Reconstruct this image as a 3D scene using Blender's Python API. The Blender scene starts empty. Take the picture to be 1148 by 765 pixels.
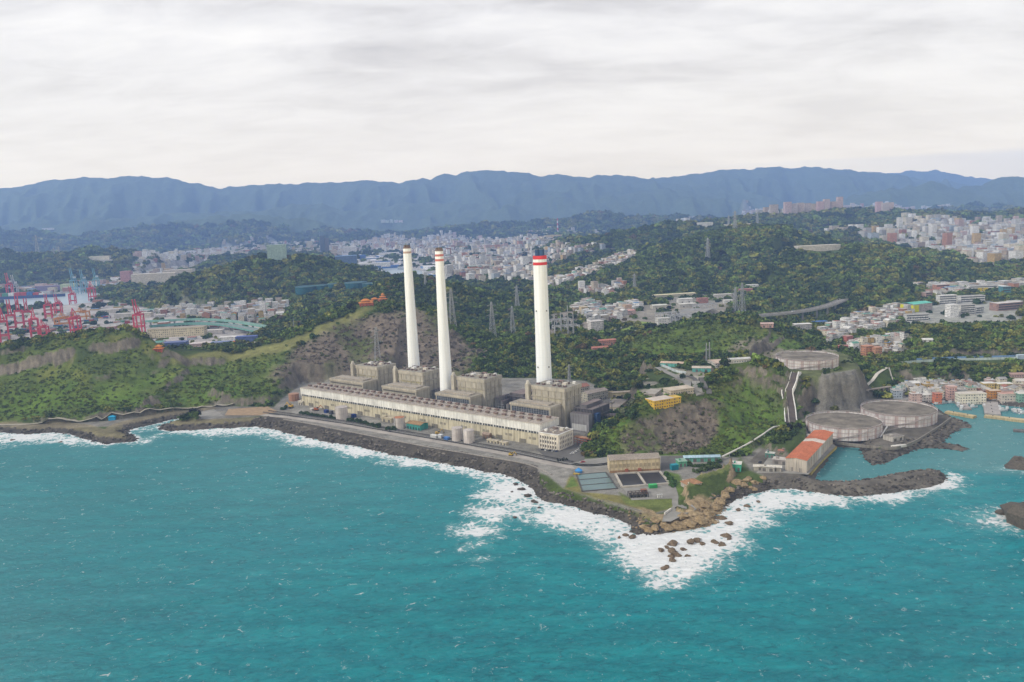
import bpy, math, random, re
import numpy as np
from math import sin, cos, tan, atan, atan2, radians, pi, sqrt

random.seed(7)
rng = np.random.default_rng(11)
S = bpy.context.scene
COLL = S.collection

# ------------------------------------------------------------------ camera
FPX = 930.0
TH = atan((382.5 - 238) / FPX)
RO = radians(2.4)
H = 250.0
cam_d = bpy.data.cameras.new('camera')
cam_d.sensor_width = 36.0
cam_d.lens = FPX / 1148 * 36.0
cam_d.clip_start = 1.0
cam_d.clip_end = 60000.0
cam = bpy.data.objects.new('camera', cam_d)
COLL.objects.link(cam)
from mathutils import Matrix, Vector
cam.matrix_world = Matrix.Translation((0, 0, H)) @ Matrix.Rotation(pi / 2 - TH, 4, 'X') @ Matrix.Rotation(-RO, 4, 'Z')
S.camera = cam

# ------------------------------------------------------------------ light, sky, exposure
SIGMA = 6.8e-5
HAZE_COL = (0.31, 0.50, 1.0)
SUN_EL, SUN_AZ = radians(40), radians(246)      # azimuth clockwise from +Y (behind and to the left of the camera)
S.view_settings.view_transform = 'Standard'
S.view_settings.look = 'None'
S.view_settings.exposure = 0.82
S.view_settings.gamma = 1.0
S.view_settings.use_curve_mapping = False

w = bpy.data.worlds.new('World')
S.world = w
w.use_nodes = True
nt = w.node_tree
nt.nodes.clear()


class N:
    """tiny node-graph writer"""
    def __init__(self, nt): self.nt = nt
    def node(self, t, **kw):
        n = self.nt.nodes.new(t)
        for k, v in kw.items(): setattr(n, k, v)
        return n
    def link(self, a, b): self.nt.links.new(a, b)
    def put(self, sock, v):
        if hasattr(v, 'is_output'): self.link(v, sock)
        elif v is not None: sock.default_value = v
    def math(self, op, a, b=0.0, c=None, clamp=False):
        n = self.node('ShaderNodeMath', operation=op, use_clamp=clamp)
        self.put(n.inputs[0], a); self.put(n.inputs[1], b)
        if c is not None: self.put(n.inputs[2], c)
        return n.outputs[0]
    def mix(self, f, a, b, blend='MIX'):
        n = self.node('ShaderNodeMix', data_type='RGBA', blend_type=blend)
        self.put(n.inputs[0], f)
        for i, v in ((6, a), (7, b)):
            if isinstance(v, tuple) and len(v) == 3: v = v + (1,)
            self.put(n.inputs[i], v)
        return n.outputs[2]
    def noise(self, vec, scale, detail=4, rough=0.55, dist=0.0, dim='3D'):
        n = self.node('ShaderNodeTexNoise', noise_dimensions=dim)
        if vec is not None: self.link(vec, n.inputs['Vector'])
        n.inputs['Scale'].default_value = scale
        n.inputs['Detail'].default_value = detail
        n.inputs['Roughness'].default_value = rough
        n.inputs['Distortion'].default_value = dist
        return n.outputs[0]
    def ramp(self, f, stops, interp='LINEAR'):
        n = self.node('ShaderNodeValToRGB')
        n.color_ramp.interpolation = interp
        while len(n.color_ramp.elements) > 1: n.color_ramp.elements.remove(n.color_ramp.elements[0])
        for i, (p, c) in enumerate(stops):
            e = n.color_ramp.elements[0] if i == 0 else n.color_ramp.elements.new(p)
            e.position = p
            e.color = (c, c, c, 1) if isinstance(c, (int, float)) else tuple(c) + (1,)
        self.put(n.inputs[0], f)
        return n.outputs[0]
    def maprange(self, v, a, b, c=0.0, d=1.0, smooth=False):
        n = self.node('ShaderNodeMapRange')
        if smooth: n.interpolation_type = 'SMOOTHSTEP'
        self.put(n.inputs[0], v)
        for i, q in enumerate((a, b, c, d)): n.inputs[i + 1].default_value = q
        return n.outputs[0]
    def attr(self, name, kind='GEOMETRY'):
        n = self.node('ShaderNodeAttribute', attribute_name=name, attribute_type=kind)
        return n
    def sep(self, v):
        n = self.node('ShaderNodeSeparateXYZ'); self.link(v, n.inputs[0]); return n.outputs
    def comb(self, x, y, z):
        n = self.node('ShaderNodeCombineXYZ')
        for i, q in enumerate((x, y, z)): self.put(n.inputs[i], q)
        return n.outputs[0]


g = N(nt)
tc = g.node('ShaderNodeTexCoord')
x_, y_, z_ = g.sep(tc.outputs['Generated'])
zc = g.math('MAXIMUM', z_, 0.0)
den = g.math('ADD', zc, 0.17)
pv = g.comb(g.math('DIVIDE', x_, den), g.math('DIVIDE', y_, den), 0.0)
mp = g.node('ShaderNodeMapping'); mp.inputs['Scale'].default_value = (0.55, 1.0, 1.0); mp.inputs['Rotation'].default_value = (0, 0, 0.25)
g.link(pv, mp.inputs[0])
c1 = g.noise(mp.outputs[0], 1.5, 7, 0.58, 0.4)
c2 = g.noise(mp.outputs[0], 5.5, 6, 0.62, 0.6)
cl = g.math('ADD', g.math('MULTIPLY', c1, 0.68), g.math('MULTIPLY', c2, 0.32))
cloud = g.ramp(cl, [(0.36, (0.50, 0.50, 0.54)), (0.44, (0.64, 0.635, 0.66)), (0.53, (0.77, 0.765, 0.785)), (0.66, (0.90, 0.89, 0.89))])
hor = g.ramp(zc, [(0.0, 1.0), (0.10, 0.75), (0.22, 0.0)])
cloud = g.mix(g.math('MULTIPLY', hor, 0.85), cloud, (0.85, 0.835, 0.82))
# the cloud deck behind the air: what the box of haze takes away from it on the way to the ground it gives back
path = g.math('MINIMUM', g.math('DIVIDE', 950.0, g.math('MAXIMUM', zc, 0.01)), 21500.0)
trans = g.math('POWER', 2.71828, g.math('MULTIPLY', path, -SIGMA))
bright = g.math('DIVIDE', 1.0, g.math('MAXIMUM', trans, 0.05))
hz = g.math('SUBTRACT', 1.0, trans)
vm = g.node('ShaderNodeVectorMath', operation='SCALE'); vm.inputs[0].default_value = (0.24, 0.40, 0.72); g.link(hz, vm.inputs['Scale'])
vs = g.node('ShaderNodeVectorMath', operation='SUBTRACT'); g.link(cloud, vs.inputs[0]); g.link(vm.outputs[0], vs.inputs[1])
vv = g.node('ShaderNodeVectorMath', operation='SCALE'); g.link(vs.outputs[0], vv.inputs[0]); g.link(bright, vv.inputs['Scale'])
sky = g.node('ShaderNodeTexSky', sky_type='NISHITA', sun_disc=False)
sky.sun_elevation = SUN_EL; sky.sun_rotation = SUN_AZ
b1 = g.node('ShaderNodeBackground'); g.link(sky.outputs[0], b1.inputs[0]); b1.inputs[1].default_value = 0.05
b2 = g.node('ShaderNodeBackground'); g.link(vv.outputs[0], b2.inputs[0]); b2.inputs[1].default_value = 0.66
ms = g.node('ShaderNodeMixShader'); ms.inputs[0].default_value = 0.93
g.link(b1.outputs[0], ms.inputs[1]); g.link(b2.outputs[0], ms.inputs[2])
out = g.node('ShaderNodeOutputWorld'); g.link(ms.outputs[0], out.inputs[0])

sl = bpy.data.lights.new('sun', 'SUN'); sl.energy = 1.5; sl.angle = radians(10); sl.color = (1, 0.94, 0.82)
sun = bpy.data.objects.new('sun', sl); COLL.objects.link(sun)
sd = Vector((sin(SUN_AZ) * cos(SUN_EL), cos(SUN_AZ) * cos(SUN_EL), sin(SUN_EL)))
sun.rotation_euler = sd.to_track_quat('Z', 'Y').to_euler()

S.render.engine = 'CYCLES'
cy = S.cycles
cy.max_bounces = 4; cy.diffuse_bounces = 2; cy.glossy_bounces = 2; cy.transmission_bounces = 2; cy.volume_bounces = 2
cy.transparent_max_bounces = 4
cy.use_denoising = True
cy.caustics_reflective = False; cy.caustics_refractive = False
try: cy.denoiser = 'OPENIMAGEDENOISE'; cy.denoising_prefilter = 'ACCURATE'
except Exception: pass

# ------------------------------------------------------------------ geometry of the view, used to survey where things stand
def ray(px, py):
    a = (px - 574) / FPX; b = (382.5 - py) / FPX
    a2 = a * cos(RO) + b * sin(RO); b2 = -a * sin(RO) + b * cos(RO)
    d = np.array([a2, cos(TH) + b2 * sin(TH), -sin(TH) + b2 * cos(TH)])
    return d / d[1]
def P(px, py, z=0.0):
    d = ray(px, py); D = (z - H) / d[2]
    return np.array([d[0] * D, D, z])
def PD(px, py, D):
    d = ray(px, py)
    return np.array([d[0] * D, D, H + d[2] * D])
def PP(pts, z): return np.array([P(p[0], p[1], z)[:2] for p in pts])

# ------------------------------------------------------------------ numpy noise
_perm = rng.integers(0, 2**31, size=4096)
def _h(ix, iy):
    a = _perm[(ix * 73 + 19) & 4095]
    return (_perm[(a + iy * 131) & 4095] & 0xFFFF) / 65535.0
def vnoise(x, y):
    ix = np.floor(x).astype(np.int64); iy = np.floor(y).astype(np.int64)
    fx = x - ix; fy = y - iy
    fx = fx * fx * fx * (fx * (fx * 6 - 15) + 10); fy = fy * fy * fy * (fy * (fy * 6 - 15) + 10)
    a = _h(ix, iy); b = _h(ix + 1, iy); c = _h(ix, iy + 1); d = _h(ix + 1, iy + 1)
    return (a + (b - a) * fx + (c - a) * fy + (a - b - c + d) * fx * fy) * 2 - 1
def fbm(x, y, octv=4, gain=0.5, ridge=False):
    s = 0; amp = 1.0; tot = 0
    for o in range(octv):
        n = vnoise(x * 2**o + 17.3 * o, y * 2**o - 9.1 * o)
        if ridge: n = 1 - 2 * np.abs(n)
        s = s + amp * n; tot += amp; amp *= gain
    return s / tot
def sstep(a, b, x):
    t = np.clip((x - a) / (b - a), 0, 1)
    return t * t * (3 - 2 * t)

def seg_dist(X, Y, pts, closed=False):
    """distance to a polyline, and the blended parameter index"""
    pts = np.asarray(pts, float); n = len(pts)
    best = np.full(X.shape, 1e18); bi = np.zeros(X.shape)
    for i in range(n if closed else n - 1):
        a = pts[i]; b = pts[(i + 1) % n]; dx, dy = b[0] - a[0], b[1] - a[1]
        L = dx * dx + dy * dy + 1e-9
        t = np.clip(((X - a[0]) * dx + (Y - a[1]) * dy) / L, 0, 1)
        d = (X - a[0] - t * dx)**2 + (Y - a[1] - t * dy)**2
        m = d < best
        best = np.where(m, d, best); bi = np.where(m, i + t, bi)
    return np.sqrt(best), bi
def inside(X, Y, poly):
    c = np.zeros(X.shape, bool); n = len(poly)
    for i in range(n):
        x1, y1 = poly[i][:2]; x2, y2 = poly[(i + 1) % n][:2]
        if y1 == y2: continue
        c ^= ((y1 > Y) != (y2 > Y)) & (X < (x2 - x1) * (Y - y1) / (y2 - y1) + x1)
    return c
def sdf(X, Y, poly, reach=120.0):
    """positive inside; only exact within reach of the outline"""
    X = np.asarray(X, float); Y = np.asarray(Y, float)
    r = np.full(X.shape, -1e6); p = np.asarray(poly)[:, :2]
    m = (X > p[:, 0].min() - reach) & (X < p[:, 0].max() + reach) & (Y > p[:, 1].min() - reach) & (Y < p[:, 1].max() + reach)
    if m.any():
        d, _ = seg_dist(X[m], Y[m], p, True)
        r[m] = np.where(inside(X[m], Y[m], p), d, -d)
    return r

# ------------------------------------------------------------------ mesh builder
class MB:
    def __init__(self):
        self.v = []; self.f = []; self.c = []; self.m = []; self.uv = []
    def face(self, vs, col, uv=None, mi=0):
        i = len(self.v); self.v.extend([tuple(map(float, q)) for q in vs]); self.f.append(tuple(range(i, i + len(vs))))
        self.c.append(col); self.m.append(mi); self.uv.append(uv if uv else [(0.0, -1.0)] * len(vs))
    def prism(self, base, z0, z1, col, top=None, mi=0, mtop=None, bottom=False):
        """base: ccw xy list"""
        n = len(base); top = top or col
        for i in range(n):
            a = base[i]; b = base[(i + 1) % n]; L = math.hypot(b[0] - a[0], b[1] - a[1])
            self.face([(a[0], a[1], z0), (b[0], b[1], z0), (b[0], b[1], z1), (a[0], a[1], z1)], col,
                      [(0, 0), (L, 0), (L, z1 - z0), (0, z1 - z0)], mi)
        self.face([(p[0], p[1], z1) for p in base], top, None, mi if mtop is None else mtop)
        if bottom: self.face([(p[0], p[1], z0) for p in reversed(base)], col, None, mi)
    def box(self, x0, x1, y0, y1, z0, z1, col, top=None, mi=0, mtop=None, fr=None, bottom=False):
        b = [(x0, y0), (x1, y0), (x1, y1), (x0, y1)]
        if fr: b = [fr(*q) for q in b]
        self.prism(b, z0, z1, col, top, mi, mtop, bottom)
    def cyl(self, cx, cy_, z0, z1, r0, r1, col, n=24, top=None, mi=0, cap=True):
        for i in range(n):
            a, b = 2 * pi * i / n, 2 * pi * (i + 1) / n
            self.face([(cx + r0 * cos(a), cy_ + r0 * sin(a), z0), (cx + r0 * cos(b), cy_ + r0 * sin(b), z0),
                       (cx + r1 * cos(b), cy_ + r1 * sin(b), z1), (cx + r1 * cos(a), cy_ + r1 * sin(a), z1)], col,
                      [(r0 * a, 0), (r0 * b, 0), (r0 * b, z1 - z0), (r0 * a, z1 - z0)], mi)
        if cap: self.face([(cx + r1 * cos(2 * pi * i / n), cy_ + r1 * sin(2 * pi * i / n), z1) for i in range(n)], top or col, None, mi)
    def bar(self, p, q, w, col, h=None, mi=0):
        p = Vector(p); q = Vector(q); d = q - p
        if d.length < 1e-6: return
        up = Vector((0, 0, 1)) if abs(d.normalized().z) < 0.95 else Vector((1, 0, 0))
        s = d.cross(up).normalized() * (w / 2); t = s.cross(d).normalized() * ((h or w) / 2)
        c = [p - s - t, p + s - t, p + s + t, p - s + t, q - s - t, q + s - t, q + s + t, q - s + t]
        for idx in ((0, 3, 2, 1), (4, 5, 6, 7), (0, 1, 5, 4), (1, 2, 6, 5), (2, 3, 7, 6), (3, 0, 4, 7)):
            self.face([c[k] for k in idx], col, None, mi)
    def gable(self, x0, x1, y0, y1, z0, z1, rise, col, rcol, fr=None, mi=0, along='x', over=0.4, walls=True, roof=True, mroof=None):
        f = fr or (lambda x, y: (x, y))
        mroof = mi if mroof is None else mroof
        def v(x, y, z): q = f(x, y); return (q[0], q[1], z)
        if walls:
            b = [(x0, y0), (x1, y0), (x1, y1), (x0, y1)]
            for i in range(4):
                a = b[i]; c = b[(i + 1) % 4]; L = math.hypot(c[0] - a[0], c[1] - a[1])
                self.face([v(*a, z0), v(*c, z0), v(*c, z1), v(*a, z1)], col, [(0, 0), (L, 0), (L, z1 - z0), (0, z1 - z0)], mi)
            if along == 'x':
                ym = (y0 + y1) / 2
                self.face([v(x0, y1, z1), v(x0, y0, z1), v(x0, ym, z1 + rise)], col, None, mi)
                self.face([v(x1, y0, z1), v(x1, y1, z1), v(x1, ym, z1 + rise)], col, None, mi)
            else:
                xm = (x0 + x1) / 2
                self.face([v(x0, y0, z1), v(x1, y0, z1), v(xm, y0, z1 + rise)], col, None, mi)
                self.face([v(x1, y1, z1), v(x0, y1, z1), v(xm, y1, z1 + rise)], col, None, mi)
        if roof:
            o = over; e = 0.15
            if along == 'x':
                ym = (y0 + y1) / 2; dz = rise * o / max((y1 - y0) / 2, .1)
                for s in (-1, 1):
                    ye = (y0 - o) if s < 0 else (y1 + o)
                    q = [v(x0 - o, ye, z1 - dz + e), v(x1 + o, ye, z1 - dz + e), v(x1 + o, ym, z1 + rise + e), v(x0 - o, ym, z1 + rise + e)]
                    self.face(q if s < 0 else q[::-1], rcol, None, mroof)
            else:
                xm = (x0 + x1) / 2; dz = rise * o / max((x1 - x0) / 2, .1)
                for s in (-1, 1):
                    xe = (x0 - o) if s < 0 else (x1 + o)
                    q = [v(xe, y0 - o, z1 - dz + e), v(xm, y0 - o, z1 + rise + e), v(xm, y1 + o, z1 + rise + e), v(xe, y1 + o, z1 - dz + e)]
                    self.face(q[::-1] if s < 0 else q, rcol, None, mroof)
    def hip(self, x0, x1, y0, y1, z0, rise, rcol, fr=None, over=0.6, mi=0):
        f = fr or (lambda x, y: (x, y)); o = over
        def v(x, y, z): q = f(x, y); return (q[0], q[1], z)
        X0, X1, Y0, Y1 = x0 - o, x1 + o, y0 - o, y1 + o; r = min(X1 - X0, Y1 - Y0) / 2
        if X1 - X0 >= Y1 - Y0: a, b = (X0 + r, (Y0 + Y1) / 2), (X1 - r, (Y0 + Y1) / 2)
        else: a, b = ((X0 + X1) / 2, Y0 + r), ((X0 + X1) / 2, Y1 - r)
        A = v(*a, z0 + rise); B = v(*b, z0 + rise); c = [v(X0, Y0, z0), v(X1, Y0, z0), v(X1, Y1, z0), v(X0, Y1, z0)]
        if X1 - X0 >= Y1 - Y0: fs = [[c[0], c[1], B, A], [c[1], c[2], B], [c[2], c[3], A, B], [c[3], c[0], A]]
        else: fs = [[c[0], c[1], A], [c[1], c[2], B, A], [c[2], c[3], B], [c[3], c[0], A, B]]
        for q in fs: self.face(q, rcol, None, mi)
        self.face(c[::-1], rcol, None, mi)
    def build(self, name, mats, parent=None, origin=None, smooth=False, link=True):
        me = bpy.data.meshes.new(name)
        v = np.array(self.v, float)
        if origin is not None: v = v - np.array(origin, float)
        me.from_pydata(v.tolist(), [], self.f)
        mats = mats if isinstance(mats, (list, tuple)) else [mats]
        for m in mats: me.materials.append(m)
        me.polygons.foreach_set('material_index', self.m)
        ca = me.color_attributes.new('Col', 'FLOAT_COLOR', 'CORNER')
        cols = []; uvs = []
        for c, f, u in zip(self.c, self.f, self.uv):
            cols.extend([c[0], c[1], c[2], 1.0] * len(f))
            for q in u: uvs.extend(q)
        ca.data.foreach_set('color', cols)
        ul = me.uv_layers.new(name='UVMap'); ul.data.foreach_set('uv', uvs)
        if smooth: me.polygons.foreach_set('use_smooth', [True] * len(self.f))
        me.update()
        o = bpy.data.objects.new(name, me)
        if link: COLL.objects.link(o)
        if parent is not None: o.parent = parent
        elif origin is not None: o.location = origin
        return o
def tag(o, label=None, cat=None, group=None, kind=None):
    if label: o['label'] = label
    if cat: o['category'] = cat
    if group: o['group'] = group
    if kind: o['kind'] = kind
    return o
def empty(name, loc, rz=0.0, **kw):
    o = bpy.data.objects.new(name, None); o.empty_display_size = 1.0
    o.location = tuple(map(float, loc)); o.rotation_euler = (0, 0, rz); COLL.objects.link(o)
    return tag(o, **kw)
def copy_tree(o, parent=None):
    c = o.copy(); COLL.objects.link(c)
    if parent is not None: c.parent = parent
    for ch in list(o.children): copy_tree(ch, c)
    return c

# ------------------------------------------------------------------ materials
def new_mat(name, rough=0.75, spec=0.25):
    m = bpy.data.materials.new(name); m.use_nodes = True
    t = m.node_tree; b = t.nodes['Principled BSDF']
    b.inputs['Roughness'].default_value = rough
    b.inputs['Specular IOR Level'].default_value = spec
    return m, N(t), b
def paint_mat(name, rough=0.75, dirt=0.35, scale=0.12, streak=False, metal=0.0, spec=0.2):
    m, g, b = new_mat(name, rough, spec)
    b.inputs['Metallic'].default_value = metal
    col = g.attr('Col').outputs['Color']
    geo = g.node('ShaderNodeNewGeometry')
    n1 = g.noise(geo.outputs['Position'], scale, 5, 0.65)
    d = g.maprange(n1, 0.35, 0.7, 1.0 - dirt, 1.0)
    if streak:
        mp = g.node('ShaderNodeMapping'); mp.inputs['Scale'].default_value = (1, 1, 0.06); g.link(geo.outputs['Position'], mp.inputs[0])
        n2 = g.noise(mp.outputs[0], 0.7, 4, 0.6)
        d = g.math('MULTIPLY', d, g.maprange(n2, 0.35, 0.62, 0.72, 1.05))
    col = g.mix(1.0, col, d, 'MULTIPLY')
    g.link(col, b.inputs['Base Color'])
    return m
M_PAINT = paint_mat('painted surface')
M_STREAK = paint_mat('weathered concrete', 0.85, 0.3, 0.08, True)
M_METAL = paint_mat('painted steel', 0.5, 0.2, 0.3)
M_GLOSS = paint_mat('glossy paint', 0.3, 0.1, 0.5)

def wall_mat():
    """walls with rows of windows, laid out in metres along each wall"""
    m, g, b = new_mat('windowed wall', 0.7, 0.3)
    col = g.attr('Col').outputs['Color']
    uvn = g.node('ShaderNodeUVMap', uv_map='UVMap')
    u, v, _ = g.sep(uvn.outputs[0])
    fu = g.math('FRACT', g.math('DIVIDE', u, 3.1)); fv = g.math('FRACT', g.math('DIVIDE', v, 3.2))
    wu = g.math('MULTIPLY', g.math('GREATER_THAN', fu, 0.26), g.math('LESS_THAN', fu, 0.76))
    wv = g.math('MULTIPLY', g.math('GREATER_THAN', fv, 0.34), g.math('LESS_THAN', fv, 0.76))
    cell = g.comb(g.math('FLOOR', g.math('DIVIDE', u, 3.1)), g.math('FLOOR', g.math('DIVIDE', v, 3.2)), 0.0)
    wn = g.node('ShaderNodeTexWhiteNoise', noise_dimensions='3D')
    geo = g.node('ShaderNodeNewGeometry')
    va = g.node('ShaderNodeVectorMath', operation='ADD'); g.link(cell, va.inputs[0]); g.link(g.attr('Col').outputs['Vector'], va.inputs[1])
    g.link(va.outputs[0], wn.inputs[0])
    win = g.math('MULTIPLY', g.math('MULTIPLY', wu, wv), g.math('GREATER_THAN', v, 0.0))
    win = g.math('MULTIPLY', win, g.math('LESS_THAN', wn.outputs[0], 0.82))
    n1 = g.noise(geo.outputs['Position'], 0.15, 4, 0.6)
    base = g.mix(1.0, col, g.maprange(n1, 0.3, 0.7, 0.72, 1.04), 'MULTIPLY')
    glass = g.mix(wn.outputs[0], (0.035, 0.045, 0.06), (0.14, 0.16, 0.18))
    g.link(g.mix(win, base, glass), b.inputs['Base Color'])
    g.link(g.maprange(win, 0, 1, 0.75, 0.25), b.inputs['Roughness'])
    return m
M_WALL = wall_mat()
def plain(name, col, rough=0.8, var=0.3, scale=0.3, bump=0.0, spec=0.2):
    m, g, b = new_mat(name, rough, spec)
    geo = g.node('ShaderNodeNewGeometry')
    n1 = g.noise(geo.outputs['Position'], scale, 6, 0.65)
    g.link(g.mix(1.0, col, g.maprange(n1, 0.25, 0.75, 1 - var, 1 + var), 'MULTIPLY'), b.inputs['Base Color'])
    if bump:
        bn = g.node('ShaderNodeBump'); bn.inputs['Strength'].default_value = bump; bn.inputs['Distance'].default_value = 0.5
        g.link(g.noise(geo.outputs['Position'], scale * 5, 5, 0.7), bn.inputs['Height']); g.link(bn.outputs[0], b.inputs['Normal'])
    return m
M_ASPHALT = plain('asphalt', (0.115, 0.11, 0.105), 0.9, 0.35, 0.05)
M_YARD = plain('worn concrete paving', (0.24, 0.23, 0.21), 0.9, 0.35, 0.06)
M_POND = plain('basin water', (0.10, 0.16, 0.155), 0.22, 0.2, 0.05, 0, 0.3)
M_DARKPOND = plain('deep basin water', (0.018, 0.02, 0.028), 0.3, 0.3, 0.1)

# ------------------------------------------------------------------ terrain
# coastline, walked from the left to the fishing harbour and out to the right
COAST_PX = [(-900, 520), (-300, 500), (-120, 488), (0, 485), (30, 487), (60, 485), (78, 487), (98, 494), (122, 498), (150, 495), (153, 490), (141, 486),
    (148, 481), (172, 475), (205, 468.5), (219, 465), (219, 468.5), (203, 473), (180, 478), (179, 481), (192, 483), (232, 481), (262, 480),
    (290, 478.5), (318, 484), (340, 489.5), (366, 495), (391, 499.5), (420, 506), (451, 512), (480, 517), (507, 522.5), (535, 527), (555, 531),
    (575, 535), (592, 543), (600, 553), (612, 563), (630, 566), (663, 574), (686, 581), (706, 588), (709, 597), (724, 600), (741, 599),
    (760, 596), (777, 594), (795, 591), (803, 586), (800, 578), (812, 570), (822, 562), (842, 554), (866, 549), (888, 547), (900, 551), (925, 554.5),
    (950, 556.5), (978, 556), (1000, 553), (1022, 549), (1042, 545), (1058, 540), (1061, 533), (1050, 528), (1028, 529), (1000, 533), (972, 539),
    (945, 542), (922, 541), (913, 537), (916, 531), (926, 518), (937.5, 502), (950, 502), (963, 503), (966, 509), (970, 515), (980, 521),
    (994, 519), (1003, 514.5), (1011, 511.5), (1024, 506), (1036, 502.5), (1060, 504), (1078, 506.5), (1086, 504.5), (1076, 501), (1055, 498), (1060, 491.5), (1068, 485),
    (1078, 480), (1089, 479), (1084, 475), (1070, 470), (1060, 464), (1050, 458), (1042, 452.5), (1064, 449.5), (1080, 451), (1112, 453), (1148, 457), (1230, 463), (1500, 480)]
COAST = [P(x, y, 0)[:2] for x, y in COAST_PX]
LAND = COAST + [np.array(q) for q in ((5000, 900), (60000, 30000), (60000, 90000), (-60000, 90000), (-60000, 1000), (-5000, 1000))]
LAND = np.array(LAND)
PORT_W = PP([(-260, 352), (-60, 350), (0, 349), (62, 343.5), (100, 340), (114, 332), (118, 328.5), (90, 328), (50, 330), (0, 333.5), (-260, 345)], 1.0)
CITY_W = PP([(418, 302), (436, 311), (452, 318), (470, 317), (490, 309), (470, 303), (452, 302), (440, 298)], 1.0)

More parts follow.
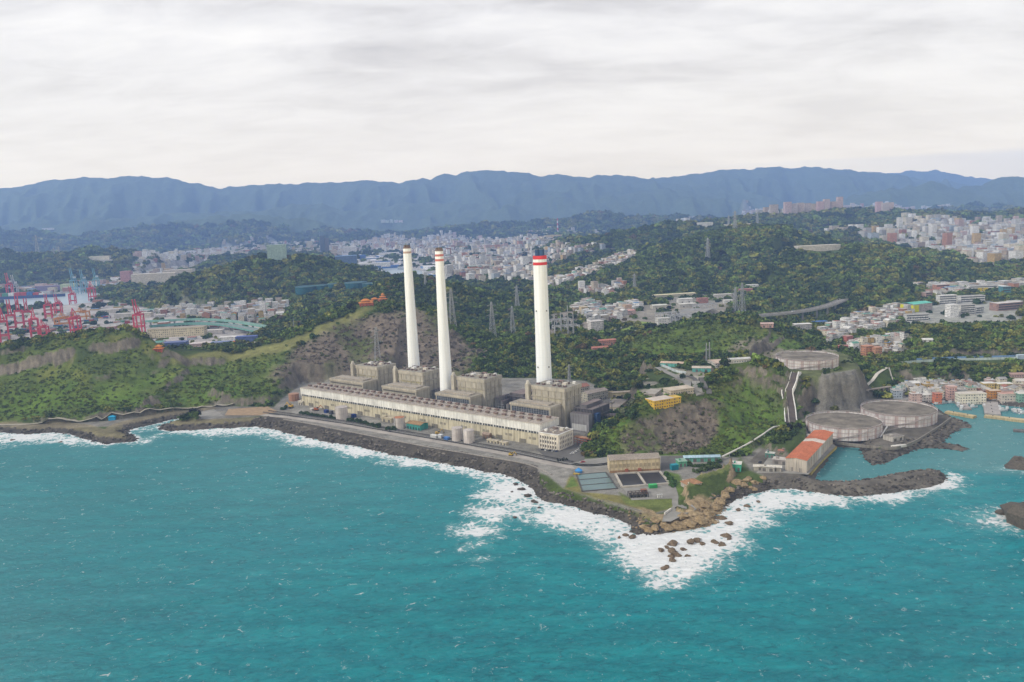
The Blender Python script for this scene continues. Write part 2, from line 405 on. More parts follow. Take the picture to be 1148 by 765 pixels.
# hill crests: (pixel x, pixel y, distance) with how far each slope runs in front and behind
RIDGES = [
  dict(p=[(-500, 420, 1180), (-200, 402, 1215), (0, 392, 1235), (60, 380, 1245), (108, 373, 1255), (150, 370.5, 1262), (168, 375, 1275), (184, 390, 1290)], wf=150, wb=130, k=1.15),
  dict(p=[(184, 396, 1290), (230, 393, 1300), (270, 393.5, 1312), (300, 384, 1335), (340, 366, 1375), (380, 350.5, 1412), (410, 342, 1440), (440, 339, 1460), (470, 343, 1465), (490, 350, 1450), (520, 371, 1420), (540, 388, 1392)], wf=180, wb=170, k=1.0),
  dict(p=[(505, 412, 1265), (528, 400, 1300), (548, 391, 1330), (572, 378, 1365), (600, 368, 1400), (640, 371, 1400), (680, 381, 1375), (712, 392, 1330), (735, 407, 1270)], wf=150, wb=150, k=1.0),
  dict(p=[(330, 362, 1800), (380, 345, 1850), (420, 326, 1900), (448, 315, 1930), (466, 311, 1950), (490, 313, 1950), (520, 321, 1930), (550, 333, 1900), (580, 344, 1850), (605, 352, 1800)], wf=320, wb=260, k=0.95),
  dict(p=[(105, 341, 2560), (150, 329, 2560), (200, 318, 2600), (240, 305, 2640), (270, 296, 2680), (300, 290, 2700), (325, 286.5, 2710), (350, 287, 2700), (372, 295, 2680), (400, 306, 2620), (430, 316, 2540), (450, 326, 2440)], wf=280, wb=300, k=1.0),
  dict(p=[(590, 346, 2250), (620, 334, 2300), (665, 317, 2400), (700, 303, 2500), (730, 291, 2650), (765, 277, 2780), (800, 263, 2900), (830, 256, 2950), (852, 254, 2960), (875, 257, 2960), (900, 266, 2900), (925, 277, 2800)], wf=520, wb=500, k=0.9),
  dict(p=[(880, 292, 2400), (905, 284, 2420), (940, 280, 2430), (985, 277, 2440), (1020, 283, 2420), (1060, 295, 2360), (1088, 309, 2280)], wf=420, wb=350, k=0.95),
  dict(p=[(560, 311, 3700), (600, 296, 3750), (630, 283, 3800), (660, 270, 3900), (700, 262, 4000), (735, 254, 4000), (756, 251, 4000), (790, 256, 3900)], wf=650, wb=500, k=0.95),
  dict(p=[(430, 262, 8200), (500, 258, 8200), (540, 254, 8200), (580, 252, 8200), (620, 247, 8200), (680, 244, 8200), (720, 243, 8200), (770, 246, 8200), (800, 250, 8200)], wf=700, wb=600, k=0.95),
  dict(p=[(780, 254, 4700), (810, 247, 4700), (850, 243, 4800), (900, 240, 4900), (935, 237, 5000), (970, 238, 5000), (1010, 241, 4900), (1060, 240, 4900), (1110, 243, 4800), (1180, 236, 4800), (1400, 225, 4800)], wf=900, wb=700, k=0.9),
  dict(p=[(930, 262, 3900), (980, 256, 3950), (1030, 258, 3950), (1080, 262, 3900), (1110, 258, 3900), (1200, 252, 3900), (1400, 240, 3900)], wf=420, wb=500, k=0.95),
  dict(p=[(820, 247, 9520), (870, 236, 9928), (930, 228, 10336), (980, 217, 10608), (1020, 213, 10744), (1039, 207.5, 10880), (1062, 213, 10744), (1090, 212, 10744), (1120, 207, 10880), (1150, 204, 10880), (1300, 196, 10880), (1500, 200, 10880)], wf=1500, wb=900, k=0.9),
  dict(p=[(-300, 290, 4600), (-60, 288, 4600), (0, 286, 4600), (60, 287, 4600), (120, 283, 4600), (170, 286, 4700), (220, 292, 4800)], wf=700, wb=500, k=0.9),
  dict(p=[(-300, 270, 8600), (0, 266, 8600), (50, 266, 8600), (100, 268, 8700), (150, 262, 8800), (190, 257, 9000), (225, 250, 9200), (262, 245, 9300), (300, 243, 9300), (345, 246, 9300), (385, 250, 9300), (420, 254, 9300), (460, 259, 9200)], wf=900, wb=900, k=0.9),
  dict(p=[(-400, 262, 10500), (0, 258, 10500), (70, 254, 10700), (130, 249, 10800), (190, 242, 11000), (250, 240, 11100), (310, 233, 11300), (360, 229, 11500), (400, 233, 11500), (460, 222, 11800), (520, 234, 11500), (560, 229, 11700), (610, 223, 12000), (660, 226, 12000), (720, 217, 12300), (760, 213, 12500), (810, 217, 12500), (850, 222, 12300), (900, 226, 12000), (960, 224, 12000), (1050, 222, 12000), (1200, 218, 12000)], wf=1900, wb=1500, k=0.85),
  dict(p=[(-500, 224, 13500), (-200, 219, 13500), (-60, 214, 13500), (0, 211.5, 13500), (20, 209.5, 13500), (50, 203, 13500), (75, 202, 13500), (95, 198, 13500), (120, 197.5, 13500), (150, 197, 13500), (180, 199.5, 13600), (197, 201, 13700), (215, 206, 13800), (240, 211.5, 13900), (262, 212, 14000), (275, 209.5, 14000), (310, 206, 14000), (330, 206.5, 14000), (365, 204, 14000), (420, 203.5, 14000), (452, 202.5, 14000), (476, 199, 14000), (484, 199.5, 14000), (497, 194, 14000), (512, 196.5, 14000), (528, 192, 14000), (547, 189.5, 14000), (565, 191.5, 14000), (590, 193, 14000), (612, 197, 14000), (660, 198.5, 14000), (690, 197, 14300), (725, 199, 14500), (757, 194.5, 14800), (785, 194.5, 15000), (815, 193, 15000), (840, 189, 15000), (862, 186.5, 15000), (890, 189, 15000), (925, 190, 15000), (950, 191.5, 15000), (985, 195.5, 15300), (1030, 204, 15500), (1100, 210, 15500)], wf=2900, wb=1500, k=0.85),
  dict(p=[(900, 199, 19000), (945, 194.5, 19000), (1000, 193.5, 19000), (1050, 191.5, 19000), (1080, 196, 19000), (1110, 198.5, 19000), (1148, 196.5, 19000), (1250, 192, 19000), (1500, 196, 19000)], wf=2200, wb=600, k=0.85),
  # near the tip and to the right
  dict(p=[(668, 499, 815), (690, 480, 835), (716, 464, 850), (745, 451, 868), (775, 440, 890), (800, 427, 920), (818, 414, 945), (836, 404, 958), (856, 402.5, 965), (874, 411, 965), (890, 424, 960)], wf=62, wb=75, k=0.85),
  dict(p=[(690, 392, 1300), (720, 380, 1330), (748, 370, 1350), (785, 361, 1370), (815, 355.5, 1380), (840, 358, 1375), (868, 366, 1360), (893, 377, 1335), (915, 390, 1300)], wf=190, wb=150, k=0.95),
  dict(p=[(985, 392, 1180), (1010, 380, 1215), (1040, 370.5, 1240), (1080, 367, 1255), (1120, 366, 1260), (1160, 365, 1260), (1400, 356, 1260)], wf=205, wb=90, k=0.9),
  dict(p=[(1070, 331, 1820), (1085, 318, 1880), (1110, 308, 1930), (1150, 303, 1960), (1300, 296, 1960)], wf=160, wb=200, k=0.95),
  dict(p=[(925, 345, 1790), (950, 336, 1820), (985, 326, 1850), (1018, 322, 1870), (1040, 328, 1870)], wf=120, wb=120, k=0.95),
  dict(p=[(905, 413, 985), (938, 416, 980), (950, 420, 968)], wf=50, wb=60, k=0.9),
]
for r in RIDGES:
    r['w'] = np.array([PD(x, y, d) for x, y, d in r['p']])

def base_level(D): return 6.0 + np.clip((D - 1400) * 0.006, 0, 14)

# level ground: (outline in pixels, level, blend width)
PADS = []
def pad(px, z, blend=12): PADS.append((PP(px, z), z, blend)); return PADS[-1][0]
PLANT_PX = [(296, 466), (318, 446), (338, 430), (380, 428), (430, 426), (500, 425), (560, 424), (610, 424), (655, 427), (668, 432), (686, 446), (684, 456), (672, 470), (664, 486), (655, 500),
            (652, 515), (700, 511), (790, 511), (830, 513), (800, 535), (760, 560), (752, 572), (735, 577), (720, 574), (632, 548), (615, 534), (590, 524), (560, 518), (520, 511), (480, 505), (430, 497), (390, 488), (350, 478), (322, 473)]
pad(PLANT_PX, 7.0, 14)
pad([(-60, 475), (60, 475), (120, 472), (180, 464), (240, 455), (280, 456), (325, 457), (330, 468), (290, 467), (225, 472), (223, 468), (180, 472), (140, 478), (60, 480), (-60, 482)], 6.0, 8)
pad([(830, 513), (842, 507), (880, 483), (905, 476), (935, 480), (960, 495), (1000, 503), (1040, 494), (1078, 471), (1055, 462), (1048, 452), (1030, 446), (975, 446), (925, 455), (900, 470), (880, 478), (870, 490), (850, 500), (905, 528), (870, 540), (840, 527)], 6.5, 9)
pad([(905, 478), (910, 530), (935, 501), (955, 499), (950, 480)], 5.5, 5)
pad([(866, 398), (880, 392), (930, 392), (950, 398), (962, 412), (955, 420), (925, 424), (880, 420), (866, 410)], 45.0, 12)
pad([(735, 455), (752, 452), (790, 440), (800, 428), (790, 418), (755, 414), (730, 416), (715, 432), (720, 448)], 30.0, 18)
pad([(725, 404), (760, 396), (800, 398), (835, 394), (830, 404), (800, 410), (770, 414), (735, 412)], 32.0, 15)
pad([(690, 368), (736, 358), (800, 354), (812, 358), (770, 372), (715, 382), (690, 380)], 24.0, 15)
pad([(675, 350), (780, 328), (860, 322), (900, 335), (830, 345), (760, 350), (690, 362)], 20.0, 20)
pad([(1002, 366), (1060, 364), (1148, 362), (1300, 358), (1300, 330), (1148, 318), (1085, 322), (1040, 316), (1020, 325), (1035, 345)], 16.0, 20)
pad([(930, 388), (960, 378), (1000, 368), (1030, 360), (1000, 340), (965, 352), (935, 362), (920, 375)], 16.0, 20)
pad([(960, 400), (985, 392), (1012, 388), (1010, 402), (1000, 412), (990, 420), (970, 412)], 22.0, 15)
pad([(1000, 448), (1020, 434), (1060, 431), (1148, 432), (1300, 436), (1300, 470), (1148, 458), (1080, 452), (1042, 453)], 4.0, 32)
pad([(1012, 404.5), (1060, 402), (1148, 399), (1300, 396), (1300, 402), (1148, 405), (1060, 408), (1014, 411)], 22.0, 10)
pad([(-300, 346), (0, 347), (118, 330), (180, 345), (290, 352), (310, 372), (260, 392), (100, 395), (-300, 405)], 3.5, 40)
pad([(-300, 333), (0, 331), (120, 326), (160, 322), (220, 306), (240, 298), (150, 312), (60, 318), (-300, 326)], 4.0, 40)
PADS_ARR = PADS

def gauss_pts(X, Y, c, r): return np.exp(-((X - c[0])**2 + (Y - c[1])**2) / (r * r))

def height(X, Y, D):
    base = base_level(D)
    h = base.copy()
    for r in RIDGES:
        w_ = r['w']; reach = max(r['wf'], r['wb']) * 1.05
        m = (X > w_[:, 0].min() - reach) & (X < w_[:, 0].max() + reach) & (Y > w_[:, 1].min() - reach) & (Y < w_[:, 1].max() + reach)
        if not m.any(): continue
        x, y = X[m], Y[m]
        wl = 90 + D[m] * 0.028
        wx = x + fbm(x / wl, y / wl + 5.2, 2) * wl * 0.22; wy = y + fbm(x / wl + 31.7, y / wl, 2) * wl * 0.22
        d, t = seg_dist(wx, wy, w_[:, :2])
        i = np.clip(t.astype(int), 0, len(w_) - 2); f = t - i
        zc = w_[i, 2] * (1 - f) + w_[i + 1, 2] * f
        yc = w_[i, 1] * (1 - f) + w_[i + 1, 1] * f
        front = wy < yc
        wd = np.where(front, r['wf'], r['wb'])
        q = np.clip(d / wd, 0, 1)
        spur = 1 - np.abs(fbm(x / (wl * 1.5) + 3.3, y / (wl * 3.0), 3)) * 2.0
        q = np.clip(q * (1 + 0.52 * (0.4 - spur) * np.clip(q * 3, 0, 1)), 0, 1)
        prof = (0.55 * (1 - q)**r['k'] + 0.45 * (0.5 + 0.5 * np.cos(pi * q)))
        z = base[m] + (zc - base[m]) * prof
        h[m] = np.maximum(h[m], z)
    rel = np.clip((h - base) / 30.0, 0, 1)
    wl = 26 + D * 0.008
    h = h + rel * fbm(X / wl, Y / wl, 4) * (2.2 + D * 0.0016) * np.where(D > 1150, 1, 0.6)
    fm = sstep(5200, 9000, D) * rel
    h = h + fm * (fbm(X / 1500 + 4, Y / 2400, 5, .55, True) * 170 + fbm(X / 420, Y / 700 + 3, 4, .55, True) * 75 - 60) * np.clip((h - base) / 260, 0, 1) * (1 - 0.75 * np.clip((h - base) / 900, 0, 1))
    f2 = rel * sstep(1700, 2100, D) * sstep(7000, 5000, D)
    h = h + f2 * (fbm(X / 330 + 2, Y / 420, 4, .5, True) * 22 - 8) * np.clip((h - base) / 70, 0, 1)
    h = h + fm * fbm(X / 260, Y / 260, 4) * 26
    hd = sstep(-15, 12, sdf(X, Y, HEAD, 60)); h = h + hd * (fbm(X / 17, Y / 17, 4, .55, True) * 3.4 - 1.0)
    # rock bands on the left ridge: the slope steps down in cliffs
    for pts, dz, ww in CLIFFS:
        d, t = seg_dist(X, Y, pts)
        mm = d < 60
        if mm.any():
            i = np.clip(t[mm].astype(int), 0, len(pts) - 2); f = t[mm] - i
            yc = pts[i, 1] * (1 - f) + pts[i + 1, 1] * f
            s = np.where(Y[mm] > yc, 1, -1) * d[mm] + fbm(X[mm] / 9, Y[mm] / 9, 3) * 3
            endf = sstep(0, 0.6, t[mm]) * sstep(0, 0.6, len(pts) - 1 - t[mm])
            h[mm] += endf * dz * (sstep(-ww, ww, s) - 0.5) * (1 - sstep(25, 58, np.abs(s)))
    for poly, z, bl in PADS_ARR:
        s = sdf(X, Y, poly, bl + 5)
        s = s + fbm(X / 14, Y / 14, 3) * min(6.0, bl * 0.45)
        k = sstep(-bl, 0.0, s)
        h = h * (1 - k) + z * k
    # headland at the tip: a rocky knob that drops straight into the sea
    s = sdf(X, Y, KNOB, 40) + fbm(X / 7, Y / 7, 3) * 2.5
    hk = 6.5 + 18.0 * sstep(-1, 8, s) + 5 * sstep(6, 20, s) + fbm(X / 5, Y / 5, 3) * 1.4
    h = np.where(s > -1, np.maximum(h, hk), h)
    # the shore
    near = D < 1800
    s = np.full(X.shape, 500.0)
    s[near] = sdf(X[near], Y[near], LAND, 1e9)
    s2 = s + fbm(X / 6, Y / 6, 3) * 2.0
    shore = np.where(s2 > 0, 0.2 + s2 * 0.42 + fbm(X / 3, Y / 3, 2) * 0.5, np.maximum(-8, s2 * 0.5))
    h = np.where(near & (s2 < 40), np.minimum(h, shore), h)
    for W_ in (PORT_W, CITY_W):
        k = sstep(-15, 10, sdf(X, Y, W_, 60)); h = h * (1 - k) - 6 * k
    h = np.where(D > 20500, h * sstep(21500, 20500, D), h)
    return h, s
KNOB = PP([(757, 572), (770, 566), (765, 553), (778, 540), (800, 534), (815, 527), (825, 517), (822, 530), (818, 545), (812, 560), (800, 572), (785, 576)], 8)
CLIFFS = []
HEAD = np.array([PD(*q)[:2] for q in ((690, 492, 805), (720, 468, 845), (756, 452, 865), (800, 432, 905), (835, 414, 940), (866, 440, 925), (870, 480, 840), (800, 500, 805), (740, 507, 795))])
for pts, dz, ww in [([(-80, 424, 1185), (0, 419, 1190), (40, 413, 1192), (70, 406, 1200), (88, 400, 1210)], 13, 3.0),
                    ([(92, 399, 1222), (120, 397, 1222), (148, 392, 1235), (162, 386, 1250)], 10, 3.0), ([(-60, 404, 1222), (0, 402, 1222), (45, 392, 1230), (80, 388, 1238)], 6, 2.5),
                    ([(182, 424, 1240), (205, 420, 1245), (235, 412, 1255), (262, 404, 1268)], 9, 3)]:
    CLIFFS.append((np.array([PD(*q)[:2] for q in pts]), dz, ww))

def hit0(px, py, D): return PD(px, py, D)[:2]
NU, NV = 1000, 1180
UMAX = 0.98
LD0, LD1 = math.log(330.0), math.log(21600.0)
us = np.linspace(-UMAX, UMAX, NU)
# rows are closer together where the plant and the village stand
vv_ = np.linspace(0, 1, NV)
lds = LD0 + (LD1 - LD0) * (0.55 * vv_ + 0.45 * vv_**2.0)
Ds = np.exp(lds)
U, DD = np.meshgrid(us, Ds)
GX = U * DD; GY = DD
GZ, GS = height(GX.ravel(), GY.ravel(), GY.ravel())
GZ = GZ.reshape(GX.shape); GS = GS.reshape(GX.shape)
# steep faces are craggy
_sl = np.hypot(np.gradient(GZ, axis=0) / np.gradient(GY, axis=0), np.gradient(GZ, axis=1) / np.gradient(GX, axis=1))
_k = sstep(0.55, 1.1, _sl) * (GY < 1500) * (GZ > 3)
_c = sstep(-8, 4, sdf(GX, GY, np.array([hit0(*q) for q in ((900, 428, 955), (930, 427, 950), (962, 419, 955), (985, 435, 985), (958, 455, 900), (910, 458, 880))]), 30)) * sstep(.25, .7, _sl)
GZ = GZ + _c * (fbm(GX / 11, GY / 11, 4, .55, True) * 9 - 3) + _k * (fbm(GX / 6, GY / 6, 3, .5, True) * 4.0 + fbm(GX / 18, GY / 18, 3) * 3.0)

def zat(x, y):
    """terrain height under a point or points"""
    x = np.asarray(x, float); y = np.asarray(y, float)
    u = np.clip((x / y + UMAX) / (2 * UMAX) * (NU - 1), 0, NU - 1.001)
    j = np.interp(np.log(y), lds, np.arange(NV)); j = np.clip(j, 0, NV - 1.001)
    iu = u.astype(int); ij = j.astype(int); fu = u - iu; fj = j - ij
    return (GZ[ij, iu] * (1 - fu) + GZ[ij, iu + 1] * fu) * (1 - fj) + (GZ[ij + 1, iu] * (1 - fu) + GZ[ij + 1, iu + 1] * fu) * fj
def hit(px, py, zmin=None):
    """where the line of sight meets the terrain"""
    d = ray(px, py)
    q = np.linspace(math.log(380), math.log(21000), 2600); D = np.exp(q)
    zr = H + d[2] * D; zt = np.maximum(zat(d[0] * D, D), 0.0)
    k = np.argmax(zt >= zr)
    if k == 0: k = len(D) - 1
    a = zr[k - 1] - zt[k - 1]; b = zt[k] - zr[k]; f = a / (a + b + 1e-9)
    Dh = D[k - 1] * (1 - f) + D[k] * f
    return np.array([d[0] * Dh, Dh, float(zat(d[0] * Dh, Dh))])
def on(px, py, z=None):
    return hit(px, py) if z is None else P(px, py, z)

# ------------------------------------------------------------------ what covers the ground
def hp(pts, z=None):
    """outline on the ground of a region seen at these pixels"""
    return np.array([(hit(*p) if z is None else P(p[0], p[1], z))[:2] for p in pts])
X, Y = GX, GY
D = GY
N1 = fbm(X / 60, Y / 60, 4); N2 = fbm(X / 14 + 40, Y / 14, 4); N3 = fbm(X / 350, Y / 350 + 9, 4)
NS = fbm(X / (D * 0.012), Y / (D * 0.012), 3)
def C3(*c): return np.array(c, float)
col = np.empty(X.shape + (3,))
col[:] = C3(0.055, 0.080, 0.021)
col = col * (1 + 0.30 * NS[..., None]) + np.clip(N3, 0, 1)[..., None] * C3(0.015, 0.016, 0.002)
forest = np.clip(0.95 + 0.3 * N2, 0, 1)                     # tree density
def lay(m, c, var=0.25, n=None):
    global col
    n = N2 if n is None else n
    m = np.clip(m, 0, 1)[..., None]
    col = col * (1 - m) + m * (C3(*c) * (1 + var * n[..., None]))
def region(poly, soft=10, rough=6):
    s = sdf(X, Y, poly, soft * 3 + 20) + (N2 * rough)
    return sstep(-soft, soft, s)
slope = np.zeros_like(GZ)
gy_ = np.gradient(GZ, axis=0) / np.gradient(GY, axis=0); gx_ = np.gradient(GZ, axis=1) / np.gradient(GX, axis=1)
slope = np.hypot(gx_, gy_)

near = D < 1750
# green grass and low shrub on the seaward slopes
gr = region(hp([(-120, 478), (0, 470), (100, 466), (200, 452), (300, 444), (330, 436), (318, 400), (345, 372), (360, 372), (300, 392), (270, 396), (230, 397), (190, 398), (175, 385), (150, 374), (60, 384), (0, 396), (-120, 410)]), 12, 10)
g2 = region(hp([(672, 500), (690, 476), (735, 455), (790, 436), (835, 410), (880, 422), (886, 470), (868, 492), (840, 508), (800, 512), (700, 512)]), 6, 5)
g3 = region(hp([(700, 386), (745, 372), (800, 362), (850, 364), (905, 388), (890, 400), (840, 398), (760, 398), (715, 398)]), 15, 15)
grass = np.maximum.reduce([gr, g2, g3])
lay(grass, (0.080, 0.110, 0.022), 0.35)
lay(grass * sstep(-0.05, 0.45, N1), (0.135, 0.135, 0.036), 0.3)
lay(grass * sstep(0.12, 0.5, fbm(X / 30 + 7, Y / 30, 4)), (0.055, 0.080, 0.024), 0.3)
low = grass * sstep(60, 18, GZ) * sstep(-0.3, 0.2, N1)
lay(low * 0.8, (0.080, 0.145, 0.018), 0.25)
g4 = region(hp([(800, 440), (835, 425), (872, 440), (882, 470), (862, 492), (838, 503), (806, 504), (800, 480)]), 6, 6); lay(g4 * 0.8, (0.085, 0.140, 0.020), 0.4)
forest = np.where(grass > 0.3, np.clip(0.80 + 1.0 * fbm(X / 40, Y / 40 + 3, 3), 0.15, 1), forest)
plat = region(hp([(188, 399), (230, 395), (275, 394), (315, 384), (350, 370), (380, 356), (410, 345), (425, 345), (400, 358), (350, 380), (310, 397), (260, 405), (215, 409), (195, 408)]), 8, 5)
lay(plat, (0.175, 0.175, 0.060), 0.3); forest = np.where(plat > 0.4, 0.04, forest)
# brownish winter scrub behind the station and on the headland
br = np.maximum(region(hp([(318, 438), (308, 420), (330, 392), (380, 366), (420, 350), (462, 346), (490, 356), (520, 376), (548, 396), (520, 420), (490, 428), (420, 428), (345, 432)]), 14, 14),
                region(hp([(694, 492), (716, 470), (752, 456), (790, 446), (808, 452), (806, 476), (790, 502), (760, 508), (700, 508)]), 6, 6))
lay(br, (0.150, 0.122, 0.094), 0.45)
lay(br * sstep(0.0, 0.4, N1), (0.100, 0.115, 0.042), 0.3)
scrub = br
forest = np.where(br > 0.4, 0.75, forest)
lay(region(hp([(812, 396), (828, 383), (860, 381), (880, 392), (868, 402), (835, 402)]), 5, 5), (0.20, 0.18, 0.13), 0.4)
# bare rock where the near slopes are steep
rk = sstep(0.8, 1.25, slope + 0.25 * N2) * (D < 1500) * (GZ > 3)
rk = rk * (1 - 0.8 * g4) * np.where((X < -140) & (X > -330) & (Y > 1090), 0.45, 1.0)
lay(rk, (0.150, 0.130, 0.104), 0.5, fbm(X / 4, Y / 4, 3)); forest = np.where(rk > 0.4, 0.02, forest)
cl = sstep(0.3, 0.8, slope) * region(hp([(911, 424), (958, 416), (985, 435), (960, 452), (911, 458)]), 5, 4)
lay(cl, (0.085, 0.078, 0.074), 0.8, fbm(X / 3, Y / 3, 3)); lay(cl * sstep(.05, .4, N1), (0.17, 0.15, 0.12), .4); forest = np.where(cl > 0.4, 0.16, forest)
# built-up ground
URBAN = {}
def urban(name, px, z=None, c=(0.27, 0.255, 0.24), soft=10, tree=0.03):
    global forest
    p = hp(px, z); URBAN[name] = p
    m = region(p, soft, 8) * (sstep(120, 80, GZ) if name.startswith('town') else 1); lay(m, c, 0.3); forest = np.where(m > 0.4, tree, forest)
    return p
m = sstep(-6, 2, sdf(X, Y, PADS[4][0], 30)); lay(m, (0.105, 0.12, 0.05), .4); lay(m * (N1 > .1), (0.22, 0.2, 0.16), .3); forest = np.where(m > .3, .04, forest)
urban('port', [(-300, 353), (0, 352), (118, 336), (180, 348), (200, 352), (225, 356), (290, 360), (300, 372), (262, 390), (100, 394), (-300, 402)], 3.5, (0.36, 0.335, 0.32), 20)
urban('quay_far', [(-200, 333), (0, 331), (120, 326), (160, 322), (222, 304), (236, 300), (150, 313), (60, 322), (-200, 328)], 4.0, (0.33, 0.32, 0.32), 30)
urban('houses_left', [(165, 350), (205, 332), (212, 345), (245, 348), (310, 340), (328, 345), (318, 356), (285, 362), (215, 358)], None, (0.28, 0.25, 0.23), 25, 0.1)
urban('town_left', [(150, 318), (205, 306), (262, 292), (300, 287), (345, 287), (380, 292), (370, 278), (345, 276), (300, 275), (262, 279), (225, 284), (190, 288), (170, 296), (150, 308)], 12, (0.30, 0.29, 0.29), 60, 0.1)
urban('town_mid', [(372, 290), (410, 304), (440, 322), (500, 318), (560, 318), (590, 308), (600, 292), (630, 274), (590, 270), (540, 271), (500, 269), (470, 272), (440, 271), (400, 275), (360, 277)], 14, (0.32, 0.31, 0.31), 80, 0.06)
urban('hill_town', [(545, 318), (610, 318), (612, 300), (640, 288), (690, 280), (640, 276), (590, 286), (560, 298)], None, (0.3, 0.27, 0.26), 40, 0.15)
urban('valley_houses', [(612, 326), (640, 318), (672, 306), (700, 296), (716, 288), (706, 284), (672, 296), (640, 308), (612, 316)], None, (0.31, 0.28, 0.26), 25, 0.08)
urban('mid_houses', [(645, 330), (680, 335), (700, 326), (704, 320), (670, 322), (648, 325)], None, (0.3, 0.27, 0.25), 20, 0.1)
urban('low_houses', [(640, 346), (665, 364), (690, 360), (722, 344), (712, 340), (680, 346), (655, 338)], None, (0.3, 0.28, 0.26), 15, 0.1)
urban('sheds', [(730, 338), (790, 330), (830, 328), (830, 338), (790, 345), (735, 350)], None, (0.24, 0.23, 0.2), 15, 0.1)
urban('city_right', [(985, 280), (1010, 272), (1060, 266), (1148, 264), (1400, 258), (1400, 295), (1148, 300), (1090, 305), (1060, 292), (1020, 284)], 14, (0.34, 0.33, 0.33), 40, 0.06)
urban('village_up', [(925, 386), (960, 376), (1000, 366), (1022, 352), (1005, 345), (962, 356), (935, 366), (920, 374)], 16, (0.30, 0.275, 0.25), 10, 0.05)
urban('village_lane', [(950, 392), (985, 398), (1012, 392), (1015, 378), (985, 380), (955, 384)], None, (0.30, 0.275, 0.25), 8, 0.05)
urban('school', [(1010, 364), (1060, 364), (1148, 362), (1148, 340), (1090, 336), (1040, 344), (1022, 352)], 16, (0.30, 0.30, 0.27), 10)
urban('school_back', [(1040, 334), (1085, 330), (1148, 326), (1148, 318), (1085, 322), (1045, 320)], 16, (0.30, 0.28, 0.26), 15)
urban('village', [(1000, 447), (1018, 434), (1060, 431), (1148, 432), (1300, 436), (1300, 470), (1148, 459), (1080, 453), (1042, 453)], 4, (0.28, 0.265, 0.25), 8, 0.02)
for i, px in enumerate([[(590, 262), (615, 266), (665, 266), (690, 262), (640, 258)], [(742, 252), (770, 252), (800, 248), (770, 246)],
        [(832, 240), (858, 236), (875, 244), (850, 246)], [(878, 243), (960, 236), (985, 232), (880, 236)], [(972, 235), (1068, 236), (1062, 230), (975, 232)],
        [(1000, 250), (1040, 246), (1070, 250), (1040, 256)], [(920, 262), (975, 272), (1000, 262), (950, 256)]]):
    urban('far%d' % i, px, None, (0.34, 0.32, 0.31), 60, 0.3)
# the station platform and other made ground
lay(sstep(-2, 2, sdf(X, Y, PADS[0][0], 30)), (0.215, 0.205, 0.185), 0.3)
forest = np.where(sdf(X, Y, PADS[0][0], 30) > -4, 0, forest)
for k in (1, 2, 3): 
    m = sstep(-3, 3, sdf(X, Y, PADS[k][0], 30)); lay(m, (0.175, 0.165, 0.145), 0.35); forest = np.where(m > 0.3, 0, forest)
m = sstep(-3, 3, sdf(X, Y, PADS[5][0], 30)); lay(m * (N1 < 0.1), (0.27, 0.25, 0.2), 0.3); forest = np.where(m > 0.5, 0.06, forest)
m = region(hp([(600, 372), (618, 352), (655, 348), (672, 366), (640, 374)]), 10, 6); lay(m, (0.25, 0.22, 0.19), 0.3); forest = np.where(m > 0.4, 0.15, forest)
m = region(hp([(676, 356), (735, 340), (815, 340), (818, 350), (775, 362), (722, 368)]), 10, 6); lay(m, (0.24, 0.22, 0.185), 0.3); forest = np.where(m > 0.4, 0.06, forest)
# grassed lawns in the works at the tip
for px, c in (([(632, 548), (640, 532), (648, 538), (652, 552), (698, 556), (708, 560), (756, 560), (754, 570), (736, 575), (720, 572)], (0.17, 0.155, 0.055)),
              ([(634, 547), (642, 534), (648, 545)], (0.10, 0.15, 0.035)), ([(694, 552), (706, 558), (754, 559), (752, 570), (735, 574), (700, 565)], (0.12, 0.145, 0.04)),
              ([(746, 528), (762, 532), (772, 556), (762, 562), (752, 545)], (0.10, 0.15, 0.035))):
    lay(sstep(-1.5, 1.5, sdf(X, Y, PP(px, 7), 30) + N2 * 1.5), c, 0.3)
m = sstep(-2, 4, sdf(X, Y, KNOB, 40)) * sstep(1.3, 0.7, slope) * (GZ > 13); lay(m, (0.115, 0.135, 0.042), 0.4)
m = sstep(-6, 0, sdf(X, Y, KNOB, 40)) * sstep(0.6, 1.0, slope); lay(m, (0.30, 0.23, 0.145), 0.55, fbm(X / 3.0, Y / 3.0, 4))
# earth and dead grass beside the left shore road, rock along the waterline
m = (GS > 2) * (GS < 26) * (GZ < 7.5) * (D < 1300); lay(m * 0.8 * (X < -280), (0.19, 0.16, 0.10), 0.35)
m = (GS < np.where((X > -330) & (X < 20), 24, 9) + 4 * N2) * (D < 1300) * (GZ < 8); lay(m.astype(float), (0.075, 0.066, 0.056), 0.5); forest = np.where(GS < 16, 0, forest)
tipm = np.exp(-(((X - P(775, 580)[0]) / 45)**2 + ((Y - P(775, 580)[1]) / 32)**2)); m = sstep(0.3, 0.6, tipm) * (GS > -6) * (GS < 22) * (GZ < 9)
lay(m, (0.31, 0.235, 0.14), 0.55, fbm(X / 2.5, Y / 2.5, 4))
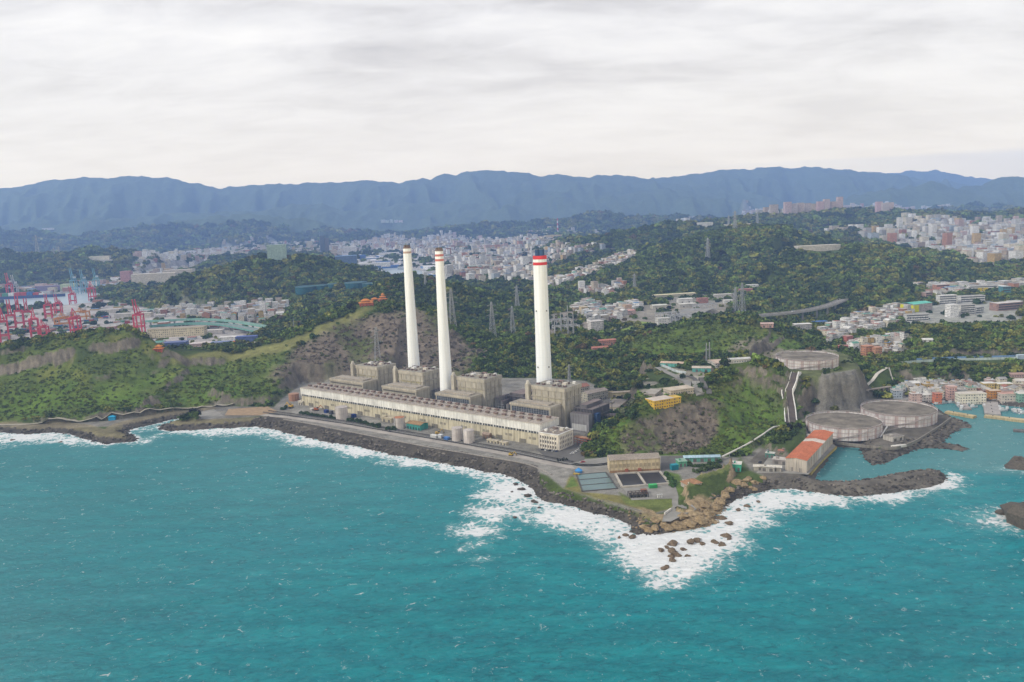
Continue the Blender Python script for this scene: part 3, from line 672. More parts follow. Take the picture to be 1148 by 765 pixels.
# far bare patches and clearings
m = sstep(0.52, 0.7, fbm(X / 420 + 77, Y / 420, 3)) * (D > 3000) * (D < 9000); lay(m * 0.7, (0.19, 0.17, 0.12), 0.3)
forest = np.where(D > 9000, 0, forest); forest = np.where((D < 1020) & (GS < 40) & (GZ < 30) & (X > -10) & (Y < 830), 0, forest); forest = np.where((sdf(X, Y, KNOB, 40) > -14), 0.0, forest); forest = np.where((GS < 70) & (X < -250) & (GZ < 8.5) & (D < 1300), 0.0, forest)
lay(((D < 900) & (GZ < 7) & (X > P(860, 545)[0]) & (GS < 60)).astype(float) * (forest == 0), (0.12, 0.108, 0.092), .4)
forest = np.where(GZ < 1.5, 0, forest)
col = np.where((D > 7500)[..., None], np.maximum(col, 0) * 0.6 + C3(0.045, 0.062, 0.055), col)  # distant slopes lightened in colour, standing in for extra haze
col = np.clip(col, 0.008, 0.8)

# ------------------------------------------------------------------ build it
def grid_faces(nr, nc, keep=None):
    i = np.arange(nr * nc).reshape(nr, nc)
    q = np.stack([i[:-1, :-1], i[:-1, 1:], i[1:, 1:], i[1:, :-1]], -1).reshape(-1, 4)
    return q if keep is None else q[keep.reshape(-1)]
def np_mesh(name, v, q, mat, cols=None, smooth=True):
    used = np.zeros(len(v), bool); used[q.ravel()] = True
    idx = np.cumsum(used) - 1; v = v[used]; q = idx[q]
    me = bpy.data.meshes.new(name)
    me.vertices.add(len(v)); me.vertices.foreach_set('co', v.astype(np.float32).ravel())
    k = q.shape[1]
    me.loops.add(q.size); me.loops.foreach_set('vertex_index', q.astype(np.int32).ravel())
    me.polygons.add(len(q)); me.polygons.foreach_set('loop_start', (np.arange(len(q)) * k).astype(np.int32)); me.polygons.foreach_set('loop_total', np.full(len(q), k, np.int32))
    me.polygons.foreach_set('use_smooth', np.full(len(q), smooth))
    for nm, a in (cols or {}).items():
        a = a[used]
        ca = me.color_attributes.new(nm, 'FLOAT_COLOR', 'POINT')
        ca.data.foreach_set('color', np.concatenate([a, np.ones((len(a), 1))], 1).astype(np.float32).ravel())
    me.materials.append(mat); me.update(); me.validate()
    o = bpy.data.objects.new(name, me); COLL.objects.link(o)
    return o

m_, g, b = new_mat('ground cover', 0.95, 0.1)
geo = g.node('ShaderNodeNewGeometry')
c = g.attr('Col').outputs['Color']
n1 = g.noise(geo.outputs['Position'], 0.9, 5, 0.7)
n2 = g.noise(geo.outputs['Position'], 0.12, 5, 0.7)
n3 = g.noise(geo.outputs['Position'], 0.02, 4, 0.7)
k = g.math('MULTIPLY', g.math('MULTIPLY', g.maprange(n1, 0.25, 0.75, 0.62, 1.38), g.maprange(n2, 0.25, 0.75, 0.65, 1.35)), g.maprange(n3, 0.25, 0.75, 0.75, 1.25))
g.link(g.mix(1.0, c, k, 'MULTIPLY'), b.inputs['Base Color'])
bn = g.node('ShaderNodeBump'); bn.inputs['Strength'].default_value = 0.7; bn.inputs['Distance'].default_value = 1.2
g.link(g.noise(geo.outputs['Position'], 0.45, 6, 0.7), bn.inputs['Height']); g.link(bn.outputs[0], b.inputs['Normal'])
keep = (np.maximum.reduce([GZ[:-1, :-1], GZ[1:, 1:], GZ[:-1, 1:], GZ[1:, :-1]]) > -5.5)
verts = np.stack([GX.ravel(), GY.ravel(), GZ.ravel()], 1)
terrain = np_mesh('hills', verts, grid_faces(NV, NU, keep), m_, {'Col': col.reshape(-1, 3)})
tag(terrain, kind='structure')

# air
hm = bpy.data.materials.new('pale blue air'); hm.use_nodes = True
t = hm.node_tree; t.nodes.clear(); g = N(t)
pv_ = g.node('ShaderNodeVolumePrincipled'); pv_.inputs['Color'].default_value = HAZE_COL + (1,); pv_.inputs['Density'].default_value = SIGMA; pv_.inputs['Anisotropy'].default_value = 0.0
g.link(pv_.outputs[0], g.node('ShaderNodeOutputMaterial').inputs['Volume'])
hb = MB(); hb.box(-22500, 22500, -900, 22500, -11, 1250, (1, 1, 1), bottom=True)
haze = hb.build('haze', hm); tag(haze, kind='stuff')

# ------------------------------------------------------------------ the sea
SU, SV = 760, 760
su = np.linspace(-1.05, 1.05, SU); sv = np.exp(np.linspace(math.log(300), math.log(1500), SV))
A_, B_ = np.meshgrid(su, sv); WX = A_ * B_; WY = B_
Dcoast = np.full(WX.shape, -500.0)
Dcoast = sdf(WX.ravel(), WY.ravel(), LAND, 1e9).reshape(WX.shape)
sea_d = -Dcoast
FOAM_PX = [(-60, 480), (0, 482), (60, 483), (95, 492), (150, 492), (175, 486), (195, 482), (260, 479), (330, 486), (420, 504), (500, 519), (580, 533), (612, 560), (680, 578), (708, 594), (780, 592), (815, 566), (870, 546), (930, 552),
     (1000, 550), (1056, 535), (1062, 520), (1078, 540), (1060, 552), (1010, 563), (945, 567), (900, 570), (862, 584), (842, 600), (822, 622), (792, 644), (770, 650), (748, 662), (728, 650), (712, 624), (694, 600), (660, 588),
     (620, 584), (596, 574), (560, 592), (545, 608), (516, 616), (512, 596), (524, 574), (540, 552), (520, 532), (485, 525), (430, 521), (395, 511), (350, 503), (320, 495), (285, 489), (240, 491), (185, 487), (160, 499), (95, 500), (50, 496), (0, 502), (-60, 500)]
FP = PP(FOAM_PX, 0)
f1 = sdf(WX, WY, FP, 60)
nz = fbm(WX / 14, WY / 14, 4)
foam = sstep(-14, 12, f1 + nz * 14) * (0.25 + 0.26 * sstep(40, 3, sea_d) + 0.24 * nz)
def blob(px, py, r, a, sx=1.6):
    c = P(px, py); return a * np.exp(-(((WX - c[0]) / (r * sx))**2 + ((WY - c[1]) / r)**2))
thick = [((612, 580), 16, .5), ((650, 592), 18, .5), ((690, 604), 18, .5), ((735, 620), 22, .6), ((760, 632), 20, .55), ((790, 606), 20, .5), ((830, 582), 18, .5), ((868, 562), 18, .45),
         ((575, 548), 14, .5), ((548, 575), 14, .45), ((530, 596), 12, .45), ((558, 556), 12, .4), ((740, 654), 10, .4), ((543, 628), 7, .6), ((30, 492), 14, .4), ((70, 495), 12, .3), ((1000, 557), 10, .3), ((1062, 545), 9, .4),
         ((460, 520), 12, .35), ((395, 507), 14, .35), ((340, 497), 14, .4), ((275, 485), 13, .35), ((230, 486), 12, .3), ((650, 580), 14, .4), ((905, 560), 12, .3)]
for (px, py), r, a in thick: foam = foam + blob(px, py, r, a) * sstep(-30, 5, f1 + 15)
# a white lip right against the rocks that face the open sea
expo = (WX < P(1068, 540)[0])
foam = foam + 0.14 * sstep(8, 30, f1)
foam = np.maximum(foam, expo * np.maximum(sstep(8, 0, sea_d) * 0.62, (WX < 60) * (WX > -420) * sstep(21, 5, sea_d + 7 * nz) * 0.60) * sstep(1400, 1150, WY))
for isl, r in (((1148, 583), 17), ((1142, 523), 10)): foam = foam + blob(*isl, r * 1.5, .55)
foam = np.clip(foam, 0, 1.3)
inlet = sdf(WX, WY, PP([(140, 488), (178, 482), (222, 462), (150, 476)], 0), 40); foam = foam * (1 - 0.6 * sstep(-6, 6, inlet)) + 0.30 * sstep(-6, 6, inlet)
harb = sstep(-15, 10, sdf(WX, WY, PP([(920, 545), (1066, 526), (1500, 560), (1500, 440), (1000, 440), (900, 500)], 0), 60))
foam = foam * (1 - 0.92 * harb * (sea_d < 60)); 
for isl, r in (((1144, 585), 15), ((1142, 525), 9)): foam = np.maximum(foam, blob(*isl, r, .6, 2.0))
Zs = 0.6 * np.sin((WX * -0.25 + WY) / 7.5 + 3 * fbm(WX / 60, WY / 60, 3)) * (0.5 + 0.5 * fbm(WX / 80 + 5, WY / 80, 2)) * (1 - 0.8 * harb) + 0.35 * fbm(WX / 28, WY / 16, 3) + 0.5 * np.sin((WX * 0.35 + WY) / 24 + 2 * fbm(WX / 90, WY / 90, 2)) * 0.4 + 0.9 * np.clip(foam, 0, 1) * np.clip(fbm(WX / 7, WY / 7, 3), 0, 1)
shal = np.clip(np.exp(-np.clip(sea_d, 0, None) / 30.0), 0, 1)
far_ = sstep(0.05, 1.1, (WY - 420) / 700 * 0.75 - A_ * 0.9 + 0.22 * fbm(WX / 160, WY / 160, 3))  # grey sky reflection on the far left water, painted into its colour
ms_, g, b = new_mat('sea water', 0.18, 0.075)
geo = g.node('ShaderNodeNewGeometry'); pos = geo.outputs['Position']
at_ = g.attr('Foam').outputs['Color']
fr_, sh_, hb_ = g.node('ShaderNodeSeparateColor'), None, None
g.link(at_, fr_.inputs[0]); F_, Sh_, Hb_ = fr_.outputs
mp = g.node('ShaderNodeMapping'); mp.inputs['Scale'].default_value = (0.6, 1.0, 1.0); mp.inputs['Rotation'].default_value = (0, 0, 0.3); g.link(pos, mp.inputs[0]); wp = mp.outputs[0]
big = g.noise(wp, 0.012, 5, 0.6, 0.6); med = g.noise(wp, 0.06, 6, 0.65, 0.4); fine = g.noise(wp, 0.35, 6, 0.7, 0.3)
deep = g.mix(g.maprange(big, 0.3, 0.7), (0.003, 0.215, 0.25), (0.008, 0.335, 0.365))
deep = g.mix(g.maprange(med, 0.3, 0.72, 0.0, 0.55), deep, (0.001, 0.115, 0.15))
mp3 = g.node('ShaderNodeMapping'); mp3.inputs['Scale'].default_value = (0.55, 1.0, 1.0); mp3.inputs['Rotation'].default_value = (0, 0, -0.35); g.link(pos, mp3.inputs[0])
wv = g.noise(mp3.outputs[0], 0.20, 7, 0.76, 0.9)
sw = g.node('ShaderNodeTexWave', bands_direction='Y'); sw.inputs['Scale'].default_value = 0.011; sw.inputs['Distortion'].default_value = 9.0; sw.inputs['Detail'].default_value = 3; sw.inputs['Detail Scale'].default_value = 1.4; g.link(wp, sw.inputs['Vector'])
deep = g.mix(g.maprange(sw.outputs['Fac'], 0.15, 0.95, 0.0, 0.45), deep, (0.002, 0.13, 0.18))  # swell shading painted as darker bands
patch = g.noise(mp3.outputs[0], 0.0045, 4, 0.6, 0.8); deep = g.mix(g.maprange(patch, 0.42, 0.66, 0.0, 0.5), deep, (0.006, 0.27, 0.34))
deep = g.mix(g.maprange(wv, 0.52, 0.66, 0.0, 0.6), deep, (0.012, 0.30, 0.325))
deep = g.mix(g.maprange(wv, 0.48, 0.36, 0.0, 0.75), deep, (0.002, 0.11, 0.15))  # ripple troughs darkened, crests lightened: wave shading put into the colour
deep = g.mix(g.maprange(fine, 0.45, 0.7, 0.0, 0.45), deep, (0.03, 0.30, 0.33))
deep = g.mix(g.math('MULTIPLY', Sh_, 0.55), deep, (0.06, 0.30, 0.31))
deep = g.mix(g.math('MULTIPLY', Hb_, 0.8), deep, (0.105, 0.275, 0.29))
# foam breaks up into streaks and lace
vo = g.node('ShaderNodeTexVoronoi', feature='DISTANCE_TO_EDGE'); vo.inputs['Scale'].default_value = 0.16
mixv = g.node('ShaderNodeVectorMath', operation='ADD'); sc_ = g.node('ShaderNodeVectorMath', operation='SCALE'); sc_.inputs['Scale'].default_value = 14.0
nn = g.node('ShaderNodeTexNoise'); nn.inputs['Scale'].default_value = 0.07; nn.inputs['Detail'].default_value = 6; g.link(pos, nn.inputs['Vector']); g.link(nn.outputs['Color'], sc_.inputs[0]); g.link(pos, mixv.inputs[0]); g.link(sc_.outputs[0], mixv.inputs[1]); g.link(mixv.outputs[0], vo.inputs['Vector'])
lace = g.maprange(vo.outputs[0], 0.0, 0.42, 1.0, 0.0)
fn = g.noise(pos, 0.12, 9, 0.72, 0.9)
fsum = g.math('ADD', g.math('ADD', F_, g.math('MULTIPLY', g.math('SUBTRACT', fn, 0.5), 2.0)), g.math('MULTIPLY', g.math('SUBTRACT', lace, 0.5), 0.55))
fm = g.maprange(fsum, 0.40, 0.74, 0, 1, True)
thin = g.maprange(g.math('ADD', F_, g.math('MULTIPLY', g.math('SUBTRACT', fn, 0.5), 0.8)), 0.05, 0.55, 0.0, 0.85)
deep = g.mix(thin, deep, (0.22, 0.46, 0.48))
# scattered white caps out at sea
mp2 = g.node('ShaderNodeMapping'); mp2.inputs['Scale'].default_value = (0.5, 1.0, 1.0); mp2.inputs['Rotation'].default_value = (0, 0, -0.25); g.link(pos, mp2.inputs[0])
wc = g.math('MULTIPLY', g.maprange(g.noise(mp2.outputs[0], 0.075, 5, 0.75, 1.0), 0.684, 0.72), g.maprange(g.noise(pos, 0.5, 5, 0.75), 0.46, 0.58))
wc = g.math('MULTIPLY', wc, g.math('SUBTRACT', 1.0, g.math('MULTIPLY', Hb_, 0.6)))
white = g.math('MAXIMUM', fm, g.math('MULTIPLY', wc, 0.85))
g.link(g.mix(white, deep, (0.80, 0.82, 0.83)), b.inputs['Base Color'])
g.link(g.maprange(white, 0, 1, 0.22, 0.9), b.inputs['Roughness'])
bn = g.node('ShaderNodeBump'); bn.inputs['Strength'].default_value = 0.9; bn.inputs['Distance'].default_value = 2.6
hh = g.math('ADD', g.math('MULTIPLY', med, 1.3), g.math('ADD', g.math('ADD', g.math('MULTIPLY', fine, 0.5), g.math('MULTIPLY', wv, 1.3)), g.math('MULTIPLY', white, 0.25)))
g.link(hh, bn.inputs['Height']); g.link(bn.outputs[0], b.inputs['Normal'])
keepw = (np.minimum(sea_d[:-1, :-1], sea_d[1:, 1:]) > -25)
Hb = np.maximum(harb, 0.62 * far_)  # harbour water together with the painted sky grey
sea = np_mesh('sea', np.stack([WX.ravel(), WY.ravel(), Zs.ravel()], 1), grid_faces(SV, SU, keepw), ms_,
              {'Foam': np.stack([foam.ravel(), shal.ravel(), Hb.ravel()], 1)})
tag(sea, kind='structure')
def flat_sheet(name, poly, z, mat, kind='structure', parent=None):
    me = bpy.data.meshes.new(name); me.from_pydata([(p[0], p[1], z) for p in poly], [], [tuple(range(len(poly)))]); me.materials.append(mat); me.update()
    o = bpy.data.objects.new(name, me); COLL.objects.link(o)
    if kind: o['kind'] = kind
    if parent: o.parent = parent
    return o
M_HARB = plain('harbour water', (0.33, 0.40, 0.43), 0.3, 0.12, 0.01)
for nm, poly in (('harbour_water', PORT_W), ('inner_harbour_water', CITY_W)):
    c_ = poly.mean(0); flat_sheet(nm, c_ + (poly - c_) * 1.12, 1.0, M_HARB)

# ------------------------------------------------------------------ woods and scrub
def foliage_mat(name, kind):
    m, g, b = new_mat(name, 0.8, 0.1)
    t = g.attr('tint', kind).outputs['Color']
    geo = g.node('ShaderNodeNewGeometry')
    lf = g.attr('leaf').outputs['Fac']
    k = g.maprange(lf, 0, 1, 0.65, 1.5)
    g.link(g.mix(1.0, t, k, 'MULTIPLY'), b.inputs['Base Color'])
    return m
M_LEAFI = foliage_mat('leaf canopy', 'INSTANCER')
M_LEAF = foliage_mat('leaves', 'OBJECT')
def crown_mesh(name, seed, nleaf=110, mat=None, size=0.30, zs=0.85, lobes=5):
    """a crown of unit radius standing on z = 0: many leaf clumps spread over uneven lobes"""
    r_ = np.random.default_rng(seed)
    cs = r_.normal(size=(lobes, 3)) * (0.38, 0.38, 0.22); cs[:, 2] += 0.55 * zs
    rs = r_.uniform(0.38, 0.62, lobes)
    v = []; f = []; lf = []
    for i in range(nleaf):
        k = r_.integers(lobes); d = r_.normal(size=3); d /= np.linalg.norm(d)
        if d[2] < -0.35: d[2] *= -0.6
        p = cs[k] + d * rs[k] * r_.uniform(0.72, 1.08) * (1, 1, zs)
        n = d + r_.normal(size=3) * 0.5; n /= np.linalg.norm(n)
        a = np.cross(n, (0.3, 0.2, 1.0)); a /= np.linalg.norm(a) + 1e-9; bb = np.cross(n, a); s = size * r_.uniform(0.6, 1.25)
        b0 = len(v); ang = r_.uniform(0, 6.28, 1)[0]
        for q in range(5):
            th = ang + q * 1.2566; rr = s * r_.uniform(0.55, 1.0)
            v.append(p + a * rr * cos(th) + bb * rr * sin(th) + n * r_.uniform(-.05, .05))
        f.append(tuple(range(b0, b0 + 5))); lf.extend([r_.uniform(0, 1)] * 5)
    # a darker inner mass so the crown is not see-through everywhere
    for k in range(lobes):
        b0 = len(v); n_ = 7
        for j in (0.35, -0.2):
            for q in range(n_):
                v.append(cs[k] + rs[k] * 0.72 * np.array([cos(q * 6.283 / n_) * sqrt(1 - j * j), sin(q * 6.283 / n_) * sqrt(1 - j * j), j * zs]))
        v.append(cs[k] + np.array([0, 0, rs[k] * 0.75 * zs]))
        for q in range(n_):
            f.append((b0 + n_ + q, b0 + n_ + (q + 1) % n_, b0 + (q + 1) % n_, b0 + q)); f.append((b0 + q, b0 + (q + 1) % n_, b0 + 2 * n_))
        lf.extend([0.3] * (2 * n_ + 1))
    me = bpy.data.meshes.new(name); me.from_pydata([tuple(q) for q in v], [], f)
    at = me.attributes.new('leaf', 'FLOAT', 'POINT'); at.data.foreach_set('value', np.array(lf, np.float32))
    me.materials.append(mat or M_LEAFI); me.update()
    return me
protos = bpy.data.collections.new('crown shapes')
for i in range(7):
    o = bpy.data.objects.new('crown_shape', crown_mesh('crown_shape', 100 + i, 100 if i < 5 else 130, None, 0.30 if i < 5 else 0.22, (0.85, 1.05, 0.75, 0.95, 1.2, 0.6, 0.7)[i], 4 + i % 3)); protos.objects.link(o)

def scatter(name, pos, scale, tint, idx, kind='stuff'):
    me = bpy.data.meshes.new(name); me.vertices.add(len(pos)); me.vertices.foreach_set('co', pos.astype(np.float32).ravel())
    def a(n_, t, d, key='value'): me.attributes.new(n_, t, 'POINT').data.foreach_set(key, d)
    a('size', 'FLOAT', scale.astype(np.float32)); a('turn', 'FLOAT', rng.uniform(0, 6.28, len(pos)).astype(np.float32)); a('pick', 'INT', idx.astype(np.int32))
    a('tint', 'FLOAT_COLOR', np.concatenate([tint, np.ones((len(pos), 1))], 1).astype(np.float32).ravel(), 'color')
    o = bpy.data.objects.new(name, me); COLL.objects.link(o)
    ng = bpy.data.node_groups.new(name + ' scatter', 'GeometryNodeTree')
    ng.interface.new_socket('Geometry', in_out='INPUT', socket_type='NodeSocketGeometry'); ng.interface.new_socket('Geometry', in_out='OUTPUT', socket_type='NodeSocketGeometry')
    n = ng.nodes; L = ng.links
    gi = n.new('NodeGroupInput'); go = n.new('NodeGroupOutput'); ci = n.new('GeometryNodeCollectionInfo'); ip = n.new('GeometryNodeInstanceOnPoints')
    ci.inputs['Collection'].default_value = protos; ci.inputs['Separate Children'].default_value = True; ci.inputs['Reset Children'].default_value = True
    def na(nm, t):
        x = n.new('GeometryNodeInputNamedAttribute'); x.data_type = t; x.inputs[0].default_value = nm; return x.outputs[0]
    ip.inputs['Pick Instance'].default_value = True
    cx = n.new('ShaderNodeCombineXYZ'); L.new(na('turn', 'FLOAT'), cx.inputs[2])
    L.new(gi.outputs[0], ip.inputs['Points']); L.new(ci.outputs[0], ip.inputs['Instance']); L.new(na('pick', 'INT'), ip.inputs['Instance Index'])
    L.new(cx.outputs[0], ip.inputs['Rotation']); L.new(na('size', 'FLOAT'), ip.inputs['Scale']); L.new(ip.outputs[0], go.inputs[0])
    md = o.modifiers.new('scatter', 'NODES'); md.node_group = ng
    tag(o, kind=kind)
    return o
KEEP_CLEAR = []      # (centre x, y, radius) of built things, filled in before the woods are planted
def samp(A, x, y):
    u = np.clip((x / y + UMAX) / (2 * UMAX) * (NU - 1), 0, NU - 1.001); j = np.clip(np.interp(np.log(y), lds, np.arange(NV)), 0, NV - 1.001)
    return A[np.round(j).astype(int), np.round(u).astype(int)]
def plant_woods():
    st = 0.0050
    nu = int(1.62 / st); nv = int((math.log(9000) - math.log(640)) / st)
    a, b = np.meshgrid(np.arange(nu), np.arange(nv))
    u = -0.81 + (a.ravel() + rng.uniform(0, 1, a.size)) * st; q = math.log(640) + (b.ravel() + rng.uniform(0, 1, a.size)) * st
    y = np.exp(q); x = u * y
    F = samp(forest, x, y)
    kp = rng.uniform(0, 1, len(x)) < F
    x, y = x[kp], y[kp]
    ok = np.ones(len(x), bool)
    for cx, cy_, r in KEEP_CLEAR: ok &= (x - cx)**2 + (y - cy_)**2 > r * r
    x, y = x[ok], y[ok]
    z = zat(x, y); gr_ = samp(grass, x, y); br_ = samp(scrub, x, y)
    s = np.maximum(5.0, y * 0.0047) * rng.uniform(0.65, 1.35, len(x))
    small = np.maximum(gr_, br_) > 0.4
    s = np.where(small, s * rng.uniform(0.28, 0.75, len(x)), s * np.where(rng.uniform(0, 1, len(x)) < .14, 1.6, 1.0))
    n = fbm(x / (y * .04), y / (y * .04), 3) + .5 * fbm(x / (y * .012), y / (y * .012), 2); n2 = rng.normal(size=len(x))
    t = np.array([0.074, 0.110, 0.024]) * (1 + 0.5 * n + 0.35 * n2)[:, None]
    ol = (rng.uniform(0, 1, len(x)) < 0.28 + 0.35 * n); t[ol] = np.array([0.145, 0.152, 0.034]) * (1 + 0.2 * n2[ol])[:, None]
    dk = (rng.uniform(0, 1, len(x)) < 0.2); t[dk] = np.array([0.030, 0.054, 0.016])
    gg = gr_ > 0.4; t[gg] = np.where((rng.uniform(0, 1, len(x)) < 0.6)[gg][:, None], np.array([0.110, 0.138, 0.028]), np.array([0.076, 0.110, 0.022])) * (1 + 0.25 * n2[gg])[:, None]
    bb = br_ > 0.4; t[bb] = np.where((rng.uniform(0, 1, len(x)) < 0.72)[bb][:, None], np.array([0.155, 0.128, 0.105]), np.array([0.085, 0.094, 0.040])) * (1 + 0.25 * n2[bb])[:, None]
    bb2 = (rng.uniform(0, 1, len(x)) < 0.008) & ~small; t[bb2] = (0.12, 0.085, 0.04)
    t = np.clip(t, 0.012, 0.3)
    pos = np.stack([x, y, z - 0.25 * s], 1)
    idx = rng.integers(0, 5, len(x)); idx = np.where(small, rng.integers(3, 7, len(x)), idx)
    scatter('woods', pos[~small], s[~small] * 0.82, t[~small], idx[~small])
    scatter('undergrowth', pos[small], s[small] * 0.82, t[small], idx[small])
    print('trees', len(x))

# ------------------------------------------------------------------ the power station
A0 = P(339, 454, 7.0); B0 = P(606, 500, 7.0)
EX = (B0 - A0)[:2] / np.linalg.norm((B0 - A0)[:2]); EY = np.array([-EX[1], EX[0]])
def fr(s, t): q = A0[:2] + EX * s + EY * t; return (float(q[0]), float(q[1]))
HALL_RZ = atan2(EX[1], EX[0])
def clear(p, r): KEEP_CLEAR.append((float(p[0]), float(p[1]), r))
GZ0 = 7.0
CREAM = (0.66, 0.60, 0.45); BAND = (0.86, 0.845, 0.80); ROOFB = (0.44, 0.385, 0.335); CONC = (0.49, 0.45, 0.375); CONCD = (0.34, 0.315, 0.265); DARK = (0.035, 0.035, 0.04); WHITE = (0.80, 0.79, 0.76)
STEEL = (0.30, 0.31, 0.32); RUST = (0.27, 0.12, 0.07)
def rel(frame_s, frame_t): return lambda x, y: (x, y)
class Thing:
    """an Empty at the thing's base; parts are written in its own metres"""
    def __init__(self, name, loc, rz, label, cat, group=None):
        self.o = empty(name, loc, rz, label=label, cat=cat, group=group)
    def part(self, name, mb, mats=None, label=None, parent=None, smooth=False):
        o = mb.build(name, mats or M_PAINT, parent or self.o, smooth=smooth)
        if label: o['label'] = label
        return o
def spread(t, name, mb, places, mat=None, parent=None):
    """the same part at several places of one thing"""
    o0 = None
    for q in places:
        if o0 is None: o0 = mb.build(name, mat or M_PAINT, parent or t.o); o = o0
        else: o = o0.copy(); COLL.objects.link(o)
        o.location = q
def at_hall(s, t, z=GZ0): q = fr(s, t); return (q[0], q[1], z)

L = 394.0
hall = Thing('turbine_hall', at_hall(0, 0), HALL_RZ, 'very long cream turbine hall with white upper band running along the shore road', 'power station hall')
m = MB(); m.box(0, L, 0, 33, 0, 22.2, CREAM, ROOFB)
for i in range(50): x = 3 + i * 7.9; m.box(x, x + .7, -0.35, -0.01, 0, 12.0, (0.63, 0.57, 0.42))
for i in range(12):
    x = 14 + i * 32; m.box(x, x + 9, -0.35, -0.02, 0, 4.5, (0.25, 0.23, 0.19)); m.box(x + 13, x + 22, -0.3, -0.02, 5.5, 8, (0.36, 0.33, 0.26))
hall.part('wall', m, M_STREAK)
m = MB(); m.box(-0.5, L + 0.5, -0.9, 33.5, 15.0, 23.0, BAND, ROOFB); m.box(-0.9, L + 0.9, -1.2, 33.9, 22.6, 23.4, (0.72, 0.69, 0.62), ROOFB)
band = hall.part('upper_band', m, M_STREAK)
m = MB(); m.box(-0.05, L + 0.05, -0.45, 33.2, 12.7, 14.99, (0.10, 0.105, 0.11))
for i in range(101): x = i * (L - .6) / 100; m.box(x, x + (1.3 if i % 4 == 0 else 0.45), -0.75, -0.46, 12.7, 14.98, BAND)
hall.part('window_strip', m, M_PAINT)
m = MB(); m.box(0.8, L - 0.8, 0.8, 32, 23.41, 23.75, ROOFB, ROOFB)
for i in range(26): m.box(2 + i * 15, 2.6 + i * 15, 1, 31.8, 23.76, 24.0, (0.40, 0.35, 0.30))
hall_roof = hall.part('roof', m, M_STREAK)
vm_ = MB(); vm_.box(-1.9, 1.9, -1.5, 1.5, 0, 1.2, (0.42, 0.36, 0.31)); vm_.box(-2.3, 2.3, -1.9, 1.9, 1.2, 2.5, (0.19, 0.13, 0.11), (0.23, 0.16, 0.135))
v0 = None
for r_ in range(2):
    for i in range(33):
        p = (7 + i * 11.85 + r_ * 2.5, 9.5 + r_ * 13.5, 23.74)
        if v0 is None: v0 = vm_.build('roof_vent', M_PAINT, hall_roof); v = v0
        else: v = v0.copy(); COLL.objects.link(v)
        v.location = p

# white office block at the end of the hall
an = Thing('office_block', at_hall(396.5, -7), HALL_RZ, 'white three storey office block with ribbed front joined to the end of the hall', 'office building')
m = MB(); m.box(0, 25, 0, 27, 0, 16.5, (0.80, 0.73, 0.62), (0.30, 0.26, 0.23))
for k in range(8): m.box(1 + k * 3.1, 1.7 + k * 3.1, -0.7, -0.01, 0.5, 15, (0.82, 0.77, 0.68))
for k in range(9): m.box(25.01, 25.7, 1 + k * 3, 1.7 + k * 3, 0.5, 15, (0.82, 0.77, 0.70))
an_wall = an.part('wall', m, M_PAINT)
wf = MB(); wf.box(0, 1.5, -.12, -.02, 0, 2.6, (0.09, 0.08, 0.075)); ws = MB(); ws.box(25.02, 25.12, 0, 1.5, 0, 2.6, (0.09, 0.08, 0.075))
spread(an, 'window', wf, [(2.2 + k * 3.1, 0, 2 + f_ * 4.6) for f_ in range(3) for k in range(7)], M_GLOSS, an_wall)
spread(an, 'window', ws, [(0, 2.1 + k * 3, 2 + f_ * 4.6) for f_ in range(3) for k in range(8)], M_GLOSS, an_wall)
m = MB(); m.box(-0.4, 25.4, -0.4, 27.4, 16.51, 17.3, WHITE); m.box(0.6, 24.4, 0.6, 26.4, 17.31, 17.36, (0.27, 0.23, 0.20)); an.part('parapet', m, M_PAINT)
m = MB()
for (x, y, w_, d_, h_, c_) in ((4, 5, 3, 3, 2.2, WHITE), (9, 8, 4, 3, 1.8, (0.4, 0.36, 0.32)), (15, 4, 2, 5, 1.5, (0.55, 0.5, 0.45)), (17, 14, 4, 4, 3, (0.6, 0.57, 0.5)), (6, 17, 5, 3, 1.4, (0.2, 0.15, 0.13)), (20, 20, 2, 3, 2.2, WHITE)):
    m = MB(); m.box(x, x + w_, y, y + d_, 17.37, 17.37 + h_, c_); an.part('roof_unit', m)

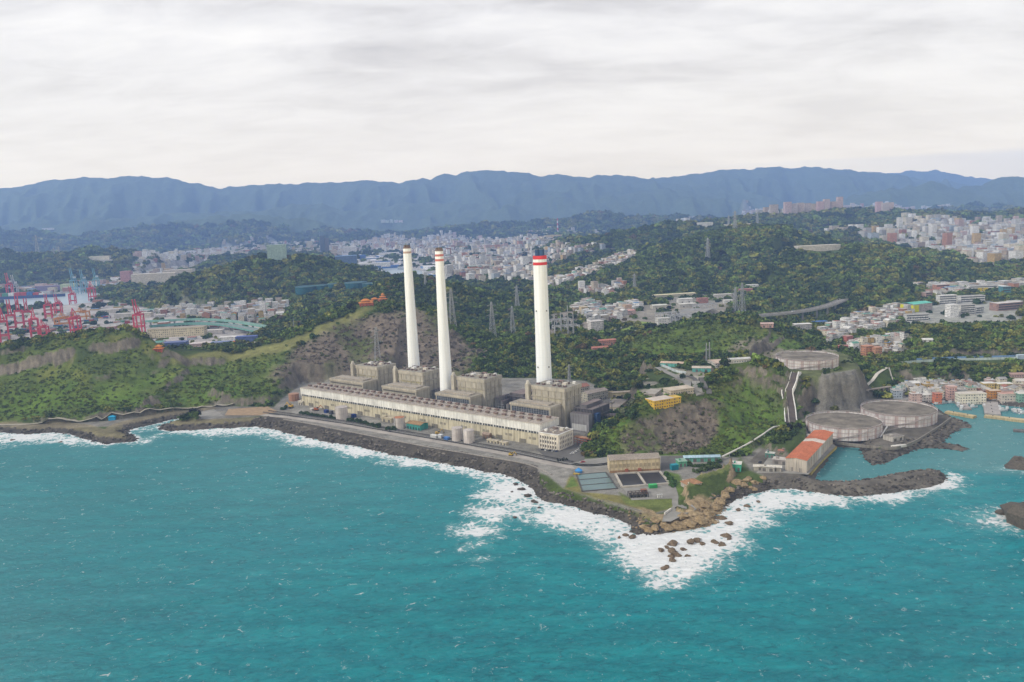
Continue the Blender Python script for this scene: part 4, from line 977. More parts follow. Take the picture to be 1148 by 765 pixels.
# four boiler houses
BO = [dict(l=(12, 79), m=(39, 81), z=53.5, lz=37.5, lt=39, louv=False, w='leftmost of the four, standing under the brown scrub slope'),
      dict(l=(115, 176), m=(121, 164), z=53.5, lz=37.0, lt=39, louv=False, w='in front of the leftmost white chimney'),
      dict(l=(206, 262), m=(223, 266), z=54.0, lz=36.5, lt=42, louv=True, w='just right of the middle white chimney'),
      dict(l=(321, 377), m=(337, 382), z=54.5, lz=37.0, lt=43, louv=True, w='in front of the red banded chimney')]
for i, q in enumerate(BO):
    s0, s1 = q['m']; l0, l1 = q['l']; hz_ = q['z'] - GZ0; lh = q['lz'] - GZ0; lt = q['lt']
    b = Thing('boiler_house', at_hall(s0, 64), HALL_RZ, 'concrete boiler house, ' + q['w'], 'boiler house', 'concrete boiler houses behind the turbine hall')
    W = s1 - s0; o0 = l0 - s0; o1 = l1 - s0; ft = lt - 64
    m = MB(); m.box(0, W, 0, 33, 0, hz_ - 4.5, CONC, CONCD); m.box(-0.7, W + 0.7, -0.7, 33.7, hz_ - 4.5, hz_, (0.50, 0.455, 0.375), CONCD)
    m.box(-0.9, W + 0.9, -0.9, 33.9, hz_ - 12.5, hz_ - 11.7, (0.47, 0.43, 0.35))
    for k in range(5): x = W * (k + .5) / 5; m.box(x - .5, x + .5, -0.5, -0.01, lh, hz_ - 4.6, (0.46, 0.42, 0.33))
    for k in range(4):
        y = 3 + k * 8; m.box(W + 0.01, W + 0.6, y, y + 1.2, 0, hz_ - 4.6, (0.40, 0.37, 0.31))
    for k in range(5): m.box(W + 0.02, W + 0.35, 5, 28, 5 + k * 7.5, 5.5 + k * 7.5, (0.38, 0.35, 0.30))
    b.part('wall', m, M_STREAK)
    m = MB(); m.box(o0, o1, ft, -0.75, 0, lh - 2.6, (0.46, 0.42, 0.34), CONCD); m.box(o0 - .5, o1 + .5, ft - .6, -0.76, lh - 2.6, lh, (0.52, 0.47, 0.385), (0.37, 0.335, 0.28))
    m.box(o0 + 6, o1 - 6, ft + 5, -6, lh + 0.01, lh + 1.5, (0.44, 0.39, 0.33))
    fb = b.part('front_block', m, M_STREAK)
    m = MB(); lz0 = lh - (11.2 if q['louv'] else 6.0); lz1 = lh - (3.6 if q['louv'] else 4.2)
    m.box(o0 + 2, o1 - 2, ft - 0.14, ft - 0.02, lz0, lz1, (0.075, 0.085, 0.105) if q['louv'] else (0.13, 0.12, 0.105))
    if q['louv']:
        n_ = int((o1 - o0 - 4) / 3.4)
        for k in range(n_ + 1): x = o0 + 2 + k * (o1 - o0 - 4.4) / n_; m.box(x, x + .4, ft - .4, ft - .15, lz0, lz1, (0.33, 0.34, 0.36))
        for k in range(3): m.box(o0 + 2, o1 - 2, ft - .32, ft - .15, lz0 + 1.4 + k * 2, lz0 + 1.65 + k * 2, (0.28, 0.29, 0.31))
    b.part('louvre', m, M_PAINT, parent=fb)
    m = MB(); m.box(3, W - 3, -0.22, -0.02, lh + 2, hz_ - 13, (0.43, 0.39, 0.24) if i < 2 else (0.50, 0.46, 0.35)); b.part('cladding_panel', m, M_STREAK)
    # slim stair tower with a rounded head at the left front corner
    m = MB(); m.box(-6.8, -2.0, -4.2, 1.0, 0, hz_ + 1.5, (0.52, 0.48, 0.40)); m.cyl(-4.4, -1.6, hz_ + 1.5, hz_ + 5, 2.5, 1.5, (0.60, 0.56, 0.48), 10); b.part('stair_tower', m, M_STREAK)
    m0 = MB(); m0.cyl(0, 0, 0, 1.7, 2.2, 2.2, (0.16, 0.11, 0.10), 12, (0.05, 0.04, 0.04)); m0.cyl(0, 0, 1.72, 2.0, 1.2, .9, (0.4, 0.36, .33), 8)
    f0 = None
    for k in range(6):
        for j in range(2):
            if (i + k + j * 2) % 5 == 0: continue
            if f0 is None: f0 = m0.build('fan', M_PAINT, b.o); f = f0
            else: f = f0.copy(); COLL.objects.link(f)
            f.location = (4 + k * (W - 8) / 5, 7 + j * 17, hz_ + 0.01)
    m = MB()
    for (x, y, w_, d_, h_, c_) in ((W * .25, 13, 5, 5, 2.6, WHITE), (W * .5, 12, 4, 6, 2.2, (0.5, 0.46, 0.4)), (W * .72, 14, 5, 4, 3, (0.62, 0.57, 0.5)), (W * .4, 27, 6, 3, 2, (0.3, 0.2, 0.17)), (W * .85, 26, 3, 3, 2.6, WHITE)):
        m = MB(); m.box(x, x + w_, y, y + d_, hz_ + .01, hz_ + h_, c_); b.part('roof_unit', m)
    # steel framed ducts on the right hand side
    m = MB(); c1_, c2_ = (0.17, 0.155, 0.155), (0.24, 0.225, 0.22)
    for k in range(3): m.box(W + 2 + k * 6, W + 6 + k * 6, 16 + k * 3, 40, 0, 22 - k * 4, c1_ if k % 2 else c2_, (0.20, 0.16, 0.15))
    for k in range(5):
        m.bar((W + 3 + k * 4, 12, 0), (W + 3 + k * 4, 12, 14 + (k % 2) * 6), 0.5, STEEL); m.bar((W + 3, 12, 4 + 3 * k), (W + 19, 12, 4 + 3 * k), 0.4, STEEL)
    b.part('duct', m, M_PAINT)
# ash precipitators: dark frames between the boiler houses and behind
for i, (s_, t_, w_, d_, h_, lab) in enumerate(((84, 104, 34, 26, 20, 'dark steel precipitator behind the gap beside the first boiler house'), (168, 100, 36, 32, 21, 'dark steel precipitator between the second and third boiler houses'),
                              (272, 96, 44, 34, 25, 'dark steel precipitator under the red banded chimney, left of the last boiler house'), (388, 74, 24, 40, 28, 'grey steel precipitator with blue column right of the last boiler house'))):
    t = Thing('precipitator', at_hall(s_, t_), HALL_RZ, lab, 'precipitator', 'precipitators behind the boiler houses')
    m = MB(); m.box(2, w_ - 2, 2, d_ - 2, h_ * .45, h_ * .85, (0.115, 0.105, 0.115), (0.20, 0.165, 0.16)); m.box(4, w_ * .55, 4, d_ - 4, h_ * .85, h_, (0.15, 0.14, 0.15), (0.24, 0.19, 0.18)); t.part('casing', m, M_PAINT)
    m = MB(); nx = 6
    for k in range(nx + 1):
        for y in (0, d_ / 2, d_): m.bar((k * w_ / nx, y, 0), (k * w_ / nx, y, h_ * .9), 0.6, (0.14, 0.135, 0.15))
    for z in (.3, .6, .9):
        for y in (0, d_): m.bar((0, y, h_ * z), (w_, y, h_ * z), 0.5, (0.17, 0.16, 0.17))
        for x in (0, w_): m.bar((x, 0, h_ * z), (x, d_, h_ * z), 0.5, (0.17, 0.16, 0.17))
    for k in range(nx): m.bar((k * w_ / nx, 0, 0), ((k + 1) * w_ / nx, 0, h_ * .6), 0.35, (0.2, 0.2, 0.2))
    t.part('steel_frame', m, M_PAINT)
    if i == 3:
        m = MB(); m.box(w_ + .3, w_ + 4, 2, 9, 0, h_ * .72, (0.03, 0.07, 0.17)); t.part('blue_column', m, M_PAINT)
        m = MB(); m.box(0, w_, -9, -1, 0, h_ * .75, (0.26, 0.25, 0.26), (0.15, 0.13, 0.13)); m.box(2, w_ - 3, -9.3, -9.02, 2, 9, (0.55, 0.55, 0.55)); t.part('side_shed', m, M_STREAK)

# chimneys
def chimney(px, py, D, r0, r1, ztop, kind, label):
    p = PD(px, py, D)
    c = Thing('chimney', (p[0], p[1], GZ0), 0, label, 'chimney', 'tall white chimneys of the power station')
    hh = ztop - GZ0; n = 40
    m = MB(); NS_ = 14
    white = (0.80, 0.835, 0.87) if kind == 'bands' else (0.83, 0.85, 0.865)
    def rr(z): q = z / hh; return r0 + (r1 - r0) * (1 - max(0.0, 1 - q)**1.25)
    zs = [hh * k / NS_ for k in range(NS_ + 1)]
    for a, b in zip(zs[:-1], zs[1:]): m.cyl(0, 0, a, b, rr(a), rr(b), white, n, cap=(b == zs[-1]))
    c.part('shaft', m, M_CHIM, smooth=True)
    def ring(z0, z1, e, colr, name):
        mm = MB(); mm.cyl(0, 0, z0, z1, rr(z0) + e, rr(z1) + e, colr, n); mm.cyl(0, 0, z0 - 0.02, z0, rr(z0) + e, rr(z0) + e, colr, n, cap=False); return c.part(name, mm, M_PAINT)
    if kind == 'bands':
        ring(hh - 3.8, hh + 0.2, 0.12, (0.62, 0.045, 0.05), 'red_band'); ring(hh - 10.5, hh - 7.2, 0.12, (0.62, 0.045, 0.05), 'red_band')
        for a in range(4):
            mm = MB(); x, y = 3.4 * cos(a * pi / 2 + .6), 3.4 * sin(a * pi / 2 + .6)
            mm.cyl(x, y, hh + .2, hh + 7.0, 2.75, 2.75, (0.035, 0.085, 0.20), 16, (0.02, 0.02, 0.025)); mm.cyl(x, y, hh + 7.01, hh + 7.8, 2.9, 2.9, (0.14, 0.19, 0.28), 16, (0.02, 0.02, 0.02)); c.part('flue', mm, M_PAINT)
        mm = MB(); 
        for z in (62, 128): 
            for a in range(4): mm.box(-0.7 + (rr(z) + .1) * cos(a * 1.57 + .7) , 0.7 + (rr(z) + .1) * cos(a * 1.57 + .7), -0.7 + (rr(z) + .1) * sin(a * 1.57 + .7), .7 + (rr(z) + .1) * sin(a * 1.57 + .7), z, z + 1.6, (0.2, 0.2, 0.2))
        c.part('hatch', mm, M_PAINT)
    else:
        ring(hh - 6.2, hh - 3.6, 0.10, (0.50, 0.36, 0.30) if kind == 'faint' else (0.60, 0.20, 0.17), 'faded_band')
        if kind == 'red': ring(hh - 12.0, hh - 9.4, 0.12, (0.62, 0.22, 0.18), 'faded_band')
        mm = MB(); mm.cyl(0, 0, hh + .01, hh + 2.2, rr(hh) * .92, rr(hh) * .92, (0.22, 0.15, 0.13), 24); c.part('rim', mm, M_PAINT)
        mm = MB()
        for a in range(4): mm.cyl(2.3 * cos(a * 1.57 + .5), 2.3 * sin(a * 1.57 + .5), hh + 2.2, hh + 4.4, 1.9, 1.9, (0.17, 0.12, 0.10), 12, (0.02, 0.02, 0.02))
        c.part('flue', mm, M_PAINT)
    mm = MB(); mm.box(rr(0) * -.1, rr(0) * .1, -r0 * 1.02, -r0 * .9, 0, 4, (0.1, 0.1, 0.1)); mm.cyl(0, 0, 0, 1.2, r0 + 1.2, r0 + 1.2, (0.4, 0.38, 0.33), n); c.part('plinth', mm, M_PAINT)
    clear(p, 22)
m_, g, b = new_mat('chimney paint', 0.7, 0.2)
geo = g.node('ShaderNodeNewGeometry'); mp = g.node('ShaderNodeMapping'); mp.inputs['Scale'].default_value = (1, 1, 0.025); g.link(geo.outputs['Position'], mp.inputs[0])
k1 = g.maprange(g.noise(mp.outputs[0], 0.5, 5, 0.65), 0.3, 0.65, 0.86, 1.03)
_, _, zz = g.sep(geo.outputs['Position'])
seam = g.maprange(g.math('FRACT', g.math('DIVIDE', zz, 9.0)), 0.0, 0.06, 0.93, 1.0)
soot = g.math('MULTIPLY', g.maprange(zz, 90.0, 205.0, 0.0, 0.5), g.maprange(g.noise(mp.outputs[0], 0.35, 6, .7), .42, .66))
g.link(g.mix(soot, g.mix(1.0, g.attr('Col').outputs['Color'], g.math('MULTIPLY', k1, seam), 'MULTIPLY'), (0.40, 0.37, 0.33)), b.inputs['Base Color'])
M_CHIM = m_
chimney(464.8, 420, 1092, 8.8, 5.3, 208.5, 'faint', 'leftmost tall white chimney with dark brown rim, plain faded bands at its top')
chimney(500.6, 436, 1018, 8.6, 5.2, 206.5, 'red', 'middle tall white chimney with brown rim and faded red bands')
chimney(610.3, 432, 958, 9.6, 7.9, 199.0, 'bands', 'rightmost white chimney with bright red and white bands under four blue flues')

# ------------------------------------------------------------------ ribbons: roads, walls and railings laid over the ground
def smooth_path(pts, step=6.0):
    pts = np.array(pts, float); out = []
    n = len(pts)
    for i in range(n - 1):
        p0, p1, p2, p3 = pts[max(i - 1, 0)], pts[i], pts[i + 1], pts[min(i + 2, n - 1)]
        k = max(2, int(np.linalg.norm((p2 - p1)[:2]) / step))
        for t in np.linspace(0, 1, k, endpoint=False):
            out.append(0.5 * ((2 * p1) + (-p0 + p2) * t + (2 * p0 - 5 * p1 + 4 * p2 - p3) * t * t + (-p0 + 3 * p1 - 3 * p2 + p3) * t**3))
    out.append(pts[-1]); return np.array(out)
def normals2(p):
    d = np.gradient(p[:, :2], axis=0); d /= np.linalg.norm(d, axis=1)[:, None] + 1e-9
    return np.stack([-d[:, 1], d[:, 0]], 1)
def drape(p, lift, flat=False):
    z = zat(p[:, 0], p[:, 1]) + lift
    return z
def ribbon(name, pts, width, mat, lift=0.3, offset=0.0, thick=0.0, colr=(0.2, 0.2, 0.2), z=None, kind='structure', parent=None, step=6.0):
    p = smooth_path(pts, step); nn_ = normals2(p)
    a = p[:, :2] + nn_ * (offset + width / 2); b = p[:, :2] + nn_ * (offset - width / 2)
    if z is None: zc = np.maximum(zat(p[:, 0], p[:, 1]), np.maximum(zat(a[:, 0], a[:, 1]), zat(b[:, 0], b[:, 1]))) + lift
    elif isinstance(z, str): zc = p[:, 2] + lift
    else: zc = np.full(len(p), z + lift)
    m = MB()
    for i in range(len(p) - 1):
        q = [(*b[i], zc[i]), (*b[i + 1], zc[i + 1]), (*a[i + 1], zc[i + 1]), (*a[i], zc[i])]
        m.face(q, colr)
        if thick:
            lo = [(x, y, zz_ - thick) for x, y, zz_ in q]
            m.face([lo[0], lo[1], q[1], q[0]], colr); m.face([q[3], q[2], lo[2], lo[3]], colr); m.face(lo[::-1], colr)
    if thick:
        m.face([(*a[0], zc[0] - thick), (*b[0], zc[0] - thick), (*b[0], zc[0]), (*a[0], zc[0])], colr); m.face([(*b[-1], zc[-1] - thick), (*a[-1], zc[-1] - thick), (*a[-1], zc[-1]), (*b[-1], zc[-1])], colr)
    for k in range(0, len(p), 2): clear(p[k], width / 2 + 3 + abs(offset))
    o = m.build(name, mat, parent)
    if kind: o['kind'] = kind
    return o
def flatpts(px, z): return [P(x, y, z) for x, y in px]
def groundpts(px): return [hit(x, y) for x, y in px]
def wall_line(name, pts, h, th, colr, label, cat, lift=0.0, z=None, mat=None, group=None, step=8.0):
    p = smooth_path(pts, step); c0 = p[len(p) // 2].copy()
    nn_ = normals2(p); m = MB()
    zb = zat(p[:, 0], p[:, 1]) if z is None else np.full(len(p), float(z))
    zb = zb + lift
    c0[2] = zb[len(p) // 2]
    for i in range(len(p) - 1):
        A_ = p[i, :2] + nn_[i] * th / 2; B_ = p[i, :2] - nn_[i] * th / 2; C_ = p[i + 1, :2] - nn_[i + 1] * th / 2; D_ = p[i + 1, :2] + nn_[i + 1] * th / 2
        z0, z1 = zb[i], zb[i + 1]
        m.face([(*B_, z0 - .6), (*C_, z1 - .6), (*C_, z1 + h), (*B_, z0 + h)], colr); m.face([(*D_, z1 - .6), (*A_, z0 - .6), (*A_, z0 + h), (*D_, z1 + h)], colr)
        m.face([(*B_, z0 + h), (*C_, z1 + h), (*D_, z1 + h), (*A_, z0 + h)], colr)
        if i == 0: m.face([(*A_, z0 - .6), (*B_, z0 - .6), (*B_, z0 + h), (*A_, z0 + h)], colr)
        if i == len(p) - 2: m.face([(*C_, z1 - .6), (*D_, z1 - .6), (*D_, z1 + h), (*C_, z1 + h)], colr)
    o = m.build(name, mat or M_STREAK, origin=c0); tag(o, label, cat, group); return o

# shore road in front of the hall
SHORE = flatpts([(226, 460), (262, 459), (298, 462), (332, 466.5), (382, 473.5), (432, 482), (482, 490.5), (532, 499), (582, 508), (612, 514.5), (640, 520), (662, 522), (690, 519)], 7.0)
ribbon('shore_road', SHORE, 7.0, M_ASPHALT, 0.12)
ribbon('shore_road_markings', SHORE, 0.35, plain('road paint', (0.6, 0.6, 0.55), 0.8, 0.2), 0.14)
ribbon('promenade', SHORE[2:-1], 9.0, plain('pale promenade', (0.33, 0.30, 0.27), 0.9, 0.3, 0.08), 0.1, offset=-9.5)
wall_line('seawall', [p + np.array([0, 0, 0]) for p in flatpts([(318, 471), (350, 476.5), (390, 484.5), (430, 492.5), (480, 502), (530, 510.5), (580, 519), (600, 524.5), (618, 533)], 6.5)], 1.6, 1.2, (0.36, 0.33, 0.30), 'long low grey seawall above the rock bank along the shore road', 'sea wall', z=6.2)
for off, lab in ((4.6, 'dark steel guard rail on the landward side of the shore road'), (-4.6, 'dark steel guard rail on the seaward side of the shore road')):
    p = smooth_path(SHORE[2:-2], 4.0); nn_ = normals2(p); q = p[:, :2] + nn_ * off
    t = Thing('guard_rail', (q[0][0], q[0][1], 7.0), 0, lab, 'guard rail', None)
    m = MB(); m2 = MB()
    for i in range(len(q) - 1):
        a, b = q[i] - q[0], q[i + 1] - q[0]
        m.bar((a[0], a[1], 1.1), (b[0], b[1], 1.1), 0.35, (0.07, 0.065, 0.065), 0.5); m.bar((a[0], a[1], .5), (b[0], b[1], .5), 0.25, (0.08, 0.075, 0.075)); m2.bar((a[0], a[1], 0), (a[0], a[1], 1.3), 0.3, (0.08, 0.075, 0.075))
    t.part('rail', m); t.part('post', m2)
# yard and the road up behind the station
flat_sheet('station_yard', PP([(600, 503), (632, 505), (648, 496), (657, 486), (664, 470), (667, 455), (672, 444), (684, 447), (682, 458), (672, 474), (662, 492), (656, 505), (655, 516), (640, 519), (612, 513)], 7.0), 7.10, M_ASPHALT)
flat_sheet('pumping_yard', PP([(655, 516), (684, 512), (684, 531), (662, 533), (646, 527), (640, 521)], 7.0), 7.12, M_YARD)
flat_sheet('pumping_yard', PP([(741, 512), (768, 511), (795, 512), (770, 519), (757, 526), (748, 527), (741, 530)], 7.0), 7.11, M_ASPHALT)
ribbon('shore_track', groundpts([(-40, 480), (0, 477), (60, 473.5), (120, 470), (180, 462), (226, 457), (262, 455)]), 6.0, plain('dusty track', (0.33, 0.30, 0.235), 0.9, 0.3, 0.1), 0.25)
flat_sheet('slipway', PP([(222, 462.5), (240, 459), (252, 467.5), (236, 470.5), (225, 470)], 6.0), 6.3, M_YARD)
flat_sheet('earth_yard', PP([(252, 466), (256, 459), (300, 456), (312, 462), (290, 466)], 6.0), 6.25, plain('bare earth', (0.30, 0.215, 0.135), 0.95, 0.3, 0.15))

# ------------------------------------------------------------------ small things in the station yard
def tank(px, py, r, h, colr, label, z=GZ0, top=None, group=None, name='storage_tank'):
    p = P(px, py, z); t = Thing(name, (p[0], p[1], z), random.uniform(0, 6), label, 'tank', group)
    m = MB(); m.cyl(0, 0, 0, h, r, r, colr, 28); m.cyl(0, 0, h * .5, h * .5 + .35, r + .1, r + .1, tuple(c * .85 for c in colr), 28); sh = t.part('shell', m, M_STREAK)
    m = MB(); m.cyl(0, 0, h + .01, h + 1.3, r + .15, r * .15, top or tuple(c * .8 for c in colr), 28); t.part('roof', m, M_STREAK)
    m = MB(); m.bar((r + .4, 0, 0), (r + .4, 0, h + 1.2), .25, STEEL); m.bar((r + .4, .7, 0), (r + .4, .7, h + 1.2), .25, STEEL)
    for k in range(int(h / 1.2)): m.bar((r + .4, 0, k * 1.2 + .5), (r + .4, .7, k * 1.2 + .5), .15, STEEL)
    t.part('ladder', m, parent=sh)
    clear(p, r + 3); return t
TW = (0.66, 0.60, 0.57)
tank(329.8, 449, 7.0, 9.5, (0.42, 0.23, 0.15), 'rusty brown round tank at the left end of the turbine hall', top=(0.40, 0.24, 0.17))
tank(383.5, 469.5, 7.4, 15, TW, 'pale pink tank standing between the two hedges before the hall')
tank(448, 480, 6.2, 13, TW, 'pale tank with rusty orange lid in front of the hall', top=(0.48, 0.22, 0.12))
tank(513, 493.5, 5.9, 14, TW, 'left of the twin pale tanks by the shore road', group='twin pale tanks')
tank(526, 496, 5.9, 14, TW, 'right of the twin pale tanks by the shore road', group='twin pale tanks')

def shed(px, py, w_, d_, h_, colr, rcol, label, z=GZ0, rz=None, rise=1.6, name='shed', cat='shed', along='x', kind='gable', doors=2, group=None, mat=None, wmat=None, door_col=(0.16, 0.15, 0.14)):
    """a shed whose front left ground corner stands at the pixel; w_ along the frame's x"""
    p = hit(px, py) if z is None else P(px, py, z)
    rz = HALL_RZ if rz is None else rz
    t = Thing(name, tuple(p), rz, label, cat, group)
    m = MB()
    if kind == 'gable':
        m.gable(0, w_, 0, d_, -0.5, h_, rise, colr, rcol, along=along, roof=False); t.part('wall', m, wmat or M_STREAK)
        m = MB(); m.gable(0, w_, 0, d_, 0, h_, rise, colr, rcol, along=along, walls=False, over=.7); t.part('roof', m, mat or M_STREAK)
    elif kind == 'hip':
        m.box(0, w_, 0, d_, -0.5, h_, colr); t.part('wall', m, wmat or M_STREAK)
        m = MB(); m.hip(0, w_, 0, d_, h_ + .02, rise, rcol, over=.9); t.part('roof', m, mat or M_STREAK)
    else:
        m.box(0, w_, 0, d_, -0.5, h_, colr, rcol); t.part('wall', m, wmat or M_STREAK)
        m = MB(); m.box(-.5, w_ + .5, -.5, d_ + .5, h_ + .01, h_ + .5, tuple(min(1, c * 1.15) for c in colr), rcol); m.box(w_ * .2, w_ * .35, d_ * .3, d_ * .6, h_ + .51, h_ + 1.8, tuple(c * .8 for c in colr)); t.part('roof', m, mat or M_STREAK)
    if doors:
        m0 = MB(); dw = min(3.2, w_ / (doors * 2)); m0.box(-dw / 2, dw / 2, -.1, -.02, 0, min(3.2, h_ * .7), door_col); d0 = None
        for k in range(doors):
            if d0 is None: d0 = m0.build('door', M_PAINT, t.o); d = d0
            else: d = d0.copy(); COLL.objects.link(d)
            d.location = (w_ * (k + .5) / doors, 0, 0)
    c = math.hypot(w_, d_) / 2; q = (p[0] + cos(rz) * w_ / 2 - sin(rz) * d_ / 2, p[1] + sin(rz) * w_ / 2 + cos(rz) * d_ / 2); clear(q, c + 2)
    return t
shed(334.5, 454, 9, 8, 5, (0.62, 0.57, 0.47), (0.66, 0.60, 0.52), 'small cream shed at the left corner of the hall', kind='flat')
shed(456, 480.5, 22, 13, 6.5, (0.06, 0.30, 0.27), (0.36, 0.23, 0.12), 'open shed with teal front and brown roof in front of the hall', doors=5, door_col=(0.03, 0.06, 0.06), name='workshop', cat='workshop')
shed(428, 472.5, 17, 7, 5, (0.52, 0.46, 0.33), (0.55, 0.48, 0.36), 'cream lean-to shed between the right hedge and the lidded tank', kind='flat')
shed(541, 491.5, 9, 5, 5, (0.28, 0.18, 0.13), (0.33, 0.25, 0.2), 'small brown hut against the front wall of the hall')
shed(546, 496, 14, 4, 3, (0.60, 0.54, 0.40), (0.52, 0.46, 0.37), 'low cream store against the hall, left one of two', doors=3, kind='flat', group='low cream stores')
shed(560, 498.5, 9, 4, 3, (0.60, 0.54, 0.40), (0.58, 0.52, 0.42), 'low cream store against the hall, right and shorter one of two', kind='flat', group='low cream stores')
def crate(px, py, w_, d_, h_, colr, label, z=GZ0, rz=None, name='container', cat='container', group=None, ground=False):
    p = hit(px, py) if ground else P(px, py, z); rz = HALL_RZ if rz is None else rz
    t = Thing(name, tuple(p), rz, label, cat, group)
    m = MB(); m.box(-w_ / 2, w_ / 2, -d_ / 2, d_ / 2, 0, h_, colr, tuple(min(.9, c * 1.1) for c in colr))
    for k in range(int(w_ / 0.8)): x = -w_ / 2 + .4 + k * .8; m.box(x, x + .3, -d_ / 2 - .12, -d_ / 2 - .01, .2, h_ - .2, tuple(c * .85 for c in colr)); 
    t.part('body', m)
    m = MB(); m.box(w_ / 2 + .01, w_ / 2 + .12, -d_ / 2 + .15, -.05, .15, h_ - .15, tuple(c * .7 for c in colr)); m.box(w_ / 2 + .01, w_ / 2 + .12, .05, d_ / 2 - .15, .15, h_ - .15, tuple(c * .7 for c in colr)); t.part('door', m)
    m = MB()
    for x in (-1, 1):
        for y in (-1, 1): m.box(x * w_ / 2 - .15, x * w_ / 2 + .15, y * d_ / 2 - .15, y * d_ / 2 + .15, -.02, h_ + .08, tuple(c * .6 for c in colr))
    t.part('corner_post', m); clear(p, w_ / 2 + 2); return t
crate(396.7, 468, 5, 4, 4.2, (0.03, 0.07, 0.30), 'dark blue container beside the pale pink tank')
crate(366, 463, 5, 4, 4, (0.04, 0.07, 0.25), 'dark blue container behind the left hedge')
crate(371.5, 464.5, 4, 3.5, 4.5, (0.12, 0.12, 0.13), 'grey container just right of a dark blue one behind the left hedge')
crate(350, 460, 5, 4, 2.6, (0.62, 0.60, 0.56), 'white container behind the left hedge beside orange machinery')
crate(487, 490.5, 9, 4, 3, (0.70, 0.70, 0.69), 'white container left of the twin pale tanks')
crate(501, 493, 6, 4, 3, (0.08, 0.22, 0.55), 'bright blue container left of the twin pale tanks')
crate(494, 491, 5, 4, 4, (0.72, 0.74, 0.76), 'tall pale container between the white and bright blue ones by the road')
def machine(px, py, colr, label, z=GZ0, rz=0.3, s=1.0, ground=False):
    p = hit(px, py) if ground else P(px, py, z); t = Thing('excavator', tuple(p), rz, label, 'excavator')
    m = MB()
    for y in (-1.5, 1.5): m.box(-2.6 * s, 2.6 * s, (y - .5) * s, (y + .5) * s, 0, 1.1 * s, (0.05, 0.05, 0.05))
    t.part('track', m)
    m = MB(); m.box(-2.8 * s, 1.8 * s, -1.6 * s, 1.6 * s, 1.12 * s, 2.7 * s, colr); m.box(-2.8 * s, -.8 * s, -1.5 * s, 1.5 * s, 2.71 * s, 3.2 * s, colr); t.part('body', m)
    m = MB(); m.box(0.2 * s, 1.9 * s, -1.55 * s, -.2 * s, 2.72 * s, 4.3 * s, (0.06, 0.07, 0.08), colr); t.part('cab', m)
    m = MB(); m.bar((1.6 * s, .5 * s, 2.2 * s), (4.8 * s, .5 * s, 5.6 * s), .7 * s, colr); m.bar((4.8 * s, .5 * s, 5.6 * s), (7.2 * s, .5 * s, 2.2 * s), .55 * s, colr); t.part('arm', m)
    m = MB(); m.box(6.4 * s, 7.8 * s, -.3 * s, 1.3 * s, .9 * s, 2.2 * s, (0.15, 0.13, 0.1)); t.part('bucket', m); clear(p, 6)
machine(355, 460.5, (0.55, 0.16, 0.05), 'orange excavator behind the left hedge', s=1.15)
machine(326, 457, (0.55, 0.34, 0.05), 'yellow excavator at the left end of the hall beside the cream shed', s=1.2, rz=2.6)
machine(491, 487, (0.50, 0.33, 0.08), 'yellow excavator in front of the hall, behind the containers', s=1.0)
machine(573, 511, (0.55, 0.37, 0.05), 'small yellow excavator at the edge of the shore road', s=.8, rz=-.4)

# cars
def make_car():
    root = empty('parked_car', (0, 0, 0))
    m = MB(); prof = [(-2.2, .35), (-2.2, .95), (-1.5, 1.0), (1.0, 1.0), (2.1, .85), (2.2, .35)]
    for i in range(len(prof) - 1):
        (x0, z0), (x1, z1) = prof[i], prof[i + 1]; m.face([(x0, -.88, z0), (x1, -.88, z1), (x1, .88, z1), (x0, .88, z0)][::-1] if i != 0 else [(x0, -.88, z0), (x0, .88, z0), (x1, .88, z1), (x1, -.88, z1)][::-1], (1, 1, 1))
    m.face([(x, -.88, z) for x, z in prof][::-1], (1, 1, 1)); m.face([(x, .88, z) for x, z in prof], (1, 1, 1))
    m.face([(-1.2, -.7, 1.5), (.2, -.7, 1.5), (.2, .7, 1.5), (-1.2, .7, 1.5)], (1, 1, 1))
    body = m.build('body', M_CAR, root)
    m = MB(); lo = [(-1.9, -.82), (.95, -.82), (.95, .82), (-1.9, .82)]; hi = [(-1.2, -.7), (.2, -.7), (.2, .7), (-1.2, .7)]
    for i in range(4): a, b, c, d = lo[i], lo[(i + 1) % 4], hi[(i + 1) % 4], hi[i]; m.face([(*a, 1.0), (*b, 1.0), (*c, 1.49), (*d, 1.49)], (0.03, 0.035, 0.04))
    m.build('window', M_GLOSS, root)
    wm = MB()
    for i in range(12):
        a, b = 2 * pi * i / 12, 2 * pi * (i + 1) / 12
        wm.face([(.33 * cos(a), -.1, .33 * sin(a)), (.33 * cos(b), -.1, .33 * sin(b)), (.33 * cos(b), .1, .33 * sin(b)), (.33 * cos(a), .1, .33 * sin(a))], (0.02, 0.02, 0.02))
    for y in (-.1, .1): wm.face([(.33 * cos(2 * pi * i / 12), y, .33 * sin(2 * pi * i / 12)) for i in range(12)], (0.2, 0.2, 0.2))
    w0 = None
    for x in (-1.35, 1.35):
        for y in (-.85, .85):
            o = wm.build('wheel', M_PAINT, root) if w0 is None else w0.copy()
            if w0 is None: w0 = o
            else: COLL.objects.link(o)
            o.location = (x, y, .33)
    return root
m_, g, b = new_mat('car paint', 0.25, 0.5)
g.link(g.node('ShaderNodeObjectInfo').outputs['Color'], b.inputs['Base Color'])
M_CAR = m_
CAR0 = make_car(); CARN = [0]
def car(x, y, z, rz, colr, label, group, scale=1.0):
    o = CAR0 if CARN[0] == 0 else copy_tree(CAR0)
    CARN[0] += 1
    o.location = (float(x), float(y), float(z)); o.rotation_euler = (0, 0, rz)
    o.scale = (scale,) * 3
    for ch in o.children:
        if ch.name.startswith('body'): ch.color = tuple(colr) + (1,)
    tag(o, label, 'car', group); clear((x, y), 3); return o
